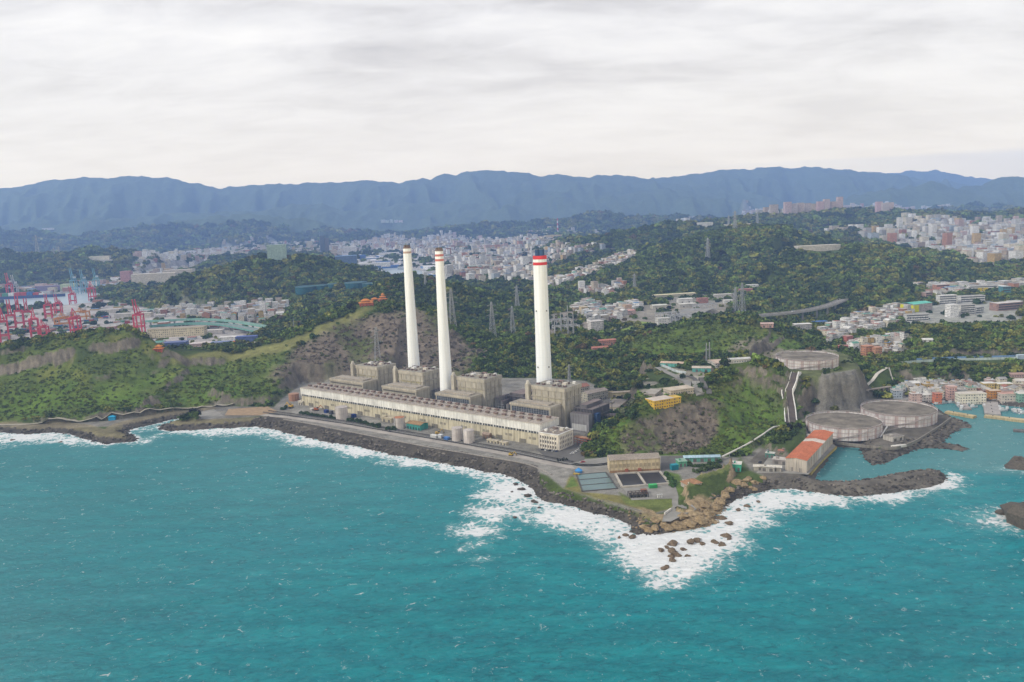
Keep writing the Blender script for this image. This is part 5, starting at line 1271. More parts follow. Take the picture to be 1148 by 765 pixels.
CW = {'white': (0.75, 0.75, 0.74), 'silver': (0.45, 0.46, 0.48), 'black': (0.02, 0.02, 0.025), 'dark blue': (0.03, 0.05, 0.14), 'red': (0.45, 0.03, 0.03), 'grey': (0.2, 0.2, 0.21)}
row = [(608.5, 504.5, 'black'), (612.5, 505, 'white'), (616.5, 505.5, 'black'), (620.5, 506, 'silver'), (624.5, 506.3, 'dark blue')]
ordn = ['first', 'second', 'third', 'fourth', 'fifth', 'sixth', 'seventh', 'eighth', 'ninth', 'tenth', 'eleventh', 'twelfth']
for i, (px, py, c_) in enumerate(row):
    p = P(px, py, 7.15); car(*p, HALL_RZ + 1.5, CW[c_], f'{c_} car, {ordn[i]} from the left in the row before the office block', 'cars parked before the office block')
for i, (px, py, c_) in enumerate([(630, 502, 'black'), (632.5, 500.5, 'dark blue'), (635, 499, 'black'), (637, 497.6, 'grey')]):
    p = P(px, py, 7.15); car(*p, HALL_RZ, CW[c_], f'{c_} car, {ordn[i]} along the right side of the office block', 'cars parked beside the office block')
for i, (px, py, c_) in enumerate([(641.5, 509, 'white'), (644.5, 507.5, 'white'), (647.5, 506, 'white'), (650.5, 503, 'silver'), (651.5, 499.5, 'white'), (653, 497.5, 'white')]):
    p = P(px, py, 7.15); car(*p, HALL_RZ + .9 + .15 * i, CW[c_], f'{c_} car, {ordn[i]} from the left under the hill beside the yard', 'cars parked under the hill')
p = P(653.6, 518.5, 7.15); car(*p, .4, CW['red'], 'red car on the road near the blue topped tank', None)
p = P(437, 484.3, 7.15); car(*p, HALL_RZ + .05, CW['black'], 'small black car driving along the shore road', None)

# dark red gantry beside the office
t = Thing('pipe_rack', at_hall(424, 22), HALL_RZ, 'rust red steel pipe rack between the office block and the yard road', 'pipe rack'); m = MB()
for k in range(8):
    for y in (0, 6): m.bar((k * 4 - 3, y, 0), (k * 4 - 3, y, 8), .5, (0.30, 0.11, 0.07))
for z in (3, 5.5, 8):
    for y in (0, 6): m.bar((-3, y, z), (25, y, z), .5, (0.34, 0.13, 0.08))
t.part('frame', m); m = MB()
for y in (1, 2.5, 4.5): m.bar((-3, y, 8.4), (25, y, 8.4), .8, (0.45, 0.26, 0.16))
t.part('pipe', m)

# buildings behind the right end of the station
shed(640.5, 445.5, 30, 14, 11, (0.44, 0.40, 0.33), (0.36, 0.17, 0.13), 'concrete workshop with dull red pitched roof behind the last boiler house', rz=.55, doors=4, rise=3, name='workshop', cat='workshop', wmat=M_WALL)
shed(659, 451.5, 34, 14, 11, (0.42, 0.39, 0.32), (0.34, 0.29, 0.26), 'concrete building with grey brown pitched roof right of the red roofed workshop', rz=.60, doors=4, rise=2.5, name='office_building', cat='office building', wmat=M_WALL)
shed(677, 462.5, 18, 42, 7, (0.50, 0.44, 0.33), (0.30, 0.265, 0.235), 'long low flat roofed office beside the yard road under the trees', rz=-.42, kind='flat', doors=3, name='office_building', cat='office building', wmat=M_WALL)
shed(676.5, 470.5, 12, 10, 5, (0.55, 0.50, 0.38), (0.22, 0.18, 0.18), 'small square gatehouse at the lower end of the low office', rz=-.42, kind='flat', name='gatehouse', cat='gatehouse')
shed(676, 446.5, 40, 8, 6, (0.55, 0.47, 0.30), (0.40, 0.34, 0.28), 'long yellowish shed at the head of the yard road', rz=.05, kind='flat', doors=4)
shed(632, 446, 10, 9, 9, (0.62, 0.58, 0.53), (0.66, 0.62, 0.58), 'pale square block beside the right boiler house', rz=.6, kind='flat')
# hedges and yard trees
def bush(name, pts, r, label, cat, h=None, tint=(0.035, 0.060, 0.020), z=None):
    """one bush or hedge of leaf clumps along a line"""
    m_v = []; m_f = []; lf = []
    c0 = np.array(pts[0], float)
    ln = smooth_path(pts, r * .75) if len(pts) > 1 else np.array(pts)
    src = [protos.objects[k].data for k in range(3, 7)]
    for i, p in enumerate(ln):
        me = src[i % 4]; a = random.uniform(0, 6.28); s = r * random.uniform(.8, 1.2); off = len(m_v)
        for v in me.vertices: x, y, zz_ = v.co; m_v.append((p[0] - c0[0] + s * (x * cos(a) - y * sin(a)), p[1] - c0[1] + s * (x * sin(a) + y * cos(a)), p[2] - c0[2] + s * zz_ * (h or 1.0) - .1 * s))
        for f in me.polygons: m_f.append(tuple(q + off for q in f.vertices))
        at = me.attributes['leaf'].data; lf.extend([q.value for q in at])
    me = bpy.data.meshes.new(name); me.from_pydata(m_v, [], m_f); me.attributes.new('leaf', 'FLOAT', 'POINT').data.foreach_set('value', lf); me.materials.append(leaf_tint(tint)); me.update()
    o = bpy.data.objects.new(name, me); COLL.objects.link(o); o.location = tuple(c0); tag(o, label, cat); 
    for p in ln[::2]: clear(p, r)
    return o
_LT = {}
def leaf_tint(c):
    if c in _LT: return _LT[c]
    m, g, b = new_mat('leaf green', 0.8, 0.1); lf = g.attr('leaf').outputs['Fac']
    g.link(g.mix(1.0, c, g.maprange(lf, 0, 1, .55, 1.5), 'MULTIPLY'), b.inputs['Base Color']); _LT[c] = m; return m
bush('hedge', flatpts([(337, 463.5), (350, 466), (363, 468), (376, 470)], 7), 3.2, 'dense dark hedge at the left along the shore road', 'hedge')
bush('hedge', flatpts([(393, 472.5), (405, 474.5), (415, 477), (424, 479.5)], 7), 3.8, 'dense dark hedge between the pale pink tank and the round bush', 'hedge')
bush('bush', flatpts([(434, 481.5), (443, 482)], 7), 3.6, 'round dark bush before the rusty lidded tank', 'bush')
bush('bush', flatpts([(318, 458.5)], 7), 5.0, 'round bush at the left edge of the station by the track', 'bush')
for i in range(5): bush('conifer', flatpts([(625.5 + 2.6 * i, 517.2 - .2 * i)], 7), 1.1, f'{ordn[i]} from the left of five small dark conifers beside the shore road', 'conifer', h=2.4, tint=(0.012, 0.018, 0.010))
bush('hedge', groundpts([(657, 503), (661, 494), (668, 483), (677, 472), (686, 464), (694, 456)]), 4.2, 'long dark green hedge climbing the hill edge above the yard', 'hedge', tint=(0.030, 0.062, 0.018))

# ------------------------------------------------------------------ the works at the tip
def face_frame(pa, pb):
    """frame with x from ground point a to b, y away from the camera"""
    d = (pb - pa)[:2]; return atan2(d[1], d[0]), float(np.linalg.norm(d))
a, b = P(683.8, 530.5, 7), P(739.6, 527.8, 7); rz, W = face_frame(a, b)
t = Thing('pump_house', tuple(a), rz, 'tall cream pump house with grey brown roof above the dark intake basins', 'pump house')
m = MB(); m.gable(0, W, 0, 17, -.5, 12.2, 2.6, (0.68, 0.57, 0.39), ROOFB, roof=False)
for k in range(13): x = W * k / 12; m.box(x - .35, x + .35, -.35, -.01, 0, 12, (0.60, 0.50, 0.33))
m.box(-.3, W + .3, -.4, -.02, 0, 2.2, (0.36, 0.22, 0.12)); pw = t.part('wall', m, M_STREAK)
m = MB(); m.gable(0, W, 0, 17, 0, 12.2, 2.6, ROOFB, (0.35, 0.30, 0.255), walls=False, over=.8); t.part('roof', m, M_STREAK)
m = MB(); m.box(0, 2.4, -.25, -.02, 5, 8.2, (0.42, 0.35, 0.24)); spread(t, 'window', m, [(W * (k + .5) / 12 - 1.2, -.02, 0) for k in range(12)], None, pw)
m = MB(); m.box(0, 3.2, -1.2, -.45, 0, 3.6, (0.36, 0.13, 0.08)); spread(t, 'door', m, [(W * .56, 0, 0), (W * .30, 0, 0)], None, pw)
clear((a + b) / 2, 35)
def basin(px, label, ncol, nrow, mat, colr, name, zw, wall=0.9, hw=1.2, water_label=None):
    """a walled basin with cross walls; px: front-left going ccw"""
    c = [P(x, y, 7.0)[:2] for x, y in px]; o = c[0]
    t = Thing(name, (o[0], o[1], 7.0), 0, label, 'basin')
    def q(u, v): return (c[0] * (1 - u) + c[1] * u) * (1 - v) + (c[3] * (1 - u) + c[2] * u) * v - o
    m = MB()
    lines = [(q(0, v / nrow), q(1, v / nrow)) for v in range(nrow + 1)] + [(q(u / ncol, 0), q(u / ncol, 1)) for u in range(ncol + 1)]
    for a, b in lines: m.bar((a[0], a[1], hw / 2), (b[0], b[1], hw / 2), wall, colr, hw)
    t.part('wall', m)
    for u in range(ncol):
        for v in range(nrow):
            mm = MB(); e = .004
            mm.face([(*q(u / ncol + e, v / nrow + e), zw), (*q((u + 1) / ncol - e, v / nrow + e), zw), (*q((u + 1) / ncol - e, (v + 1) / nrow - e), zw), (*q(u / ncol + e, (v + 1) / nrow - e), zw)], (0, 0, 0)); t.part('water', mm, mat)
    return t
basin([(653, 551.3), (692, 548), (679, 530), (646.5, 532.8)], 'pale grey treatment pond in three long strips on the lawn', 1, 3, M_POND, (0.10, 0.10, 0.095), 'treatment_pond', .5, 1.4, .7)
basin([(697.6, 547), (750.6, 543), (739.5, 529.5), (690, 532.3)], 'dark intake basin in two pools with pale rim before the pump house', 2, 1, M_DARKPOND, (0.50, 0.46, 0.40), 'intake_basin', .25, 1.8, 1.5)
flat_sheet('works_pavement', PP([(698, 547.5), (751, 543.5), (757, 556), (757, 559), (708, 561), (702, 552)], 7.0), 7.13, M_YARD)
# screening machinery
o = P(706, 559, 7); t = Thing('screening_plant', tuple(o), .05, 'dark rusty screening machinery below the intake basin', 'machinery'); m = MB()
for k in range(6): 
    x = k * 3.2; m.bar((x, 0, 0), (x, 0, 3.6), .5, (0.07, 0.065, 0.06)); m.bar((x, 8, 0), (x, 8, 3.6), .5, (0.07, 0.065, 0.06)); m.bar((x, 0, 3.4), (x, 8, 3.4), .45, (0.10, 0.08, 0.07))
for y in (0, 4, 8): m.bar((0, y, 3.5), (16, y, 3.5), .5, (0.12, 0.09, 0.08))
t.part('frame', m); m = MB()
for k in range(5): m.box(1 + k * 3.1, 2.8 + k * 3.1, 1, 7, .1, 2.2, (0.10, 0.095, 0.09) if k % 2 else (0.05, 0.05, 0.05))
t.part('screen', m); m = MB(); m.box(12, 17, 8.5, 13, .1, 3.4, (0.30, 0.12, 0.08)); t.part('motor_house', m)
crate(732, 547, 7, 3.6, 3.2, (0.06, 0.42, 0.13), 'bright green container on the pavement below the intake basin', rz=.1)
m0 = None
for k, (px, py) in enumerate([(737.5, 558.2), (739.7, 558), (742, 557.8)]):
    p = P(px, py, 7.13); t = Thing('valve_post', tuple(p), 0, f'white valve post on the works pavement, {("left", "middle", "right")[k]} one of three', 'valve', 'white valve posts'); m = MB(); m.cyl(0, 0, 0, 2.4, .45, .35, WHITE, 10); t.part('post', m); m = MB(); m.cyl(0, 0, 2.41, 2.9, .8, .8, (0.6, 0.6, 0.6), 12); t.part('hand_wheel', m)
p = P(648.8, 530, 7); t = Thing('covered_tank', tuple(p), .2, 'round tank under a bright blue cover beside the treatment pond', 'tank'); m = MB(); m.cyl(0, 0, 0, 2.2, 3.4, 3.4, (0.10, 0.22, 0.42), 20); t.part('shell', m); m = MB(); m.cyl(0, 0, 2.21, 4.4, 3.7, .8, (0.06, 0.27, 0.62), 20); t.part('cover', m)
crate(646.5, 532.3, 6, 2.4, 1.3, (0.50, 0.36, 0.08), 'low yellow skip at the corner of the treatment pond', rz=-.5, name='skip', cat='skip')
crate(755.8, 526.5, 6.5, 5, 5, (0.02, 0.28, 0.36), 'deep teal container at the right end of the pump house yard', rz=.2)
shed(761, 524, 8, 9, 5, (0.16, 0.46, 0.28), (0.34, 0.50, 0.40), 'light green shed beside the teal container', rz=.1, kind='flat')
shed(767, 518.5, 34, 7, 4.5, (0.16, 0.42, 0.32), (0.42, 0.58, 0.68), 'long narrow shed with pale blue roof below the headland slope', rz=-.05, kind='gable', rise=1.2, doors=5)
shed(820.5, 528, 8, 10, 6, (0.08, 0.48, 0.32), (0.66, 0.64, 0.58), 'green shed with white roof above the brown rocks', rz=-.35, kind='flat')
shed(845, 527, 24, 6, 3.5, (0.45, 0.42, 0.36), (0.72, 0.68, 0.60), 'long low shed with white roof at the breakwater root', rz=-.30, kind='gable', rise=1.0)
# the shelter with the brown hip roof on the headland
p = P(771, 548, 9); 
shed(771, 548.5, 14, 11, 3.6, (0.52, 0.48, 0.42), (0.42, 0.235, 0.13), 'small hut with brown hipped roof on the headland lawn', z=9.5, rz=.35, kind='hip', rise=3.2, doors=2, name='hut', cat='hut')
wall_line('garden_wall', flatpts([(765.5, 537.5), (768.5, 542.5), (772, 548.8)], 9), 1.8, .8, (0.74, 0.71, 0.65), 'short white wall beside the brown roofed hut', 'wall')
wall_line('lawn_wall', flatpts([(631, 548.5), (652, 553.5), (676, 560), (700, 567), (722, 574), (738, 577)], 6.4), 1.2, 1.0, (0.20, 0.19, 0.17), 'dark kerb wall along the seaward edge of the works lawn', 'wall', z=5.4)
wall_line('end_wall', flatpts([(745, 577.5), (752, 572.5)], 7), 2.0, .9, (0.78, 0.75, 0.70), 'short white wall at the tip of the lawn', 'wall', z=7.0)
ribbon('headland_road', flatpts([(741, 529), (748, 536), (754, 546), (757, 556), (757, 566), (762, 572), (770, 573)], 7.0), 5.0, M_YARD, 0.2)
flat_sheet('tip_platform', PP([(745, 577), (755, 568), (775, 566), (781, 572), (768, 578), (752, 586), (742, 586)], 6.5), 7.35, M_YARD)
for k, px in enumerate([[(770, 522), (782, 524), (795, 522), (808, 518)], [(780, 530), (792, 527), (806, 524)], [(746, 534), (752, 540), (755, 546)]]):
    bush('shrub', groundpts(px), 3.2, ('long band of green shrubs behind the hut under the pale blue shed', 'shrubs crowding the cliff top behind the brown roofed hut', 'bright green shrubs beside the road at the intake basin')[k], 'shrubs', tint=((0.05, 0.085, 0.022), (0.07, 0.10, 0.03), (0.055, 0.11, 0.025))[k])

# ------------------------------------------------------------------ oil tanks
def oil_tank(px, py, z, R, h, label):
    c = P(px, py, z + h); t = Thing('oil_tank', (c[0], c[1], z), 0, label, 'oil tank', 'large round oil tanks'); n = 72
    m = MB(); 
    for i in range(n):
        a, b = 2 * pi * i / n, 2 * pi * (i + 1) / n; cc = (0.74, 0.70, 0.69) if i % 6 else (0.60, 0.49, 0.47)
        k = random.uniform(.92, 1.04); cc = tuple(q * k for q in cc)
        m.face([(R * cos(a), R * sin(a), 0), (R * cos(b), R * sin(b), 0), (R * cos(b), R * sin(b), h), (R * cos(a), R * sin(a), h)], cc)
    sh = t.part('shell', m, M_STREAK)
    m = MB()
    for z_ in (h - .5, h * .62, h * .3): m.cyl(0, 0, z_, z_ + .45, R + .35, R + .35, (0.50, 0.38, 0.37), n, cap=False)
    for i in range(24): a = 2 * pi * i / 24; m.bar((R * cos(a) * 1.006, R * sin(a) * 1.006, 0), (R * cos(a) * 1.006, R * sin(a) * 1.006, h + .6), .3, (0.46, 0.33, 0.33))
    t.part('stiffener', m, parent=sh)
    m = MB(); m.cyl(0, 0, h - 1.2, h + .25, R - .4, R * .02, (0.20, 0.175, 0.155), n); t.part('roof', m, M_TROOF)
    m = MB(); na = 30
    for i in range(na):
        a, b = 3.9 + i * .045, 3.9 + (i + 1) * .045; r = R + 1.0; m.bar((r * cos(a), r * sin(a), h * i / na), (r * cos(b), r * sin(b), h * (i + 1) / na), .9, (0.40, 0.36, 0.35), .3)
    t.part('stair', m, parent=sh)
    m = MB()
    for i in range(n):
        a, b = 2 * pi * i / n, 2 * pi * (i + 1) / n; m.bar((R * cos(a), R * sin(a), h + 1.0), (R * cos(b), R * sin(b), h + 1.0), .22, (0.62, 0.55, 0.55))
    t.part('top_rail', m)
    clear(c, R + 5)
M_TROOF = plain('tank roof', (0.165, 0.145, 0.12), 0.9, 0.75, 0.07)
oil_tank(904.6, 399, 45, 37.5, 11, 'upper oil tank on the terrace above the cliff')
oil_tank(945.8, 471, 6.2, 37.8, 12.5, 'lower left oil tank behind the orange roofed warehouse')
oil_tank(1007.3, 457.6, 6.2, 38.5, 12.5, 'lower right oil tank nearest the fishing harbour')
# warehouse with the orange roof on the quay
a, b = P(881, 528, 6.0), P(904.5, 530, 6.0); rz, W = face_frame(a, b)
far = P(934.2, 497, 6.0); Lw = float(np.linalg.norm((far - b)[:2])); dirw = (far - b)[:2]; rzy = atan2(dirw[1], dirw[0]) - pi / 2
t = Thing('warehouse', tuple(a), rzy, 'long warehouse with orange roof and pale walls standing on the quay edge', 'warehouse')
m = MB(); m.gable(0, W, 0, Lw, -.5, 12, 1.4, (0.56, 0.50, 0.43), (0.5, 0.2, 0.1), along='y', roof=False)
for k in range(5): m.box(W * k / 4 - .3, W * k / 4 + .3, -.4, -.01, 0, 11.8, (0.62, 0.57, 0.50))
for k in range(12): m.box(W + .01, W + .4, Lw * k / 11.5, Lw * k / 11.5 + .6, 0, 11.5, (0.62, 0.57, 0.50))
m.box(W + .02, W + .25, Lw * .42, Lw * .52, 0, 11.2, (0.72, 0.70, 0.66)); t.part('wall', m, M_STREAK)
m = MB(); m.gable(0, W, 0, Lw * .57, 0, 12, 1.4, (0, 0, 0), (0.56, 0.175, 0.085), along='y', walls=False, over=.7); t.part('roof', m, M_STREAK)
m = MB(); m.gable(0, W, Lw * .57 + .8, Lw * .68, 0, 11.85, 1.4, (0, 0, 0), (0.70, 0.62, 0.55), along='y', walls=False, over=.6); m.gable(0, W, Lw * .68 + .65, Lw, 0, 12, 1.4, (0, 0, 0), (0.56, 0.175, 0.085), along='y', walls=False, over=.6); t.part('rear_roof', m, M_STREAK)
m = MB(); m.box(0, 2.6, -.12, -.02, 0, 4.2, (0.24, 0.22, 0.2)); spread(t, 'door', m, [(W * .2, 0, 0), (W * .65, 0, 0)])
clear((a + far) / 2, 40)
wall_line('quay_edge', flatpts([(908, 532), (921, 517), (937, 502)], 4.0), 1.6, 2.2, (0.55, 0.42, 0.13), 'yellow painted quay edge below the orange roofed warehouse', 'quay edge', z=3.6)
flat_sheet('quay', PP([(848, 531), (878, 531), (906, 533), (937, 501), (918, 483), (892, 479), (872, 500)], 6.0), 6.55, M_YARD)
for px, py, w_, d_, c_, r_, lab in [(866, 520, 14, 9, (0.40, 0.36, 0.33), (0.60, 0.55, 0.50), 'low shed with pale roof left of the orange warehouse'), (872, 510, 16, 10, (0.42, 0.30, 0.26), (0.50, 0.19, 0.12), 'low shed with small orange red roof behind the pale roofed one'),
                                    (886, 492, 18, 8, (0.35, 0.33, 0.31), (0.52, 0.48, 0.44), 'low grey shed at the foot of the dark ramp'), (858, 513, 8, 6, (0.12, 0.30, 0.24), (0.62, 0.62, 0.56), 'tiny green shed on the quay road'), (853, 528, 12, 5, (0.42, 0.4, 0.36), (0.66, 0.63, 0.57), 'small white roofed store at the quay corner')]:
    shed(px, py, w_, d_, 4, c_, r_, lab, z=6.5, rz=rzy + .1, kind='flat')
for k, (px, py) in enumerate([(861, 505), (866, 501), (871, 513.5), (852, 519)]):
    p = P(px, py, 6.6); car(*p, 1 + k, CW[('silver', 'white', 'grey', 'black')[k]], ('silver car on the quay road under the pipe bridge', 'white car furthest along the quay road', 'grey car between the small quay sheds', 'black car at the corner of the quay road')[k], None)
# bund between the tanks and the sea, small pump shed
wall_line('bund_wall', flatpts([(936, 497), (950, 499), (985, 503), (1004, 503.5), (1026, 496), (1052, 480), (1066, 470)], 6.0), 2.2, 1.2, (0.26, 0.235, 0.205), 'grey brown bund wall between the lower oil tanks and the sea', 'wall', z=6.0)
wall_line('bund_wall', flatpts([(957, 491), (972, 488), (990, 484), (1010, 481), (1036, 473), (1050, 462)], 6.3), 1.6, .9, (0.36, 0.33, 0.30), 'inner bund wall curving before the lower right oil tank', 'wall', z=6.2)
shed(1000.5, 496, 15, 12, 4.5, (0.55, 0.52, 0.48), (0.27, 0.245, 0.22), 'grey pump shed with flat roof between the lower tanks and the bund', z=6.3, rz=.4, kind='flat')
crate(1007.5, 501.6, 15, 2.5, 2.4, (0.74, 0.71, 0.66), 'long white beam shaped store on the bund', z=6.6, rz=.15, name='store', cat='store')
t = Thing('pipe_gantry', tuple(P(987, 491, 6.3)), .9, 'white pipe gantry leaning between the lower oil tanks', 'pipe gantry'); m = MB(); m.bar((0, 0, .8), (26, 0, 6), 1.0, WHITE); t.part('pipe', m); m = MB()
for k in range(5): m.bar((k * 6, 0, 0), (k * 6, 0, .8 + k * 1.2), .4, (0.5, 0.48, 0.45))
t.part('support', m)
# retained ramp that climbs from the lower tanks to the upper one
rp = [hit(892, 419), hit(887, 428), hit(882.5, 438), hit(883.5, 449), hit(885.5, 462), hit(887, 476)]
for i in range(len(rp)): rp[i][2] = 45 + (6.5 - 45) * (i / 5) * 1.0
def ramp_z():
    pr = np.array(rp); s = np.r_[0, np.cumsum(np.linalg.norm(np.diff(pr[:, :2], axis=0), axis=1))]; return s
s_ = ramp_z(); 
for i in range(len(rp)): rp[i][2] = max(float(zat(rp[i][0], rp[i][1])), 6.5)
c0 = rp[0].copy(); pth = smooth_path(rp, 4.0); nn_ = normals2(pth); zt_ = zat(pth[:, 0], pth[:, 1]); zt_ = np.maximum(np.convolve(np.pad(zt_, 3, 'edge'), np.ones(7) / 7, 'valid'), zt_) + 1.0
t = Thing('ramp', tuple(c0), 0, 'dark concrete ramp with white side walls falling from the upper oil tank', 'ramp'); hw = 5.5
def ramp_strip(o0, o1, z0, z1, colr, name):
    m = MB()
    for i in range(len(pth) - 1):
        q = []
        for j in (i, i + 1):
            for o in (o0, o1): q.append((pth[j, 0] + nn_[j, 0] * o - c0[0], pth[j, 1] + nn_[j, 1] * o - c0[1], zt_[j] - c0[2]))
        a, b, c, d = q[0], q[1], q[3], q[2]
        up = lambda v, z: (v[0], v[1], v[2] + z)
        m.face([up(a, z1), up(b, z1), up(c, z1), up(d, z1)], colr); m.face([up(a, z0), up(a, z1), up(d, z1), up(d, z0)], colr); m.face([up(b, z1), up(b, z0), up(c, z0), up(c, z1)], colr)
    return t.part(name, m)
ramp_strip(-hw, hw, -4, 0, (0.105, 0.085, 0.075), 'deck'); ramp_strip(-hw - 1.1, -hw - .01, -4, 1.5, WHITE, 'side_wall'); ramp_strip(hw + .01, hw + 1.1, -4, 1.5, WHITE, 'side_wall'); ramp_strip(-.35 - 2, .35 - 2, .01, .9, (0.62, 0.60, 0.56), 'divider')
for k in range(0, len(pth), 2): clear(pth[k], 11)
# elevated pipe bridge along the foot of the headland
pb = [P(809, 516, 7), P(835, 503, 9), P(853, 492, 10), P(868, 482, 10), P(880, 481.5, 9), P(895, 482, 8)]
t = Thing('pipe_bridge', tuple(pb[0]), 0, 'long white pipe bridge on legs climbing along the foot of the headland', 'pipe bridge'); m = MB(); m2 = MB()
sp = smooth_path(pb, 8.0) - pb[0]
for i in range(len(sp) - 1):
    for e in (-.6, .6): m.bar((sp[i][0], sp[i][1] + e, sp[i][2] + 3.2), (sp[i + 1][0], sp[i + 1][1] + e, sp[i + 1][2] + 3.2), .9, (0.68, 0.65, 0.60))
    if i % 2 == 0: m2.bar((sp[i][0], sp[i][1], -4), (sp[i][0], sp[i][1], sp[i][2] + 2.8), .6, (0.45, 0.43, 0.40))
t.part('pipe', m); t.part('leg', m2)
# path and wall on the slope right of the upper tank
for a in ((968, 439, 12), (975, 432, 13), (983, 425, 18), (991, 417, 22), (980, 434, 12), (988, 426, 15), (994, 420, 18)): clear(P(*a), 13)
ribbon('slope_path', [P(966, 439, 10), P(975, 431, 13), (P(983, 424, 17)), P(991, 416, 21), P(997, 411, 23)], 4.5, plain('pale path', (0.50, 0.47, 0.41), 0.9, 0.2), 1.2)
wall_line('slope_wall', [P(995, 411, 23), P(998, 417, 21), P(1001, 425, 17)], 2.5, 1.0, (0.50, 0.47, 0.42), 'pale wall running down the bank beside the sloping path', 'wall')
cst = P(966, 441, 7)
t = Thing('concrete_trestle', tuple(P(970, 446, 6)), -.15 + .5, 'grey concrete trestle bridge behind the lower right oil tank', 'bridge'); m = MB(); m.box(0, 40, -2, 2, 9, 10.2, (0.36, 0.31, 0.27)); t.part('deck', m); m = MB()
m.box(-.8, .8, -1.8, 1.8, -2, 8.99, (0.33, 0.29, 0.25)); spread(t, 'pier', m, [(3 + k * 8, 0, 0) for k in range(5)])

# ------------------------------------------------------------------ fishing harbour
def pier(pts, w_, h_, colr, label, name='pier'):
    p = [P(x, y, h_) for x, y in pts]; c0 = p[0]; sp = np.array(p); nn_ = normals2(sp)
    t = Thing(name, (c0[0], c0[1], 0), 0, label, name); m = MB(); a = sp[:, :2] + nn_ * w_ / 2 - c0[:2]; b = sp[:, :2] - nn_ * w_ / 2 - c0[:2]
    base = [tuple(q) for q in b] + [tuple(q) for q in a[::-1]]
    m.prism(base, -4, h_, colr, tuple(min(.8, c * 1.15) for c in colr)); t.part('body', m, M_STREAK)
    m = MB(); m.cyl(0, 0, 0, 1.0, .5, .4, (0.1, 0.1, 0.1), 8); L_ = np.linalg.norm((sp[-1] - sp[0])[:2]); n_ = max(2, int(L_ / 15))
    spread(t, 'bollard', m, [tuple((sp[0] + (sp[-1] - sp[0]) * (k + .5) / n_ - np.array([c0[0], c0[1], 0]) + np.array([0, 0, .01]))) for k in range(n_)]); return t
pier([(1061, 461), (1093, 466.5)], 8, 2.8, (0.50, 0.40, 0.22), 'short ochre breakwater pier, left of the harbour mouth')
pier([(1104, 465.5), (1148, 470.5), (1220, 479)], 8, 2.8, (0.50, 0.41, 0.24), 'long ochre breakwater pier, right of the harbour mouth')
pier([(1110, 450), (1113, 464)], 16, 2.4, (0.38, 0.35, 0.33), 'wide grey pier sticking out from the white harbour building')
pier([(1075, 450), (1084, 458)], 10, 2.2, (0.36, 0.33, 0.31), 'narrow grey pier on the left of the harbour basin')
pier([(1136, 481.5), (1180, 485)], 7, 1.8, (0.16, 0.16, 0.16), 'dark low jetty in open water at the right edge')
def make_boat():
    r = empty('fishing_boat', (0, 0, 0)); m = MB(); n = 9; S1 = []; S0 = []
    for i in range(n):
        u = i / (n - 1); x = -6 + 12.5 * u; w_ = 1.75 * (1 - max(0, (u - .45) / .55)**2.2) * (0.85 + .15 * min(1, u * 4)); zt = 1.1 + .9 * max(0, u - .5)**1.5 * 2
        S1.append((x, w_, zt)); S0.append((x * .93, w_ * .6, -.5))
    for i in range(n - 1):
        for s in (-1, 1):
            q = [(S0[i][0], s * S0[i][1], S0[i][2]), (S0[i + 1][0], s * S0[i + 1][1], S0[i + 1][2]), (S1[i + 1][0], s * S1[i + 1][1], S1[i + 1][2]), (S1[i][0], s * S1[i][1], S1[i][2])]
            m.face(q if s < 0 else q[::-1], (0.72, 0.74, 0.75) if i % 8 else (0.1, 0.2, 0.4))
        m.face([(S1[i][0], -S1[i][1], S1[i][2] - .25), (S1[i + 1][0], -S1[i + 1][1], S1[i + 1][2] - .25), (S1[i + 1][0], S1[i + 1][1], S1[i + 1][2] - .25), (S1[i][0], S1[i][1], S1[i][2] - .25)], (0.40, 0.45, 0.46))
    m.face([(S1[0][0], -S1[0][1], S1[0][2]), (S0[0][0], -S0[0][1], -.5), (S0[0][0], S0[0][1], -.5), (S1[0][0], S1[0][1], S1[0][2])][::-1], (0.7, 0.7, 0.7)); m.build('hull', M_PAINT, r)
    m = MB(); m.box(-3.2, .8, -1.05, 1.05, .86, 3.0, (0.75, 0.76, 0.76), (0.70, 0.72, 0.73)); m.box(-3.5, 1.2, -1.2, 1.2, 3.01, 3.2, (0.72, 0.73, 0.74)); m.build('cabin', M_PAINT, r)
    m = MB(); m.box(.81, .86, -.9, .9, 1.9, 2.7, (0.03, 0.04, 0.05)); m.build('window', M_GLOSS, r); m = MB(); m.bar((-1, 0, 3.2), (-1, 0, 6.4), .18, (0.6, 0.6, 0.6)); m.bar((-1, 0, 5.6), (3.5, 0, 4.4), .12, (0.6, 0.6, 0.6)); m.build('mast', M_PAINT, r)
    return r
B0T = make_boat()
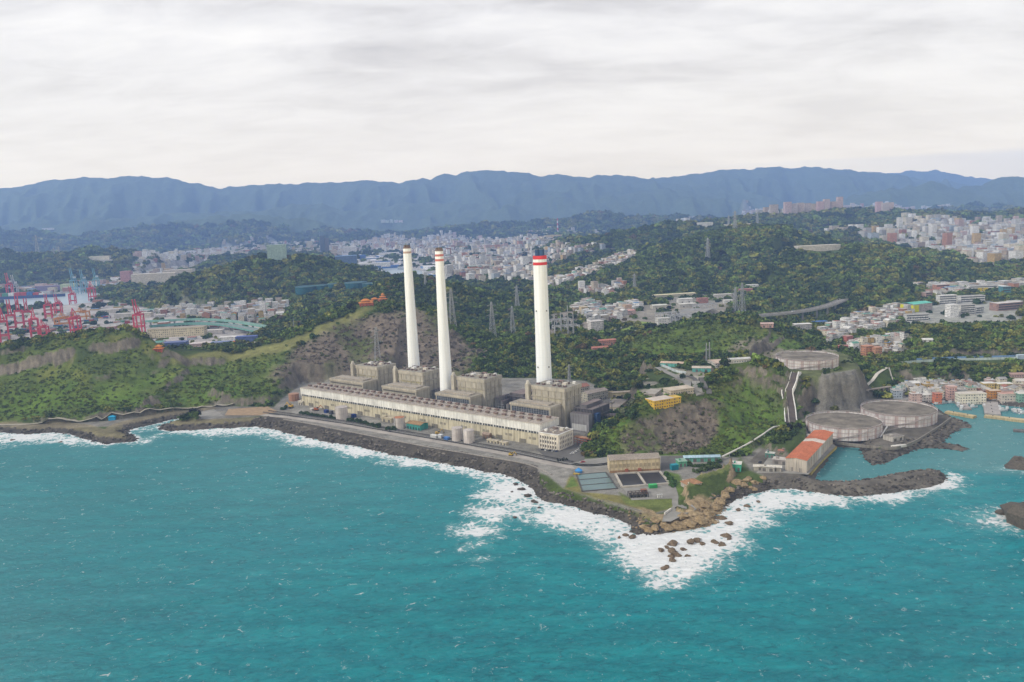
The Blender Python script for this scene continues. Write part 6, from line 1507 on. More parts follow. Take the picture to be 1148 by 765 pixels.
for i, (px, py, a, sc, w_) in enumerate([(1051, 453.5, .1, 1, 'at the left end of the harbour basin'), (1058, 452.5, .15, 1.1, 'second from the left end of the harbour basin'), (1066, 452, .1, .9, 'left of the narrow pier'), (1074, 455, 1.2, 1.3, 'moored against the narrow pier'),
        (1078, 458.5, 1.0, 1.3, 'at the tip of the narrow pier'), (1086, 454, .4, .9, 'just right of the narrow pier'), (1091, 457, .2, 1, 'in the gap between the two grey piers'), (1103, 456, 1.3, 1, 'moored on the left side of the wide pier'),
        (1120, 458, 1.3, 1, 'moored on the right side of the wide pier'), (1124, 461, .2, 1.2, 'in open basin right of the wide pier'), (1129, 459.5, .9, 1.1, 'behind the long ochre pier, left of the moored pair'), (1137, 462, 1.4, 1.3, 'left one of the pair near the right edge'), (1142, 462.5, 1.4, 1.3, 'right one of the pair near the right edge'), (1147, 464, .3, 1, 'cut by the right edge of the view')]):
    o = B0T if i == 0 else copy_tree(B0T); p = P(px, py, .3); o.location = tuple(p); o.rotation_euler = (0, 0, a); o.scale = (sc,) * 3
    tag(o, 'small white fishing boat ' + w_, 'boat', 'white fishing boats in the harbour')

# ------------------------------------------------------------------ rocks
def rock_mesh(name, seed, mat, colr):
    r_ = np.random.default_rng(seed); bm_v = []; m = MB(); n1, n2 = 6, 9
    ph = r_.uniform(0, 6.28, 6); pts = {}
    for i in range(n1 + 1):
        th = pi * i / n1
        for j in range(n2):
            a = 2 * pi * j / n2; k = 1 + .28 * sin(2 * a + ph[0]) + .2 * sin(3 * th + ph[1] + a) + r_.uniform(-.26, .26)
            if i in (0, n1): k = 1
            pts[i, j] = (k * sin(th) * cos(a), k * sin(th) * sin(a) * .8, max(-.3, .62 * cos(th) * (1 + .2 * sin(a + ph[2]))))
    for i in range(n1):
        for j in range(n2):
            q = [pts[i, j], pts[i + 1, j], pts[i + 1, (j + 1) % n2], pts[i, (j + 1) % n2]]; k = r_.uniform(.8, 1.15); m.face(q, tuple(c * k for c in colr))
    return m.build(name, mat, link=False).data
M_ROCK = paint_mat('wet rock', 0.7, 0.55, 0.6)
def rocks(spec, labs, colr, group):
    meshes = [rock_mesh('sea_rock', 300 + k, M_ROCK, colr) for k in range(6)]
    for i, (px, py, s, z) in enumerate(spec):
        o = bpy.data.objects.new('sea_rock', meshes[i % 6]); COLL.objects.link(o); p = P(px, py, z) if z < 2 else hit(px, py); o.location = tuple(p); o.scale = (s, s, s * random.uniform(.75, 1.15)); o.rotation_euler = (0, 0, random.uniform(0, 6.28)); tag(o, labs[i], 'rock', group)
off = [(741, 617, 2.8, .1), (748, 614, 2.6, .1), (754, 610, 4.0, .3), (754, 618, 4.2, .2), (757, 622, 4.0, .3), (752, 624, 2.8, .1), (754, 629, 3.2, .1), (746, 637, 3.4, .1), (766, 616, 2.4, .1), (771, 624, 2.2, 0), (775, 608, 4.2, .3), (781, 606, 4.0, .2), (787, 610, 2.8, 0), (801, 608, 3.0, .1), (809, 611, 3.2, .1), (814, 601, 3.6, .3), (817, 605, 2.4, 0), (701, 600, 2.6, .1), (709, 603, 3.4, .2), (694, 603, 1.6, 0), (818, 587, 3.6, .3), (808, 581, 4.2, .3), (828, 572, 2.6, .1), (838, 568, 2.8, .1), (850, 563, 2.2, 0), (14, 494, 3.0, .1), (68, 496, 2.8, .1)]
base_ = 'brown wave washed rock off the tip'
rocks(off, [('brown rock in the surf off the tip, ' + q) for q in ['leftmost of the middle cluster', 'second from left in the middle cluster', 'top of the middle cluster', 'tallest of the middle cluster', 'right side of the middle cluster', 'left below the tallest rock', 'lowest of the middle cluster', 'alone nearest the camera', 'small, just right of the cluster', 'small, below right of the cluster', 'left half of the twin rocks', 'right half of the twin rocks', 'small, trailing the twin rocks', 'left of the right trio', 'lowest of the right trio', 'top of the right trio', 'smallest beside the right trio', 'small, left of the lawn corner', 'larger, left of the lawn corner', 'tiny and farthest left']] +
      ['rock by the brown cliff foot, lower of two', 'rock by the brown cliff foot, upper of two', 'rock in the cove right of the headland, nearest the cliff', 'rock in the middle of the cove right of the headland', 'rock in the cove nearest the breakwater', 'low dark rock in foam at the far left shore', 'low dark rock beside the left promontory'], (0.20, 0.145, 0.095), 'wave washed rocks')
big = [(818, 550, 5, 5), (812, 556, 6, 5), (806, 563, 6, 5), (800, 570, 5.5, 5), (793, 577, 6.5, 5), (784, 584, 6.5, 5), (773, 588, 6.5, 5), (760, 590, 6.5, 5), (747, 591, 6, 5), (735, 592, 5, 5), (724, 594, 5, 5), (826, 541, 6, 5), (834, 545, 4.5, 5), (838, 538, 5, 5), (846, 541, 4, 5), (856, 536, 4, 5), (843, 548, 4, 5), (766, 580, 5, 5), (790, 568, 6, 5), (734, 584, 4, 5)]
rocks(big, ['tan boulder on the shore below the headland, %s from the right along the waterline' % ordn[i] if i < 11 else 'tan boulder in the bank right of the headland, %s' % ('next to the cliff', 'lowest of the near ones', 'above the cove', 'half way to the white roofed shed', 'farthest right', 'in the middle of the cove shore')[i - 11] if i < 17 else ('tan boulder under the tip platform, left of the cliff', 'big tan boulder wedged at the foot of the cliff', 'tan boulder beside the end of the lawn wall')[i - 17] for i in range(20)], (0.36, 0.265, 0.15), 'tan shore boulders')
rocks([(578, 543, 2.6, .1), (585, 549, 3.6, .1), (592, 556, 3.8, .1), (599, 563, 3.0, .1), (604, 570, 2.2, 0), (574, 552, 2.0, 0), (577, 581, 2.8, .1)], ['low dark reef rock in the surf below the seawall, %s of seven' % q for q in ('topmost', 'second from top', 'third from top', 'fourth from top', 'fifth from top', 'leftmost', 'lowest')], (0.10, 0.08, 0.065), 'reef rocks below the seawall')
rocks([(1148, 583, 21, .5), (1128, 575, 7, .2), (1142, 523, 12, .3), (1135, 519, 5, .1)], ['large dark islet at the right edge of the sea', 'small rock beside the larger islet', 'smaller dark islet off the harbour mouth', 'low rock left of the smaller islet'], (0.13, 0.11, 0.085), None)
# tipped rock armour along the shore: far too many to count
def armour():
    pts = []; n = 60000
    u = rng.uniform(-.78, .78, n); q = rng.uniform(math.log(560), math.log(1290), n); y = np.exp(q); x = u * y
    s = samp(GS, x, y); z = zat(x, y)
    lim = np.where(x < -330, 9, np.where(x < 12, 25, 13))
    ok = (s > -3.5) & (s < lim + 3 * fbm(x / 15, y / 15, 2)) & (z < 6.6)
    hb = inside(x, y, PP([(905, 545), (942, 530), (950, 499), (918, 500)], 3)) | (x > P(1040, 470)[0]) & (y > P(1040, 470)[1])
    ok &= ~hb
    x, y, z, s = x[ok], y[ok], z[ok], s[ok]
    br = x > -330
    tint = np.where((rng.uniform(0, 1, len(x)) < .45)[:, None], (0.055, 0.048, 0.042), (0.105, 0.092, 0.08)) * rng.uniform(.7, 1.3, len(x))[:, None]
    dry = (s > 8) & (rng.uniform(0, 1, len(x)) < .5); tint[dry] = np.array([0.17, 0.15, 0.13]) * rng.uniform(.7, 1.2, dry.sum())[:, None]
    tan_ = np.exp(-(((x - P(775, 580)[0]) / 50)**2 + ((y - P(775, 580)[1]) / 36)**2)) > rng.uniform(.25, .6, len(x)); tint[tan_] = np.array([0.27, 0.20, 0.12]) * rng.uniform(.6, 1.25, tan_.sum())[:, None]
    return np.stack([x, y, z + .3], 1), rng.uniform(.9, 2.3, len(x)) * np.clip(y / 900, .75, 1.2), tint
rock_protos = bpy.data.collections.new('rock shapes')
m_, g, b = new_mat('rock armour', 0.85, 0.2); g.link(g.mix(1.0, g.attr('tint', 'INSTANCER').outputs['Color'], g.maprange(g.noise(g.node('ShaderNodeNewGeometry').outputs['Position'], 1.2, 4, .7), .3, .7, .6, 1.4), 'MULTIPLY'), b.inputs['Base Color'])
for k in range(5): rock_protos.objects.link(bpy.data.objects.new('rock_shape', rock_mesh('rock_shape', 500 + k, m_, (1, 1, 1))))
pa_, sa_, ta_ = armour(); _pr = protos; protos = rock_protos
scatter('rock_armour', pa_, sa_, ta_, rng.integers(0, 5, len(pa_))); protos = _pr; print('armour', len(pa_))

# ------------------------------------------------------------------ buildings
PAL = [('white', (0.78, 0.77, 0.74)), ('cream', (0.68, 0.62, 0.50)), ('grey', (0.50, 0.49, 0.47)), ('pink', (0.56, 0.41, 0.37)), ('beige', (0.52, 0.45, 0.36)), ('tan', (0.42, 0.33, 0.25)), ('brick red', (0.36, 0.16, 0.11)), ('ochre', (0.52, 0.36, 0.14)), ('pale blue', (0.42, 0.48, 0.54)), ('terracotta', (0.46, 0.22, 0.13))]
PW = [.38, .20, .14, .06, .10, .04, .02, .02, .02, .02]
ROOFS = [('grey', (0.33, 0.32, 0.31)), ('white', (0.66, 0.65, 0.63)), ('rust red', (0.34, 0.15, 0.11)), ('brown', (0.26, 0.2, 0.165)), ('blue', (0.10, 0.22, 0.42)), ('green', (0.13, 0.32, 0.25)), ('pale', (0.50, 0.47, 0.43))]
RW = [.32, .22, .09, .11, .04, .05, .17]
PALC = dict(PAL); ROOFC = dict(ROOFS)
def project(p):
    x, y, z = p[0], p[1], p[2] - H
    f = y * cos(TH) - z * sin(TH); a2 = x / f; b2 = (y * sin(TH) + z * cos(TH)) / f
    return 574 + (a2 * cos(RO) - b2 * sin(RO)) * FPX, 382.5 - (a2 * sin(RO) + b2 * cos(RO)) * FPX
NAMED = []
def occupied(x, y, r):
    return any((x - cx)**2 + (y - cy_)**2 < (r + rr)**2 for cx, cy_, rr in BUILT)
BUILT = []
HIDE = []
def tower(mb, w_, d_, h_, colr, fr=None, x=0, y=0, z=0, mi=0, roofc=(0.4, 0.4, 0.4)):
    mb.box(x - w_ / 2, x + w_ / 2, y - d_ / 2, y + d_ / 2, z, z + h_, colr, roofc, mi, 1, fr)
def house(name, cat, x, y, z, w_, d_, h_, rz, wall, roof, flat, where, group, detail=True):
    """walls with their windows in one mesh; roof, roof hut and water tank as parts"""
    m = MB()
    if flat: m.box(-w_ / 2, w_ / 2, -d_ / 2, d_ / 2, -2.5, h_, PALC[wall], ROOFC[roof], 0, 1)
    else: m.gable(-w_ / 2, w_ / 2, -d_ / 2, d_ / 2, -2.5, h_, min(w_, d_) * .22, PALC[wall], ROOFC[roof], along='x' if w_ > d_ else 'y', roof=False)
    o = m.build(name, [M_WALL, M_PAINT]); o.location = (x, y, z); o.rotation_euler = (0, 0, rz)
    m = MB()
    if flat:
        c = ROOFC[roof]; m.box(-w_ / 2 - .25, w_ / 2 + .25, -d_ / 2 - .25, d_ / 2 + .25, h_ + .01, h_ + .7, tuple(q * .95 for q in PALC[wall]), c); ro = m.build('roof', M_PAINT, o)
        if detail:
            m = MB(); a = random.uniform(-.2, .2) * w_; m.box(a - 1.8, a + 1.8, -1.5, 2.0, h_ + .71, h_ + 3.2, tuple(q * .9 for q in PALC[wall]), ROOFC[random.choice(ROOFS)[0]]); m.build('roof_hut', M_PAINT, ro)
            m = MB(); m.cyl(w_ * .3, -d_ * .25, h_ + .71, h_ + 2.4, .8, .8, (0.5, 0.52, 0.55), 8); m.build('water_tank', M_METAL, ro)
    else:
        m.gable(-w_ / 2, w_ / 2, -d_ / 2, d_ / 2, 0, h_, min(w_, d_) * .22, (0, 0, 0), ROOFC[roof], along='x' if w_ > d_ else 'y', walls=False, over=.5); m.build('roof', M_PAINT, o)
    o['category'] = cat; o['group'] = group
    size = 'tall' if h_ > 12.5 and name == 'house' else 'low' if h_ < 6.5 else ''
    if name != 'house': size = 'tall' if h_ > 45 else 'broad' if w_ > 30 else 'low' if h_ < 20 else ''
    NAMED.append((o, f'{size} {wall} {cat} with {roof} {"flat" if flat else "pitched"} roof'.strip(), where, project((x, y, z))[0]))
    BUILT.append((x, y, max(w_, d_) * .5)); clear((x, y), max(w_, d_) * .62)
    return o
ORD = ['leftmost', 'second from left', 'third from left', 'fourth from left', 'fifth from left', 'sixth from left', 'seventh from left', 'eighth from left', 'ninth from left', 'tenth from left', 'eleventh from left', 'twelfth from left'] + ['%dth from left' % k for k in range(13, 90)]
def name_houses():
    by = {}
    for e in NAMED: by.setdefault((e[1], e[2]), []).append(e)
    for (lab, where), es in by.items():
        es.sort(key=lambda e: e[3])
        for k, e in enumerate(es):
            e[0]['label'] = f'{lab} {where}' if len(es) == 1 else f'{lab}, {ORD[min(k, len(ORD) - 1)]} such {where}'
            for a_, b_ in ((' such ', ' '), (' with ', ', '), (' flat roof', ' roof'), (' apartment block', ' block')):
                if len(e[0]['label'].split()) > 16: e[0]['label'] = e[0]['label'].replace(a_, b_)
FAR = MB()
def far_block(x, y, z, w_, d_, h_, rz, colr, roofc):
    c, s = cos(rz), sin(rz); FAR.box(-w_ / 2, w_ / 2, -d_ / 2, d_ / 2, z - 4, z + h_, colr, roofc, 0, 1, lambda a, b: (x + a * c - b * s, y + a * s + b * c))
def pick(tab, wts): return random.choices(tab, wts)[0]
def fill(area, step, where, group, kind='house', hr=(5, 12), wr=(7, 12), singles=0, rz=None, skip=.12, tall=0.0):
    """fill an urban area with buildings on a jittered street grid; the nearest are things, the rest joins the far mass"""
    poly = URBAN[area]; a0 = random.uniform(0, 1.57) if rz is None else rz; c, s = cos(a0), sin(a0)
    ctr = poly.mean(0); R = np.linalg.norm(poly - ctr, axis=1).max(); n = int(R / step) + 1; cand = []
    for i in range(-n, n + 1):
        for j in range(-n, n + 1):
            if random.random() < skip: continue
            a, b = (i + random.uniform(-.22, .22)) * step, (j + (.4 if i % 4 == 0 else 0) + random.uniform(-.22, .22)) * step
            cand.append((ctr[0] + a * c - b * s, ctr[1] + a * s + b * c))
    if not cand: return
    cand = np.array(cand); cand = cand[inside(cand[:, 0], cand[:, 1], poly)]
    cand = cand[(np.abs(cand[:, 0] / cand[:, 1]) < .70)]
    zz = zat(cand[:, 0], cand[:, 1]); od = np.argsort(cand[:, 1]); k = 0
    for q in od:
        x, y = cand[q]; z = zz[q]
        if z < 1.5 or (area.startswith('town') and (z > 95 or (area != 'docks' and DOCK_IN(x, y)))): continue
        w_, d_ = random.uniform(*wr), random.uniform(*wr); h_ = random.uniform(*hr) * (random.uniform(1.3, 2.0) if random.random() < tall else 1)
        if occupied(x, y, max(w_, d_) * .42): continue
        wn, wc = pick(PAL, PW); rn, rc = pick(ROOFS, RW); r_ = a0 + random.uniform(-.12, .12)
        if k < singles:
            px, py = project((x, y, z))
            if -15 < px < 1163 and visible(x, y, z + h_): house('house' if kind == 'house' else 'apartment_block', kind, x, y, z, w_, d_, h_, r_, wn, rn, kind != 'house' or random.random() < .62, where, group, y < 1350); k += 1; continue
        f = random.uniform(.8, 1.1); far_block(x, y, z, w_, d_, h_, r_, tuple(min(.8, v * f) for v in wc), rc); 
DOCKS = PP([(372, 292), (388, 285), (420, 283), (470, 288), (505, 300), (500, 314), (470, 321), (440, 324), (400, 310)], 10); URBAN['docks'] = DOCKS
def DOCK_IN(x, y): return bool(inside(np.array([x]), np.array([y]), DOCKS)[0])
def visible(x, y, z):
    q = np.linspace(.25, .985, 90); zr = H + (z - H) * q; return bool((zat(x * q, np.maximum(y * q, 340)) < zr).all())

class Bld(Thing):
    pass
def block(px, py, w_, d_, h_, wall, roofc, label, cat, z=None, rz=0.0, name=None, extras=None, group=None):
    """a particular building: front left ground corner at the pixel"""
    p = hit(px, py) if z is None else P(px, py, z)
    t = Thing(name or cat.replace(' ', '_'), tuple(p), rz, label, cat, group)
    m = MB(); m.box(0, w_, 0, d_, -3, h_, wall, roofc, 0, 1); t.part('wall', m, [M_WALL, M_PAINT])
    m = MB(); m.box(-.4, w_ + .4, -.4, d_ + .4, h_ + .01, h_ + .9, tuple(min(.85, c * 1.08) for c in wall), roofc); t.part('roof', m)
    q = (p[0] + cos(rz) * w_ / 2 - sin(rz) * d_ / 2, p[1] + sin(rz) * w_ / 2 + cos(rz) * d_ / 2); BUILT.append((q[0], q[1], max(w_, d_) * .5)); clear(q, max(w_, d_) * .55)
    return t
def bands(t, w_, h_, n, colr=(0.07, 0.08, 0.09), y=-.15):
    m = MB(); hh = h_ / n; m.box(1, w_ - 1, y, -.02, 0, hh * .42, colr); spread(t, 'window_band', m, [(0, 0, hh * (k + .38)) for k in range(n)])
Wt, Gy = (0.72, 0.71, 0.68), (0.40, 0.39, 0.37)
# school on the right
t = block(1024.5, 350.5, 52, 34, 15, (0.46, 0.40, 0.36), (0.13, 0.50, 0.40), 'sports hall with turquoise roof and bright yellow end wall at the school', 'sports hall', 16, .42)
m = MB(); m.box(-.3, -.02, 1, 33, .5, 14, (0.72, 0.70, 0.02)); m.box(.5, 14, -.3, -.02, .5, 14, (0.72, 0.70, 0.02)); t.part('yellow_wall', m); m = MB(); m.gable(0, 52, 0, 34, 0, 15.9, 2.4, (0, 0, 0), (0.15, 0.55, 0.44), walls=False, over=.5); t.part('turquoise_roof', m)
for px, py, w_, d_, h_, c_, r_, n, lab, rz in [(1053, 342, 38, 14, 19, Wt, Wt, 4, 'white school block with long window bands behind the sports hall', 0.05), (1077, 340, 54, 14, 14, Wt, Gy, 3, 'long white school block right of the taller one behind the hall', .05),
        (1065.5, 356.5, 16, 18, 24, (0.76, 0.75, 0.73), Wt, 0, 'tall windowless white school tower before the long blocks', .1), (1076.5, 354, 30, 16, 20, (0.66, 0.64, 0.60), Gy, 5, 'pale school block with five window bands right of the windowless tower', .1), (1094, 352, 20, 16, 12, Wt, Gy, 3, 'low white school wing at the right end of the five banded block', .3),
        (1087, 329.5, 64, 16, 17, Wt, Gy, 4, 'white school block with yellow panels on its upper floors', -.05), (1124, 333, 18, 18, 22, (0.08, 0.25, 0.28), (0.5, 0.55, 0.55), 4, 'teal glass stair block at the right of the school', 0), (1016, 361, 42, 12, 13, Wt, Gy, 3, 'white school block along the wall before the sports hall', .0),
        (1119, 349, 60, 22, 14, (0.36, 0.22, 0.18), (0.62, 0.58, 0.54), 3, 'brick school building with pale roof at the right edge', .25), (1049.5, 328, 34, 16, 17, (0.46, 0.24, 0.16), (0.58, 0.54, 0.5), 4, 'orange brick apartment block behind the school', .1), (1038, 337, 18, 14, 17, (0.50, 0.34, 0.29), Gy, 4, 'salmon apartment block left of the school', .3),
        (1029, 322, 16, 16, 11, Wt, (0.62, 0.4, 0.36), 3, 'small white villa alone on the rise left of the orange brick block', .3), (1134, 345, 26, 14, 12, Wt, Gy, 3, 'white school annex partly behind the brick building', .2)]:
    t = block(px, py, w_, d_, h_, c_, r_, lab, 'school block' if 'school' in lab else 'building', 16, rz)
    if n: bands(t, w_, h_, n)
    if 'yellow panels' in lab: m = MB(); m.box(0, 11, -.3, -.16, 5, 13, (0.68, 0.50, 0.03)); spread(t, 'yellow_panel', m, [(18, 0, 0), (31, 0, 0)])
wall_line('school_wall', flatpts([(1014, 363), (1045, 363.5), (1080, 363), (1120, 362), (1150, 361)], 16), 4, 1, (0.58, 0.63, 0.62), 'long pale retaining wall below the school', 'wall', z=14)
# village landmarks
for px, py, w_, d_, h_, c_, r_, lab, z, rz in [(971, 401.5, 13, 11, 16, (0.50, 0.23, 0.13), (0.55, 0.28, 0.18), 'terracotta apartment house by the village lane, left one of a pair', None, .35), (981.5, 401.5, 12, 11, 14, (0.52, 0.27, 0.17), (0.52, 0.27, 0.18), 'terracotta apartment house by the village lane, right one of a pair', None, .35),
        (949.5, 386, 12, 10, 12, (0.46, 0.15, 0.12), (0.5, 0.3, 0.27), 'red house with stacked terraces beside the village lane', None, .3), (940.5, 393, 17, 9, 6, (0.33, 0.09, 0.09), (0.46, 0.2, 0.18), 'low dark red shop building beside the upper oil tank', None, -.2),
        (913, 365, 28, 14, 6, (0.28, 0.32, 0.38), (0.05, 0.16, 0.46), 'long low shed with bright blue roof beside the viaduct', None, .1), (891.5, 369.5, 30, 14, 8, (0.40, 0.38, 0.36), (0.74, 0.73, 0.70), 'long grey shed with white roof left of the blue roofed one', None, .02)]:
    block(px, py, w_, d_, h_, c_, r_, lab, 'house' if 'house' in lab else 'shed', z, rz)
t = block(1076, 451.5, 31, 12, 9.5, (0.70, 0.67, 0.56), (0.60, 0.55, 0.48), 'cream two storey harbour building right behind the piers', 'harbour building', 3.6, -.03)
for px, py, w_, d_, h_, c_, r_, lab, rz in [(1103, 437, 14, 10, 7, (0.60, 0.45, 0.16), (0.72, 0.70, 0.66), 'yellow fish hall with white roof, left one of two behind the harbour', -.05), (1119, 437.5, 18, 10, 7, (0.56, 0.46, 0.22), (0.74, 0.72, 0.66), 'wide yellow fish hall with white roof, right one of two', -.08),
        (1110, 447.5, 12, 9, 9, (0.52, 0.24, 0.05), (0.60, 0.48, 0.36), 'bright orange house just right of the cream harbour building', -.03), (1049, 450.5, 8, 8, 9, (0.60, 0.19, 0.10), (0.5, 0.25, 0.2), 'narrow orange red house at the left of the harbour', .05),
        (1064, 447, 9, 9, 14, (0.60, 0.38, 0.34), (0.56, 0.42, 0.38), 'tall pink house left of the cream harbour building', 0), (1123, 450, 18, 10, 8, (0.58, 0.52, 0.46), (0.52, 0.3, 0.24), 'pale shop row with reddish roof on the harbour front', -.05), (1142, 451, 16, 10, 9, (0.20, 0.38, 0.30), (0.62, 0.6, 0.54), 'green fronted house on the harbour front at the right edge', -.05),
        (1023, 431, 17, 10, 7, (0.66, 0.64, 0.60), (0.72, 0.70, 0.68), 'white roofed house at the upper left of the harbour village', .0), (1030, 449.5, 17, 9, 6, Wt, (0.64, 0.62, 0.58), 'low white shed nearest the lower right oil tank', .1), (1134, 429, 22, 11, 10, (0.50, 0.34, 0.30), (0.5, 0.33, 0.28), 'dull pink block at the upper right of the harbour village', -.05)]:
    block(px, py, w_, d_, h_, c_, r_, lab, 'fish hall' if 'fish' in lab else 'house', 4, rz)
fill('village', 12.5, 'in the harbour village', 'houses of the harbour village', hr=(5.5, 10.5), wr=(8, 12.5), singles=90, rz=-.05, skip=.04)
fill('village_up', 15, 'in the upper village', 'houses of the upper village', hr=(5, 13), wr=(8.5, 14), singles=72, rz=.35, skip=.05, tall=.15)
fill('village_lane', 14, 'behind the upper tank', 'houses along the village lane', hr=(5, 9), wr=(8, 12), singles=18, rz=.3, skip=.2)
fill('school_back', 22, 'behind the school', 'houses behind the school', hr=(8, 18), wr=(12, 22), singles=14, rz=.1, skip=.15)
fill('low_houses', 18, 'in the hollow behind the chimneys', 'houses in the hollow', hr=(6, 14), wr=(10, 17), singles=26, rz=.4, skip=.1)
fill('mid_houses', 22, 'below the central wooded hill', 'houses below the wooded hill', hr=(7, 18), wr=(11, 17), singles=20, rz=.3, skip=.08, tall=.2)
# works and yards between the hills
for px, py, w_, d_, h_, c_, r_, lab, cat, rz, k in [(733.5, 460, 26, 16, 9, (0.66, 0.42, 0.04), (0.60, 0.52, 0.45), 'bright yellow two storey block on the hill behind the plant', 'building', .45, 0), (750, 454, 16, 11, 6, (0.66, 0.43, 0.05), (0.66, 0.45, 0.1), 'smaller yellow block right of the larger yellow one', 'building', .45, 0),
        (740.5, 411, 34, 11, 5, (0.16, 0.50, 0.44), (0.60, 0.46, 0.35), 'long turquoise shed with tan roof by the curving road, left of two', 'shed', -.42, 1), (776, 417, 24, 14, 5, (0.16, 0.50, 0.44), (0.60, 0.53, 0.44), 'turquoise shed with cream roof by the curving road, right of two', 'shed', -.25, 1),
        (802, 412.5, 18, 28, 6, (0.60, 0.56, 0.50), (0.58, 0.45, 0.36), 'long tan roofed building right of the turquoise sheds', 'building', .15, 1), (817, 408, 30, 10, 4, (0.5, 0.49, 0.47), (0.62, 0.61, 0.59), 'low pale shed behind the headland crest', 'shed', .1, 0),
        (752, 444, 30, 16, 5, (0.50, 0.44, 0.36), (0.56, 0.48, 0.385), 'low building with wide beige roof above the yellow block', 'building', .35, 0), (722, 447, 13, 28, 5, (0.42, 0.37, 0.31), (0.40, 0.365, 0.32), 'low building with curving grey brown roof left of the beige roofed one', 'building', -.45, 0),
        (664, 396, 26, 10, 8, (0.50, 0.22, 0.17), (0.48, 0.20, 0.15), 'red brick terrace in the trees, lower one of two', 'terrace', .1, 1), (672, 388, 28, 10, 8, (0.50, 0.24, 0.18), (0.46, 0.2, 0.15), 'red brick terrace in the trees, upper one of two', 'terrace', .15, 1),
        (734, 335.5, 110, 22, 9, (0.50, 0.46, 0.36), (0.66, 0.60, 0.40), 'very long shed with pale yellow roof at the foot of the wooded hill', 'shed', .16, 1), (761, 340, 34, 18, 9, Wt, (0.7, 0.69, 0.65), 'white roofed shed below the very long yellow roofed one', 'shed', .1, 1),
        (762, 345, 40, 20, 7, (0.5, 0.48, 0.44), (0.68, 0.66, 0.60), 'low wide white roofed shed above the switchyard', 'shed', .15, 1), (732, 347, 34, 24, 8, (0.54, 0.52, 0.44), (0.66, 0.66, 0.58), 'cream tent roofed shed left of the switchyard', 'shed', .1, 1),
        (783, 341, 24, 16, 12, (0.36, 0.17, 0.14), (0.4, 0.2, 0.17), 'dark red shed beside the white roofed sheds', 'shed', .1, 0), (838, 326, 30, 14, 14, (0.74, 0.73, 0.70), (0.7, 0.7, 0.68), 'white box building on the wooded slope above the twin pylons', 'building', .05, 0),
        (830, 331, 32, 14, 14, (0.40, 0.17, 0.16), (0.45, 0.22, 0.2), 'dark red building just below the white box on the slope', 'building', .05, 0), (801, 334, 44, 14, 7, (0.5, 0.48, 0.44), (0.66, 0.64, 0.6), 'long white roofed shed left of the twin pylons', 'shed', .02, 0),
        (812, 341, 20, 12, 8, Wt, Wt, 'small white shed beside the twin pylons', 'shed', 0, 0), (853, 367.5, 20, 14, 6, (0.48, 0.3, 0.25), (0.58, 0.42, 0.37), 'small salmon roofed house in the trees before the viaduct', 'house', -.2, 1),
        (738, 368, 22, 16, 17, (0.68, 0.66, 0.62), (0.56, 0.55, 0.52), 'white concrete block at the right end of the sports field', 'building', .15, 0), (663, 374, 26, 18, 22, (0.66, 0.62, 0.58), (0.62, 0.58, 0.55), 'white four storey block at the left of the sports field', 'building', .3, 0),
        (697, 354, 34, 20, 9, (0.56, 0.40, 0.36), (0.58, 0.32, 0.29), 'wide building with pink roof behind the sports field', 'building', .35, 1), (652, 352, 16, 14, 14, (0.62, 0.50, 0.30), (0.6, 0.5, 0.36), 'ochre block standing alone in the hollow of houses', 'building', .3, 0),
        (701, 352, 16, 14, 18, (0.56, 0.42, 0.30), (0.52, 0.36, 0.28), 'tan tower block beside the wide pink roof', 'building', .3, 0)]:
    if k: shed(px, py, w_, d_, h_, c_, r_, lab, z=None, rz=rz, name=cat, cat=cat, wmat=M_WALL if cat in ('terrace', 'house', 'building') else None); p = hit(px, py); BUILT.append((p[0] + w_ / 2, p[1] + d_ / 2, max(w_, d_) / 2))
    else: block(px, py, w_, d_, h_, c_, r_, lab, cat, None, rz)
wall_line('site_wall', groundpts([(735, 409), (748, 413), (760, 418), (769, 419)]), 3, .8, (0.62, 0.68, 0.70), 'pale blue site wall below the turquoise sheds', 'wall')
ribbon('hill_road', groundpts([(737, 413), (750, 419), (762, 425), (772, 431), (782, 437), (786, 443)]), 9, M_YARD, .8)
ribbon('hill_road', groundpts([(762, 422), (778, 425), (788, 430), (794, 437), (795, 444)]), 6, M_ASPHALT, 1.0)
ribbon('village_street', groundpts([(1000, 412), (990, 406), (972, 398), (958, 390), (945, 382)]), 6, M_YARD, .7)
for q in ((690, 374), (700, 372), (712, 367), (724, 364), (735, 362), (706, 378), (716, 375), (727, 371), (738, 367), (708, 369), (720, 365), (730, 360), (745, 363), (755, 361), (770, 357), (785, 352)): clear(hit(*q), 16)
M_PITCH = plain('sports field grass', (0.17, 0.23, 0.045), .95, .3, .06)
zf = 25.2; pf = flatpts([(687, 373.5), (699, 377), (739, 363), (719, 360.5)], zf)
flat_sheet('sports_field', [p[:2] for p in pf], zf, M_PITCH)
wall_line('field_wall', [np.array([*(p[:2]), zf]) for p in pf[1:3]], 3.5, 1, (0.07, 0.07, 0.075), 'dark wall with white panels along the front of the sports field', 'wall', z=zf - 1)
for k, px in enumerate([(690, 371.2), (696, 368.9), (703, 366.2), (711, 363.4), (704, 376), (712.5, 372.6), (721, 369.2), (730, 365.8)]):
    p = P(*px, zf); t = Thing('field_sign', tuple(p), .4, 'white panel, %s along the %s edge of the sports field' % (('first', 'second', 'third', 'fourth')[k % 4], 'far' if k < 4 else 'near'), 'panel', 'white panels around the sports field'); m = MB(); m.box(-2.2, 2.2, -.2, .2, 1, 3.8, WHITE); t.part('board', m); m = MB(); m.bar((0, .3, -.5), (0, .3, 3), .3, STEEL); t.part('post', m)
rp2 = groundpts([(1012, 407), (1030, 405.5), (1060, 404), (1100, 403), (1150, 401.5), (1190, 400)])
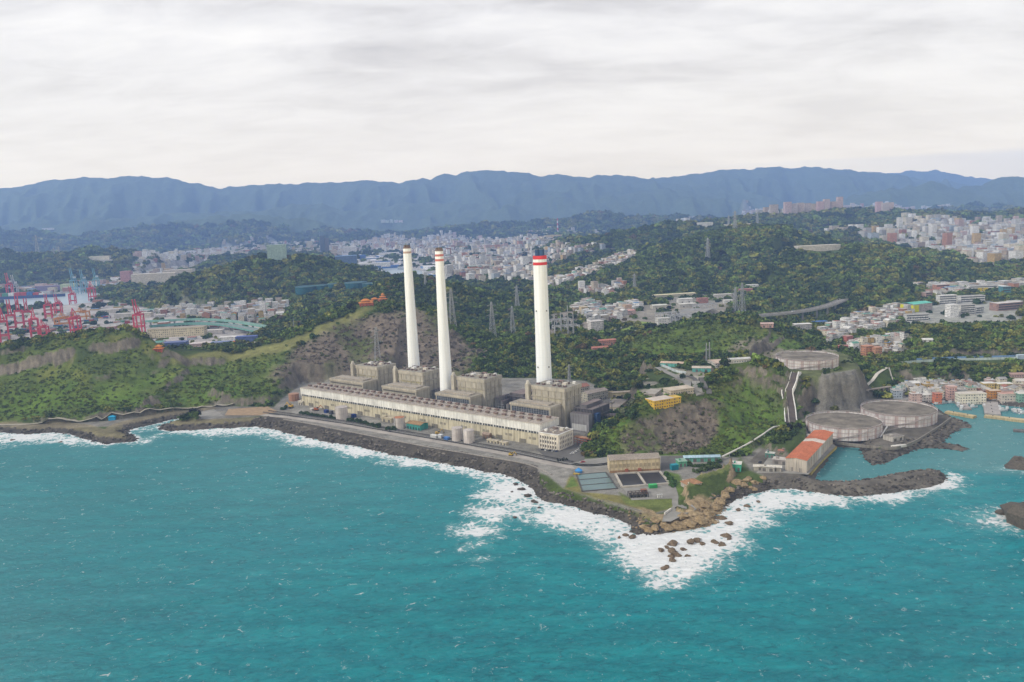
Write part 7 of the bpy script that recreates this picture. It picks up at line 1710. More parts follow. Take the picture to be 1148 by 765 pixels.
for p in rp2: clear((p[0], p[1] - 16), 17); clear((p[0] + 12, p[1] - 14), 15); clear((p[0] - 12, p[1] - 14), 15)
ribbon('upper_road', rp2, 9, M_YARD, .6)
wall_line('road_fence', [p + np.array([0, -6, 0]) for p in rp2], 3.2, .6, (0.58, 0.68, 0.63), 'pale green fence wall along the road through the right hand woods', 'fence')
wall_line('blue_fence', [p + np.array([0, 6, 0]) for p in rp2[1:]], 3.4, .5, (0.20, 0.34, 0.55), 'blue fence on the far side of the road through the woods', 'fence')
crate(1145, 402.5, 12, 6, 6, (0.50, 0.60, 0.70), 'pale blue cabin beside the woods road at the right edge', ground=True, rz=0)
shed(1034, 384, 14, 9, 4, Wt, (0.76, 0.75, 0.72), 'lone white roofed shed in the woods above the harbour village', z=None, rz=-.3)
# far town: each tall block a thing, the low mass behind one
fill('houses_left', 24, 'below the mound hill', 'houses below the mound hill', hr=(7, 18), wr=(12, 19), singles=32, rz=.2, skip=.1, tall=.2)
fill('valley_houses', 26, 'in the valley behind the chimneys', 'houses in the valley', hr=(8, 16), wr=(12, 20), singles=22, rz=.5, skip=.08)
fill('hill_town', 34, 'on the slope behind the chimneys', 'apartment blocks on the town slope', 'apartment block', (10, 30), (14, 24), 45, .5, .1)
fill('town_left', 52, 'in the far town at left', 'apartment blocks in the left of the far town', 'apartment block', (10, 32), (15, 34), 40, .2, .1, .15)
fill('town_mid', 42, 'in the central far town', 'apartment blocks in the middle of the far town', 'apartment block', (9, 30), (14, 32), 60, .35, .08, .2)
fill('city_right', 38, 'in the right hand town', 'apartment blocks in the town at the right', 'apartment block', (10, 34), (16, 30), 60, .15, .06, .1)
for i in range(7): fill('far%d' % i, 55, 'on the distant hills', 'apartment blocks on the distant hills', 'apartment block', (14, 40), (18, 40), 8, .2, .25)
_p, _r = PAL, ROOFS; PAL = [('white', (0.74, 0.74, 0.75))] * 8 + [('blue', (0.1, 0.2, 0.4))] * 2; ROOFS = [('white', (0.72, 0.72, 0.73))] * 5 + [('blue', (0.06, 0.17, 0.45)), ('grey', (0.45, 0.46, 0.48))]; PW = [1] * 10; RW = [1] * 7
fill('docks', 95, 'x', 'x', 'house', (5, 11), (25, 80), 0, .3, .45)
PAL, ROOFS = _p, _r
def apt_row(pxs, w_, h_, colr, lab):
    for k, (px, py) in enumerate(pxs):
        p = hit(px, py); block(px, py, w_ * random.uniform(.8, 1.2), 24, h_ * random.uniform(.8, 1.15), tuple(c * random.uniform(.85, 1.05) for c in colr), (0.5, 0.45, 0.42), f'{lab}, {ORD[k]} of its row', 'tower block', None, .1, 'tower_block', group=lab + 's')
apt_row([(880 + k * 7.4, 243.5 - k * .75) for k in range(11)], 40, 74, (0.58, 0.47, 0.43), 'pinkish tower block on the distant ridge')
apt_row([(983 + k * 6.5, 240 - k * .4) for k in range(7)], 40, 62, (0.60, 0.50, 0.45), 'tan tower block further right on the distant ridge')
apt_row([(1034 + k * 6, 236 - k * .3) for k in range(5)], 40, 48, (0.68, 0.64, 0.60), 'white tower block at the right end of the ridge')
apt_row([(836 + k * 7, 242.5) for k in range(5)], 44, 60, (0.52, 0.42, 0.38), 'brownish tower block on the ridge left of centre')
apt_row([(427 + k * 5, 250) for k in range(5)], 46, 36, (0.66, 0.64, 0.62), 'white tower block on the far slope behind the chimneys')
apt_row([(292, 285), (300, 284), (345, 281), (405, 281.5), (418, 275), (426, 276), (434, 276.5), (500, 271), (508, 270), (537, 272)], 34, 66, (0.58, 0.50, 0.45), 'tall tower block of the far town')
p = hit(360, 288); t = Thing('skyscraper', tuple(p), .3, 'dark blue twin skyscraper standing far above the town left of the chimneys', 'skyscraper')
m = MB(); m.box(0, 27, 0, 36, -3, 128, (0.09, 0.13, 0.21), (0.2, 0.25, .3)); t.part('tower', m, M_WALL); m = MB(); m.box(30, 54, 4, 34, -3, 112, (0.15, 0.16, 0.20), (0.2, .2, .22)); t.part('tower', m, M_WALL); m = MB(); m.box(2, 25, 4, 30, 128.02, 152, (0.12, 0.20, 0.30)); t.part('crown', m, M_GLOSS)
p = hit(300, 293); block(300, 293, 60, 40, 50, (0.30, 0.42, 0.38), (0.4, 0.5, 0.46), 'pale green block behind the crest of the mound hill', 'tower block', None, .2)
for px, py, w_, d_, h_, c_, r_, lab in [(392, 292, 90, 60, 24, (0.05, 0.15, 0.42), (0.06, 0.17, 0.46), 'big warehouse with bright blue roof by the inner harbour, left one'), (428, 301.5, 90, 50, 18, (0.05, 0.15, 0.40), (0.05, 0.14, 0.40), 'long blue roofed warehouse by the inner harbour, right one'), (376, 297, 70, 60, 26, (0.1, 0.18, .36), (0.14, 0.25, 0.45), 'dull blue warehouse just behind the mound hill'),
        (402, 300, 150, 40, 16, Wt, (0.74, 0.74, 0.74), 'long white quay shed by the inner harbour, nearest the blue roofs'), (385, 284, 90, 50, 40, (0.62, 0.60, 0.56), Wt, 'broad white hall beside the twin skyscraper'), (425, 288, 120, 50, 20, Wt, (0.7, 0.7, 0.72), 'long white quay shed on the far side of the inner harbour'), (446, 303, 80, 40, 18, (0.5, 0.55, 0.6), (0.55, 0.6, 0.66), 'pale blue quay shed right of the inner harbour')]:
    block(px, py, w_, d_, h_, c_, r_, lab, 'warehouse', None, .15)
for px, py, w_, h_, lab, c_ in [(403, 270, 26, 8, 'long pale hall high on the far slope left of the chimneys', Wt), (100, 293, 100, 22, 'big cream institution on the forested hill at the left', (0.66, 0.61, 0.5)), (112, 295, 60, 14, 'low wing beside the big cream institution', (0.6, 0.56, 0.5)), (47, 258, 130, 20, 'far white building on the blue hillside at the left', Wt), (812, 256, 130, 16, 'long cream depot on the far wooded slope', (0.64, .58, .48)), (612, 269, 130, 30, 'long ochre barracks under the red and white mast', (0.58, 0.46, 0.25)), (652, 266.5, 90, 24, 'tan barracks right of the red and white mast', (0.60, 0.46, 0.28)), (783, 255, 70, 20, 'white hall on the far green slope', Wt), (938, 258, 60, 22, 'dark red villa on the wooded slope at the right', (.36, .17, .15)), (895, 282, 130, 14, 'long pale terrace wall cut into the hill at the right', (.56, .52, .45)), (930, 280.5, 100, 14, 'second pale terrace wall cut into the hill', (.54, .5, .43)), (1118, 239, 220, 26, 'long white hall on the hill at the far right edge', Wt)]:
    block(px, py, w_, 30, h_, c_, tuple(min(.8, c * 1.1) for c in c_), lab, 'building', None, .1)
# round reservoirs and dark sheds on the mound hill
for k, (px, py, r, lab) in enumerate([(343, 326, 31, 'leftmost dark teal reservoir tank on the mound hill'), (361, 324.5, 20, 'second dark teal reservoir tank from the left'), (374, 323, 17, 'third dark teal reservoir tank from the left'), (399, 321.5, 33, 'large teal reservoir tank with pale rim, fourth from the left'), (414, 322.5, 21, 'rightmost dark teal reservoir tank on the mound hill')]):
    p = hit(px, py); t = Thing('reservoir', tuple(p), 0, lab, 'tank', 'teal reservoir tanks'); m = MB(); m.cyl(0, 0, -9, 12, r, r, (0.015, 0.10, 0.125), 32, (0.05, 0.14, 0.17)); t.part('shell', m); m = MB(); m.cyl(0, 0, 12.01, 13.5, r + .6, r + .6, (0.14, 0.26, 0.28), 32, (0.05, 0.13, 0.16)); t.part('rim', m); clear(p, r + 10)
# temples
def temple(px, py, w_, d_, h_, label, rz=0, rc=(0.60, 0.22, 0.05), tiers=2):
    p = hit(px, py); t = Thing('temple', tuple(p), rz, label, 'temple'); m = MB(); m.box(-w_ / 2, w_ / 2, 0, d_, -3, h_, (0.46, 0.16, 0.10)); t.part('wall', m)
    for k in range(tiers):
        m = MB(); s = 1 - .38 * k; m.hip(-w_ / 2 * s, w_ / 2 * s, d_ * (1 - s) / 2, d_ * (1 + s) / 2, h_ + k * h_ * .75 + .02, h_ * .6, rc, over=1.6); t.part('roof', m)
        if k < tiers - 1: m = MB(); s2 = 1 - .38 * (k + 1); m.box(-w_ / 2 * s2, w_ / 2 * s2, d_ * (1 - s2) / 2, d_ * (1 + s2) / 2, h_ + h_ * .3, h_ + (k + 1) * h_ * .75, (0.50, 0.2, 0.1)); t.part('storey', m)
    m = MB(); m.cyl(0, 0, -1, h_, .7, .7, (0.40, 0.08, 0.05), 8); spread(t, 'column', m, [(-w_ / 2 + w_ * k / 4, -1.8, 0) for k in range(5)]); clear(p, w_)
temple(177, 394, 12, 9, 4, 'small pavilion with bright orange roof on the grassy saddle')
temple(411, 343, 22, 13, 5, 'orange roofed temple hall on the brown hill, left one', .35); temple(421, 340.5, 20, 13, 5.5, 'orange roofed temple hall on the brown hill, middle one', .35); temple(430, 338.5, 18, 13, 6, 'orange temple with a taller roof, right one on the brown hill', .35, tiers=3)
temple(262, 387, 9, 7, 3.5, 'tiny orange pavilion at the right end of the grassy plateau')
wall_line('temple_wall', groundpts([(424, 344.5), (432, 342), (440, 337), (450, 334.5)]), 2.5, 1.2, (0.60, 0.54, 0.42), 'pale wall curving up beside the orange temple halls', 'wall')
p = hit(126, 470); t = Thing('beach_hut', tuple(p), .2, 'bright blue tent roofed hut beside the shore track', 'hut'); m = MB(); m.box(-4, 4, -3, 3, -1, 3.6, (0.02, 0.34, 0.62)); t.part('wall', m); m = MB(); m.hip(-4, 4, -3, 3, 3.62, 1.8, (0.03, 0.42, 0.72)); t.part('roof', m); clear(p, 7)

# ------------------------------------------------------------------ container port
CR = (0.66, 0.07, 0.10)
def quay_crane(px, py, hh, colr, label, rz, boom_up=True, z=3.6, group='container cranes', w_=17):
    p = P(px, py, z); t = Thing('container_crane', tuple(p), rz, label, 'crane', group); b_ = 2.6; hh *= 1.15; m = MB()
    m.bar((0, 0, 0), (0, 0, hh * .62), b_, colr); spread(t, 'leg', m, [(x, y, 0) for x in (-w_ / 2, w_ / 2) for y in (-13, 13)])
    m = MB()
    for x in (-w_ / 2, w_ / 2): m.bar((x, -13, hh * .2), (x, 13, hh * .2), b_, colr); m.bar((x, -13, hh * .61), (x, 13, hh * .61), b_, colr); m.bar((x, -13, hh * .2), (x, 13, hh * .6), 1.0, colr)
    for y in (-13, 13): m.bar((-w_ / 2, y, hh * .6), (w_ / 2, y, hh * .6), b_, colr); m.bar((-w_ / 2, y, hh * .21), (w_ / 2, y, hh * .21), b_ * .8, colr)
    t.part('frame', m)
    m = MB()
    for x in (-3, 3): m.bar((x, 28, hh * .66), (x, -14, hh * .66), 1.6, colr, 2.4)
    gi_ = t.part('girder', m); m = MB(); e = (-24, hh * 1.14) if boom_up else (-52, hh * .68)
    for x in (-3, 3): m.bar((x, -14, hh * .66), (x, e[0], e[1]), 1.4, colr, 2.2)
    t.part('boom', m); m = MB()
    for x in (-4, 4): m.bar((x, -13, hh * .62), (0, -11, hh), 1.1, colr); m.bar((x, 12, hh * .62), (0, -11, hh), .9, colr)
    m.bar((0, -11, hh), (0, 26, hh * .67), .6, colr); m.bar((0, -11, hh), (0, e[0] * .75, e[1] * .9), .5, colr); t.part('apex', m)
    m = MB(); m.box(-4, 4, 12, 24, hh * .69, hh * .69 + 6, (0.70, 0.70, 0.70)); t.part('machine_house', m, parent=gi_)
for px, py, hh, c_, lab, rz, up in [(6, 384, 70, CR, 'red container crane at the left edge, nearest of the port', .5, False), (23, 369, 68, CR, 'tall red container crane, second from the left edge', .5, True), (40, 378, 62, CR, 'red container crane, third from the left edge', .6, False), (50, 381, 42, CR, 'low red yard crane nearest the hill', .3, False),
        (55, 357, 55, CR, 'red container crane with raised frame before the harbour water', .4, True), (86, 376, 58, CR, 'red container crane, standing alone above the orange yard crane', .2, False), (157, 373, 62, CR, 'bright red container crane at the right end of the port', .15, True), (82, 341, 48, CR, 'small red crane on the far side of the near quay', .3, True), (104, 337, 60, CR, 'red legged crane below the blue cranes', .2, False),
        (12, 334, 74, CR, 'red and white crane on the far quay at the left', .3, True), (-6, 376, 64, CR, 'red container crane cut by the left edge, with lowered boom', .5, False), (14, 374, 66, CR, 'red container crane between the nearest crane and the tall one', .5, True), (32, 366, 58, CR, 'red container crane behind the third one from the left edge', .5, True), (66, 352, 46, CR, 'small red crane beside the raised frame crane', .3, True), (18, 333, 66, (0.55, 0.56, 0.60), 'pale grey crane beside the red and white one on the far quay', .3, True), (84, 330, 78, (0.20, 0.42, 0.55), 'pale blue crane on the far quay, left of three', .2, True), (95, 329, 72, (0.22, 0.44, 0.56), 'pale blue crane on the far quay, middle of three', .2, True), (109, 327, 72, (0.20, 0.45, 0.55), 'pale blue crane on the far quay, right of three', .2, True)]:
    quay_crane(px, py, hh, c_, lab, rz, up)
quay_crane(72, 366, 32, (0.62, 0.26, 0.04), 'orange yard crane straddling the container stacks', .1, False, w_=34)
quay_crane(92, 358, 30, (0.62, 0.27, 0.05), 'second orange yard crane behind the first one', .1, False, w_=34)
# containers: a stack is built of single boxes
CC = [('red', (0.42, 0.06, 0.06)), ('white', (0.66, 0.66, 0.66)), ('blue', (0.05, 0.15, 0.36)), ('orange', (0.55, 0.22, 0.06)), ('rust', (0.30, 0.11, 0.08)), ('grey', (0.42, 0.42, 0.43)), ('green', (0.08, 0.26, 0.16))]
cmesh = {}
for n_, c_ in CC:
    m = MB(); m.box(-6.1, 6.1, -1.25, 1.25, 0, 2.6, c_, tuple(min(.8, q * 1.15) for q in c_))
    for k in range(14): m.box(-5.9 + k * .86, -5.5 + k * .86, -1.32, -1.26, .2, 2.4, tuple(q * .8 for q in c_))
    cmesh[n_] = m.build('shipping_container', M_PAINT, link=False).data
cn = 0; spots = {}
for sx, sy, ang, rows in [(12, 374, .3, 5), (30, 372, .3, 5), (62, 369, .1, 6), (75, 371, .1, 6), (88, 369, .1, 5), (102, 371, .1, 6), (118, 372, .1, 5), (128, 366, .1, 5), (100, 362, .1, 5), (116, 358, .1, 4), (66, 360, .1, 4), (140, 363, .1, 4)]:
    p0 = P(sx, sy, 3.6)
    for r_ in range(rows):
        for k in range(2):
            for lev in range(random.choice((1, 2, 3))):
                if cn >= 250: break
                n_ = random.choice(CC)[0]; o = bpy.data.objects.new('shipping_container', cmesh[n_]); COLL.objects.link(o); a, b = (k - .5) * 13.2, r_ * 3.1 * 2.2
                o.location = (p0[0] + a * cos(ang) - b * sin(ang), p0[1] + a * sin(ang) + b * cos(ang), 3.75 + lev * 2.62); o.rotation_euler = (0, 0, ang); o['category'] = 'container'; o['group'] = 'shipping containers in the port'
                NAMED.append((o, f'{n_} shipping container, {("ground level", "second level", "third level")[lev]}', 'in the port stacks', project(o.location)[0] + .001 * r_)); cn += 1
# ships, sheds and yard buildings
def ship(px, py, L_, label, hullc, rz):
    p = P(px, py, 1); t = Thing('cargo_ship', tuple(p), rz, label, 'ship', None); m = MB(); b_ = 14; pts = [(-L_ / 2, -b_), (L_ * .36, -b_), (L_ * .5, 0), (L_ * .36, b_), (-L_ / 2, b_)]; m.prism(pts, -2, 11, hullc, (0.3, 0.2, 0.18)); t.part('hull', m)
    m = MB(); m.box(-L_ * .46, -L_ * .36, -12, 12, 11.02, 34, WHITE); t.part('bridge', m, M_WALL); m = MB(); m.cyl(-L_ * .41, 0, 34, 41, 3, 2.4, hullc, 10); t.part('funnel', m)
    for k in range(9):
        m = MB(); x = -L_ * .33 + k * L_ * .075; m.box(x, x + L_ * .066, -12, 12, 11.02, 11 + random.choice((6, 9, 12)), random.choice(CC)[1]); t.part('container_stack', m)
ship(28, 334.5, 300, 'blue container ship moored at the far quay', (0.04, 0.07, 0.20), .08); ship(-30, 341, 220, 'dark ship cut by the left edge', (0.06, 0.06, 0.09), .05)
ship(447, 312, 190, 'white passenger ship in the inner harbour left of the first chimney', (0.70, 0.70, 0.72), .7)
for px, py, w_, d_, h_, c_, r_, lab in [(166, 377.5, 84, 20, 10, (0.50, 0.45, 0.38), (0.36, 0.32, 0.27), 'long cream depot right of the last red crane'), (182, 388, 44, 24, 4.5, (0.09, 0.13, 0.30), (0.14, 0.17, 0.34), 'dark blue roofed shed below the cream depot'), (213, 391, 60, 24, 8, (0.56, 0.42, 0.40), (0.62, 0.55, 0.52), 'low pinkish shed above the grassy plateau'),
        (208, 377, 30, 22, 13, (0.42, 0.16, 0.17), (0.42, 0.2, 0.2), 'dark red shed right of the cream depot'), (226, 376, 46, 22, 9, (0.5, 0.46, 0.43), (0.60, 0.55, 0.5), 'grey shed under the elevated road'), (245, 384, 46, 24, 9, Wt, (0.68, 0.66, 0.64), 'white roofed shed under the elevated road'), (264, 384, 40, 20, 9, (0.10, 0.14, 0.33), (0.10, 0.14, 0.36), 'bright navy roofed shed under the elevated road'),
        (236, 389, 46, 20, 7, (0.30, 0.32, 0.38), (0.2, 0.25, 0.42), 'slate blue shed behind the plateau'), (276, 390, 40, 18, 7, (0.58, 0.5, 0.45), (0.66, 0.62, 0.58), 'pale low shed at the right of the plateau'), (110, 352, 60, 36, 10, (0.52, 0.49, 0.44), (0.50, 0.46, 0.41), 'wide tan shed under the mound hill'), (128, 357, 70, 34, 10, (0.5, 0.47, 0.42), (0.48, 0.45, 0.40), 'second wide tan shed under the mound hill'),
        (150, 357, 46, 24, 12, (0.6, 0.54, 0.46), (0.62, 0.57, 0.5), 'cream shed behind the last red crane'), (40, 327, 130, 40, 20, (0.20, 0.16, 0.28), (0.3, 0.25, 0.33), 'dark purple warehouse on the far quay'), (68, 326.5, 60, 40, 26, (0.46, 0.56, 0.33), (0.5, 0.56, 0.4), 'pale green block on the far quay'), (148, 322, 170, 50, 48, (0.60, 0.54, 0.45), (0.58, 0.53, 0.46), 'very broad cream apartment slab above the far quay'), (183, 318, 120, 50, 52, (0.58, 0.52, 0.45), (0.55, .5, .44), 'second broad cream apartment slab, further right'), (136, 321, 40, 40, 62, (0.46, 0.24, 0.24), (0.44, 0.26, 0.25), 'dull red tower left of the broad cream slabs'), (228, 358, 30, 24, 20, (0.56, 0.45, 0.38), (0.5, 0.42, 0.36), 'tan block alone at the foot of the mound hill')]:
    block(px, py, w_, d_, h_, c_, r_, lab, 'shed' if 'shed' in lab else 'building', None, .1)
fill('port', 70, 'x', 'x', hr=(4, 8), wr=(14, 34), singles=0, rz=.15, skip=.55)
fill('quay_far', 60, 'x', 'x', hr=(8, 24), wr=(20, 44), singles=0, rz=.1, skip=.15)
# ------------------------------------------------------------------ elevated roads
def elevated(name, pts, z, w_, label, deckc, barrier, cat='viaduct', every=4):
    p = [P(x, y, z) for x, y in pts]; sp = smooth_path(p, 12); c0 = sp[0].copy(); nn_ = normals2(sp); t = Thing(name, tuple(c0), 0, label, cat); 
    def strip(o0, o1, z0, z1, colr, nm):
        m = MB()
        for i in range(len(sp) - 1):
            a, b = sp[i, :2] + nn_[i] * o0 - c0[:2], sp[i, :2] + nn_[i] * o1 - c0[:2]; c, d = sp[i + 1, :2] + nn_[i + 1] * o1 - c0[:2], sp[i + 1, :2] + nn_[i + 1] * o0 - c0[:2]
            m.face([(*a, z1), (*d, z1), (*c, z1), (*b, z1)], colr); m.face([(*a, z0), (*d, z0), (*d, z1), (*a, z1)], colr); m.face([(*b, z0), (*b, z1), (*c, z1), (*c, z0)], colr); m.face([(*a, z0), (*b, z0), (*c, z0), (*d, z0)], colr)
        t.part(nm, m)
    strip(-w_ / 2, w_ / 2, -2.2, 0, deckc, 'deck'); strip(-w_ / 2 - .5, -w_ / 2 - .01, -2.4, 1.5, barrier, 'parapet'); strip(w_ / 2 + .01, w_ / 2 + .5, -2.4, 1.5, barrier, 'parapet'); strip(-.3, .3, .01, .9, barrier, 'median')
    for i in range(2, len(sp) - 1, every):
        g_ = float(zat(sp[i, 0], sp[i, 1])); 
        if z - g_ > 4: m = MB(); x, y = sp[i, :2] - c0[:2]; m.box(x - 1.6, x + 1.6, y - 1.6, y + 1.6, g_ - z - 1, -3.6, (0.40, 0.38, 0.35)); m.box(x - w_ * .4, x + w_ * .4, y - 1.8, y + 1.8, -3.59, -2.41, (0.42, 0.40, 0.37)); t.part('pier', m)
    for q in sp: clear(q, w_ * .75)
    return sp
sp = elevated('viaduct', [(840, 355), (858, 353), (885, 350.5), (909, 347), (928, 342.5), (944, 336.5), (958, 331), (970, 326.5), (982, 322.5)], 30, 17, 'long grey curving viaduct on concrete piers at the right', (0.27, 0.25, 0.23), (0.44, 0.42, 0.39))
for k, (i, dz, c_, n_) in enumerate([(8, 4, 'white', 'nearest the bend of'), (20, -4, 'silver', 'halfway along'), (30, 4, 'white', 'near the hill end of')]):
    q = sp[min(i, len(sp) - 2)]; d = sp[min(i + 1, len(sp) - 1)] - q; car(q[0], q[1] + dz, 30.05, atan2(d[1], d[0]), CW[c_], f'{c_} van {n_} the viaduct', None, 1.7)
elevated('elevated_road', [(168, 366), (190, 364), (220, 362.5), (252, 364), (280, 369), (305, 374)], 16, 20, 'elevated road with green noise walls crossing behind the plateau', (0.30, 0.29, 0.30), (0.16, 0.36, 0.31))
elevated('elevated_road', [(158, 360.5), (190, 359), (222, 358), (254, 359.5), (286, 364), (318, 370)], 20, 12, 'second elevated road with pale green rails behind the first', (0.33, 0.33, 0.33), (0.24, 0.45, 0.38))
# ------------------------------------------------------------------ pylons, masts
def pylon(px, py, top, label, w0=None, z=None, colr=(0.42, 0.43, 0.44), arms=3, group='lattice pylons', cat='pylon', name='pylon'):
    p = hit(px, py) if z is None else P(px, py, z); hh = (py - top) * p[1] / FPX; w0 = w0 or hh * .085; th = max(.32, p[1] * 0.00034); t = Thing(name, tuple(p), .4, label, cat, group)
    n = 8; m = MB()
    def cor(k): w_ = w0 * (1 - k / n * .82); return [(x * w_, y * w_, hh * k / n) for x, y in ((-1, -1), (1, -1), (1, 1), (-1, 1))]
    for k in range(n):
        a, b = cor(k), cor(k + 1)
        for i in range(4): m.bar(a[i], b[i], th, colr); j = (i + 1) % 4; m.bar(a[i], b[j], th * .55, colr); m.bar(a[j], b[i], th * .55, colr); m.bar(b[i], b[j], th * .5, colr)
    t.part('tower', m)
    for k in range(arms):
        z_ = hh * (.62 + .14 * k); l_ = hh * (.17 - .02 * k); m = MB()
        for s in (-1, 1): m.bar((0, 0, z_), (s * l_, 0, z_), th * .8, colr); m.bar((0, 0, z_ + hh * .05), (s * l_, 0, z_), th * .6, colr); m.bar((s * l_, 0, z_), (s * l_, 0, z_ - hh * .045), th * .7, (0.25, 0.22, 0.2))
        t.part('crossarm', m)
    clear(p, 6); return p
pylon(424, 411, 366, 'grey lattice pylon on the scrub slope behind the first boiler house')
pylon(507.5, 366, 323, 'lattice pylon right of the middle chimney'); pylon(552.5, 378, 338, 'lattice pylon left of the red banded chimney, lower of the near pair'); pylon(575, 375, 343, 'lattice pylon closest to the red banded chimney on its left'); pylon(580, 345, 320, 'smaller lattice pylon behind the one beside the red banded chimney')
pylon(711.5, 327, 307, 'slim pale pylon on the green hill above the houses'); pylon(793.5, 293, 267, 'pylon on the crest of the long green hill'); pylon(824, 259, 237, 'far pylon on the ridge right of the mast, tallest there'); pylon(817, 257, 242, 'far pylon just left of the tallest one on the ridge'); pylon(849, 255, 239, 'far pylon on the ridge nearest the tower blocks')
pylon(824.5, 351, 322, 'left one of the twin pylons at the switchyard'); pylon(832, 353, 317, 'right and taller one of the twin pylons at the switchyard'); pylon(638.5, 431, 408, 'pale short pylon right behind the last boiler house', w0=2.2); pylon(477, 320, 305, 'small pylon on the dark hill between the white chimneys')
pylon(43, 290, 264, 'far slim pylon on the forested hill at the left, first of three'); pylon(61, 288, 278, 'far short pylon on the forested hill at the left, second of three'); pylon(67, 288, 277, 'far short pylon on the forested hill at the left, third of three')
pylon(330, 373, 357, 'white lighting mast at the top of the grassy slope', w0=.5, arms=0, group=None, cat='mast', name='mast')
for k, (px, py, tp) in enumerate([(622, 372, 352), (629, 373, 350), (637, 374, 342), (643, 375, 350), (792, 405, 384), (795.5, 405, 383)]):
    pylon(px, py, tp, ('leftmost slim switchyard mast right of the red banded chimney', 'second slim switchyard mast right of that chimney', 'tallest slim switchyard mast right of that chimney', 'rightmost slim switchyard mast right of that chimney', 'left of two slim masts above the turquoise sheds', 'right of two slim masts above the turquoise sheds')[k], w0=.9, arms=1, group='slim masts', cat='mast', name='mast')
p = hit(625.5, 264); t = Thing('radio_mast', tuple(p), 0, 'red and white banded radio mast on the far ridge', 'mast'); hh = 19 * p[1] / FPX
for k in range(7):
    m = MB(); m.cyl(0, 0, hh * k / 7, hh * (k + 1) / 7 - .01, 8 - .5 * k, 7.5 - .5 * k, (0.5, 0.05, 0.05) if k % 2 == 0 else (0.72, 0.70, 0.70), 10); t.part('band', m)
# switchyard gantries
def gantry(px, py, w_, h_, n, label, rz=.25):
    p = hit(px, py); t = Thing('switchyard_gantry', tuple(p), rz, label, 'gantry', 'switchyard gantries'); m = MB(); c_ = (0.52, 0.53, 0.55); m.bar((0, 0, -1), (0, 0, h_), 1.1, c_); spread(t, 'column', m, [(w_ * k / n, y, 0) for k in range(n + 1) for y in (0, 14)])
    m = MB()
    for y in (0, 14): m.bar((0, y, h_ - .6), (w_, y, h_ - .6), 1.2, c_)
    for k in range(n + 1): m.bar((w_ * k / n, 0, h_ * .7), (w_ * k / n, 14, h_ * .7), .8, c_)
    t.part('beam', m); m = MB()
    for k in range(n): m.box(w_ * (k + .3) / n, w_ * (k + .7) / n, 5, 9, -1, 3.5, (0.32, 0.33, 0.35))
    t.part('transformer', m)
gantry(738, 361, 46, 17, 4, 'pale steel switchyard gantry nearest the sports field'); gantry(752, 362, 44, 14, 4, 'steel switchyard gantry in the middle of the yard'); gantry(764, 355, 50, 13, 4, 'steel switchyard gantry at the back of the yard'); gantry(780, 350, 50, 16, 4, 'steel switchyard gantry at the right end of the yard')
gantry(619, 367, 40, 15, 4, 'steel gantry in the small switchyard behind the red banded chimney'); gantry(622, 373.5, 44, 11, 4, 'lower steel gantry in the small switchyard behind the chimney')
flat_sheet('switchyard', [p[:2] for p in (hit(740, 366), hit(762, 365), hit(800, 349), hit(770, 348))], max(float(hit(762, 365)[2]), 24) + .6, M_YARD)
wall_line('white_pipe', groundpts([(617, 377.5), (624, 377.3), (632, 377)]), 2.4, 1.6, WHITE, 'short white pipe in the woods just right of the chimney', 'pipe')
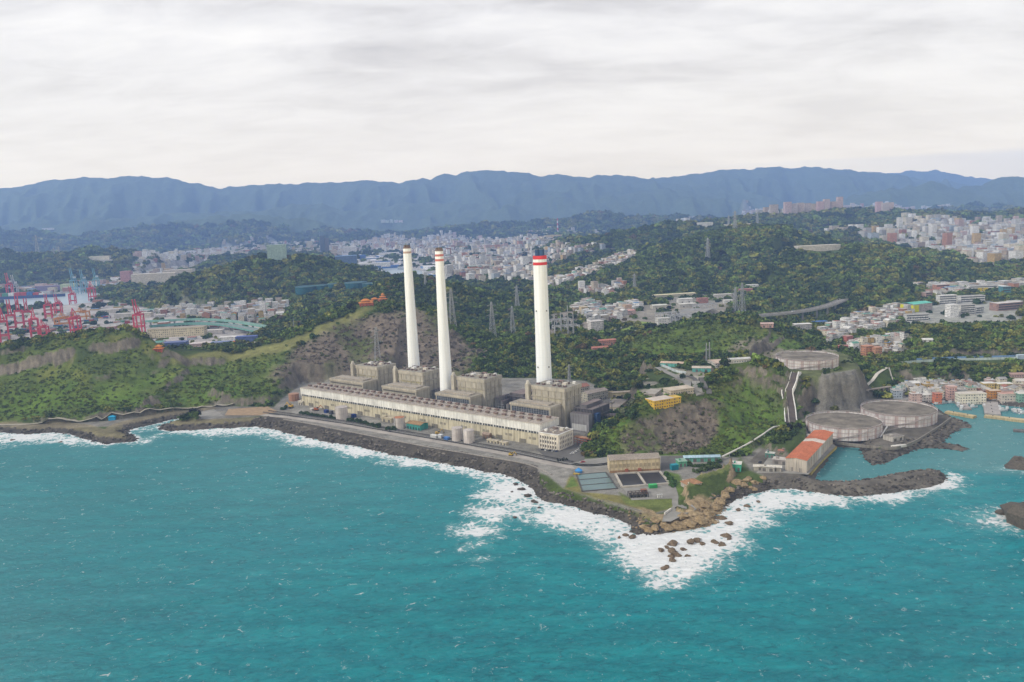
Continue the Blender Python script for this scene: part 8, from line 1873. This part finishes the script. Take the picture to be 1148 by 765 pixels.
# trees one can tell apart, on the hill edge beside the yard
TK = [crown_mesh('crown', 900 + k, 190, M_LEAF, .21, (1.0, .85, 1.15)[k], 6) for k in range(3)]
trunk = MB(); trunk.cyl(0, 0, -.3, 1.0, .09, .05, (0.16, 0.12, 0.09), 7); trunk.bar((0, 0, .6), (.3, .1, 1.0), .05, (0.16, .12, .09)); trunk.bar((0, 0, .7), (-.25, -.15, 1.05), .05, (0.16, .12, .09)); TRM = trunk.build('trunk', M_PAINT, link=False).data
tints = {'dark green': (0.035, 0.062, 0.02), 'grey green': (0.11, 0.125, 0.07), 'bright green': (0.065, 0.11, 0.026), 'olive': (0.10, 0.105, 0.03)}
mm_ = {k: leaf_tint(v) for k, v in tints.items()}
for k, (px, py, s, c_, lab) in enumerate([(708, 471, 8, 'dark green', 'big round dark tree under the yellow block'), (701, 468, 6.5, 'grey green', 'silvery tree left of the big round dark one'), (697, 462, 6, 'dark green', 'dark tree above the silvery tree'), (708, 458, 7, 'grey green', 'pale grey green tree left of the yellow block'), (718, 455, 6.5, 'dark green', 'dark tree touching the left of the yellow block'), (704, 449, 6, 'bright green', 'bright tree above the pale grey green one'),
        (695, 444, 6, 'dark green', 'dark tree at the head of the yard road'), (684, 432, 5, 'olive', 'olive tree behind the long yellowish shed'), (668, 437, 4.5, 'dark green', 'small dark tree before the grey brown roofed building'), (672, 440, 4, 'bright green', 'small bright tree between the two workshops'), (770, 448, 5, 'olive', 'olive tree below the beige roof'), (786, 437, 5.5, 'dark green', 'dark tree inside the bend of the hill road'),
        (793, 429, 5, 'bright green', 'bright tree outside the bend of the hill road'), (745, 433, 5.5, 'dark green', 'dark tree left of the beige roof'), (712, 436, 6, 'olive', 'olive tree left of the curving grey brown roof'), (765, 425, 4.5, 'dark green', 'dark tree between the hill roads'), (862, 492, 4, 'dark green', 'dark tree beside the pipe bridge'), (868, 488, 4, 'bright green', 'bright tree beside the bend of the pipe bridge'), (893, 486, 3.5, 'dark green', 'small dark tree behind the orange warehouse'), (984, 446, 6, 'dark green', 'dark tree between the trestle and the lower tank'), (914, 455, 6, 'dark green', 'dark tree at the foot of the cliff, left'), (935, 462, 5, 'olive', 'olive tree at the foot of the cliff, right')]):
    p = hit(px, py); r = empty('tree', tuple(p), random.uniform(0, 6), label=lab, cat='tree'); o = bpy.data.objects.new('crown', TK[k % 3]); COLL.objects.link(o); o.parent = r; o.scale = (s, s, s); o.location = (0, 0, s * .25)
    o.material_slots[0].link = 'OBJECT'; o.material_slots[0].material = mm_[c_]
    o = bpy.data.objects.new('trunk', TRM); COLL.objects.link(o); o.parent = r; o.scale = (s, s, s * .9); clear(p, s * .8)
name_houses()
fo = FAR.build('distant_buildings', [M_WALL, M_PAINT]); tag(fo, kind='stuff')
print('named', len(NAMED), 'far', len(FAR.f) // 5, 'clear', len(KEEP_CLEAR))

plant_woods()
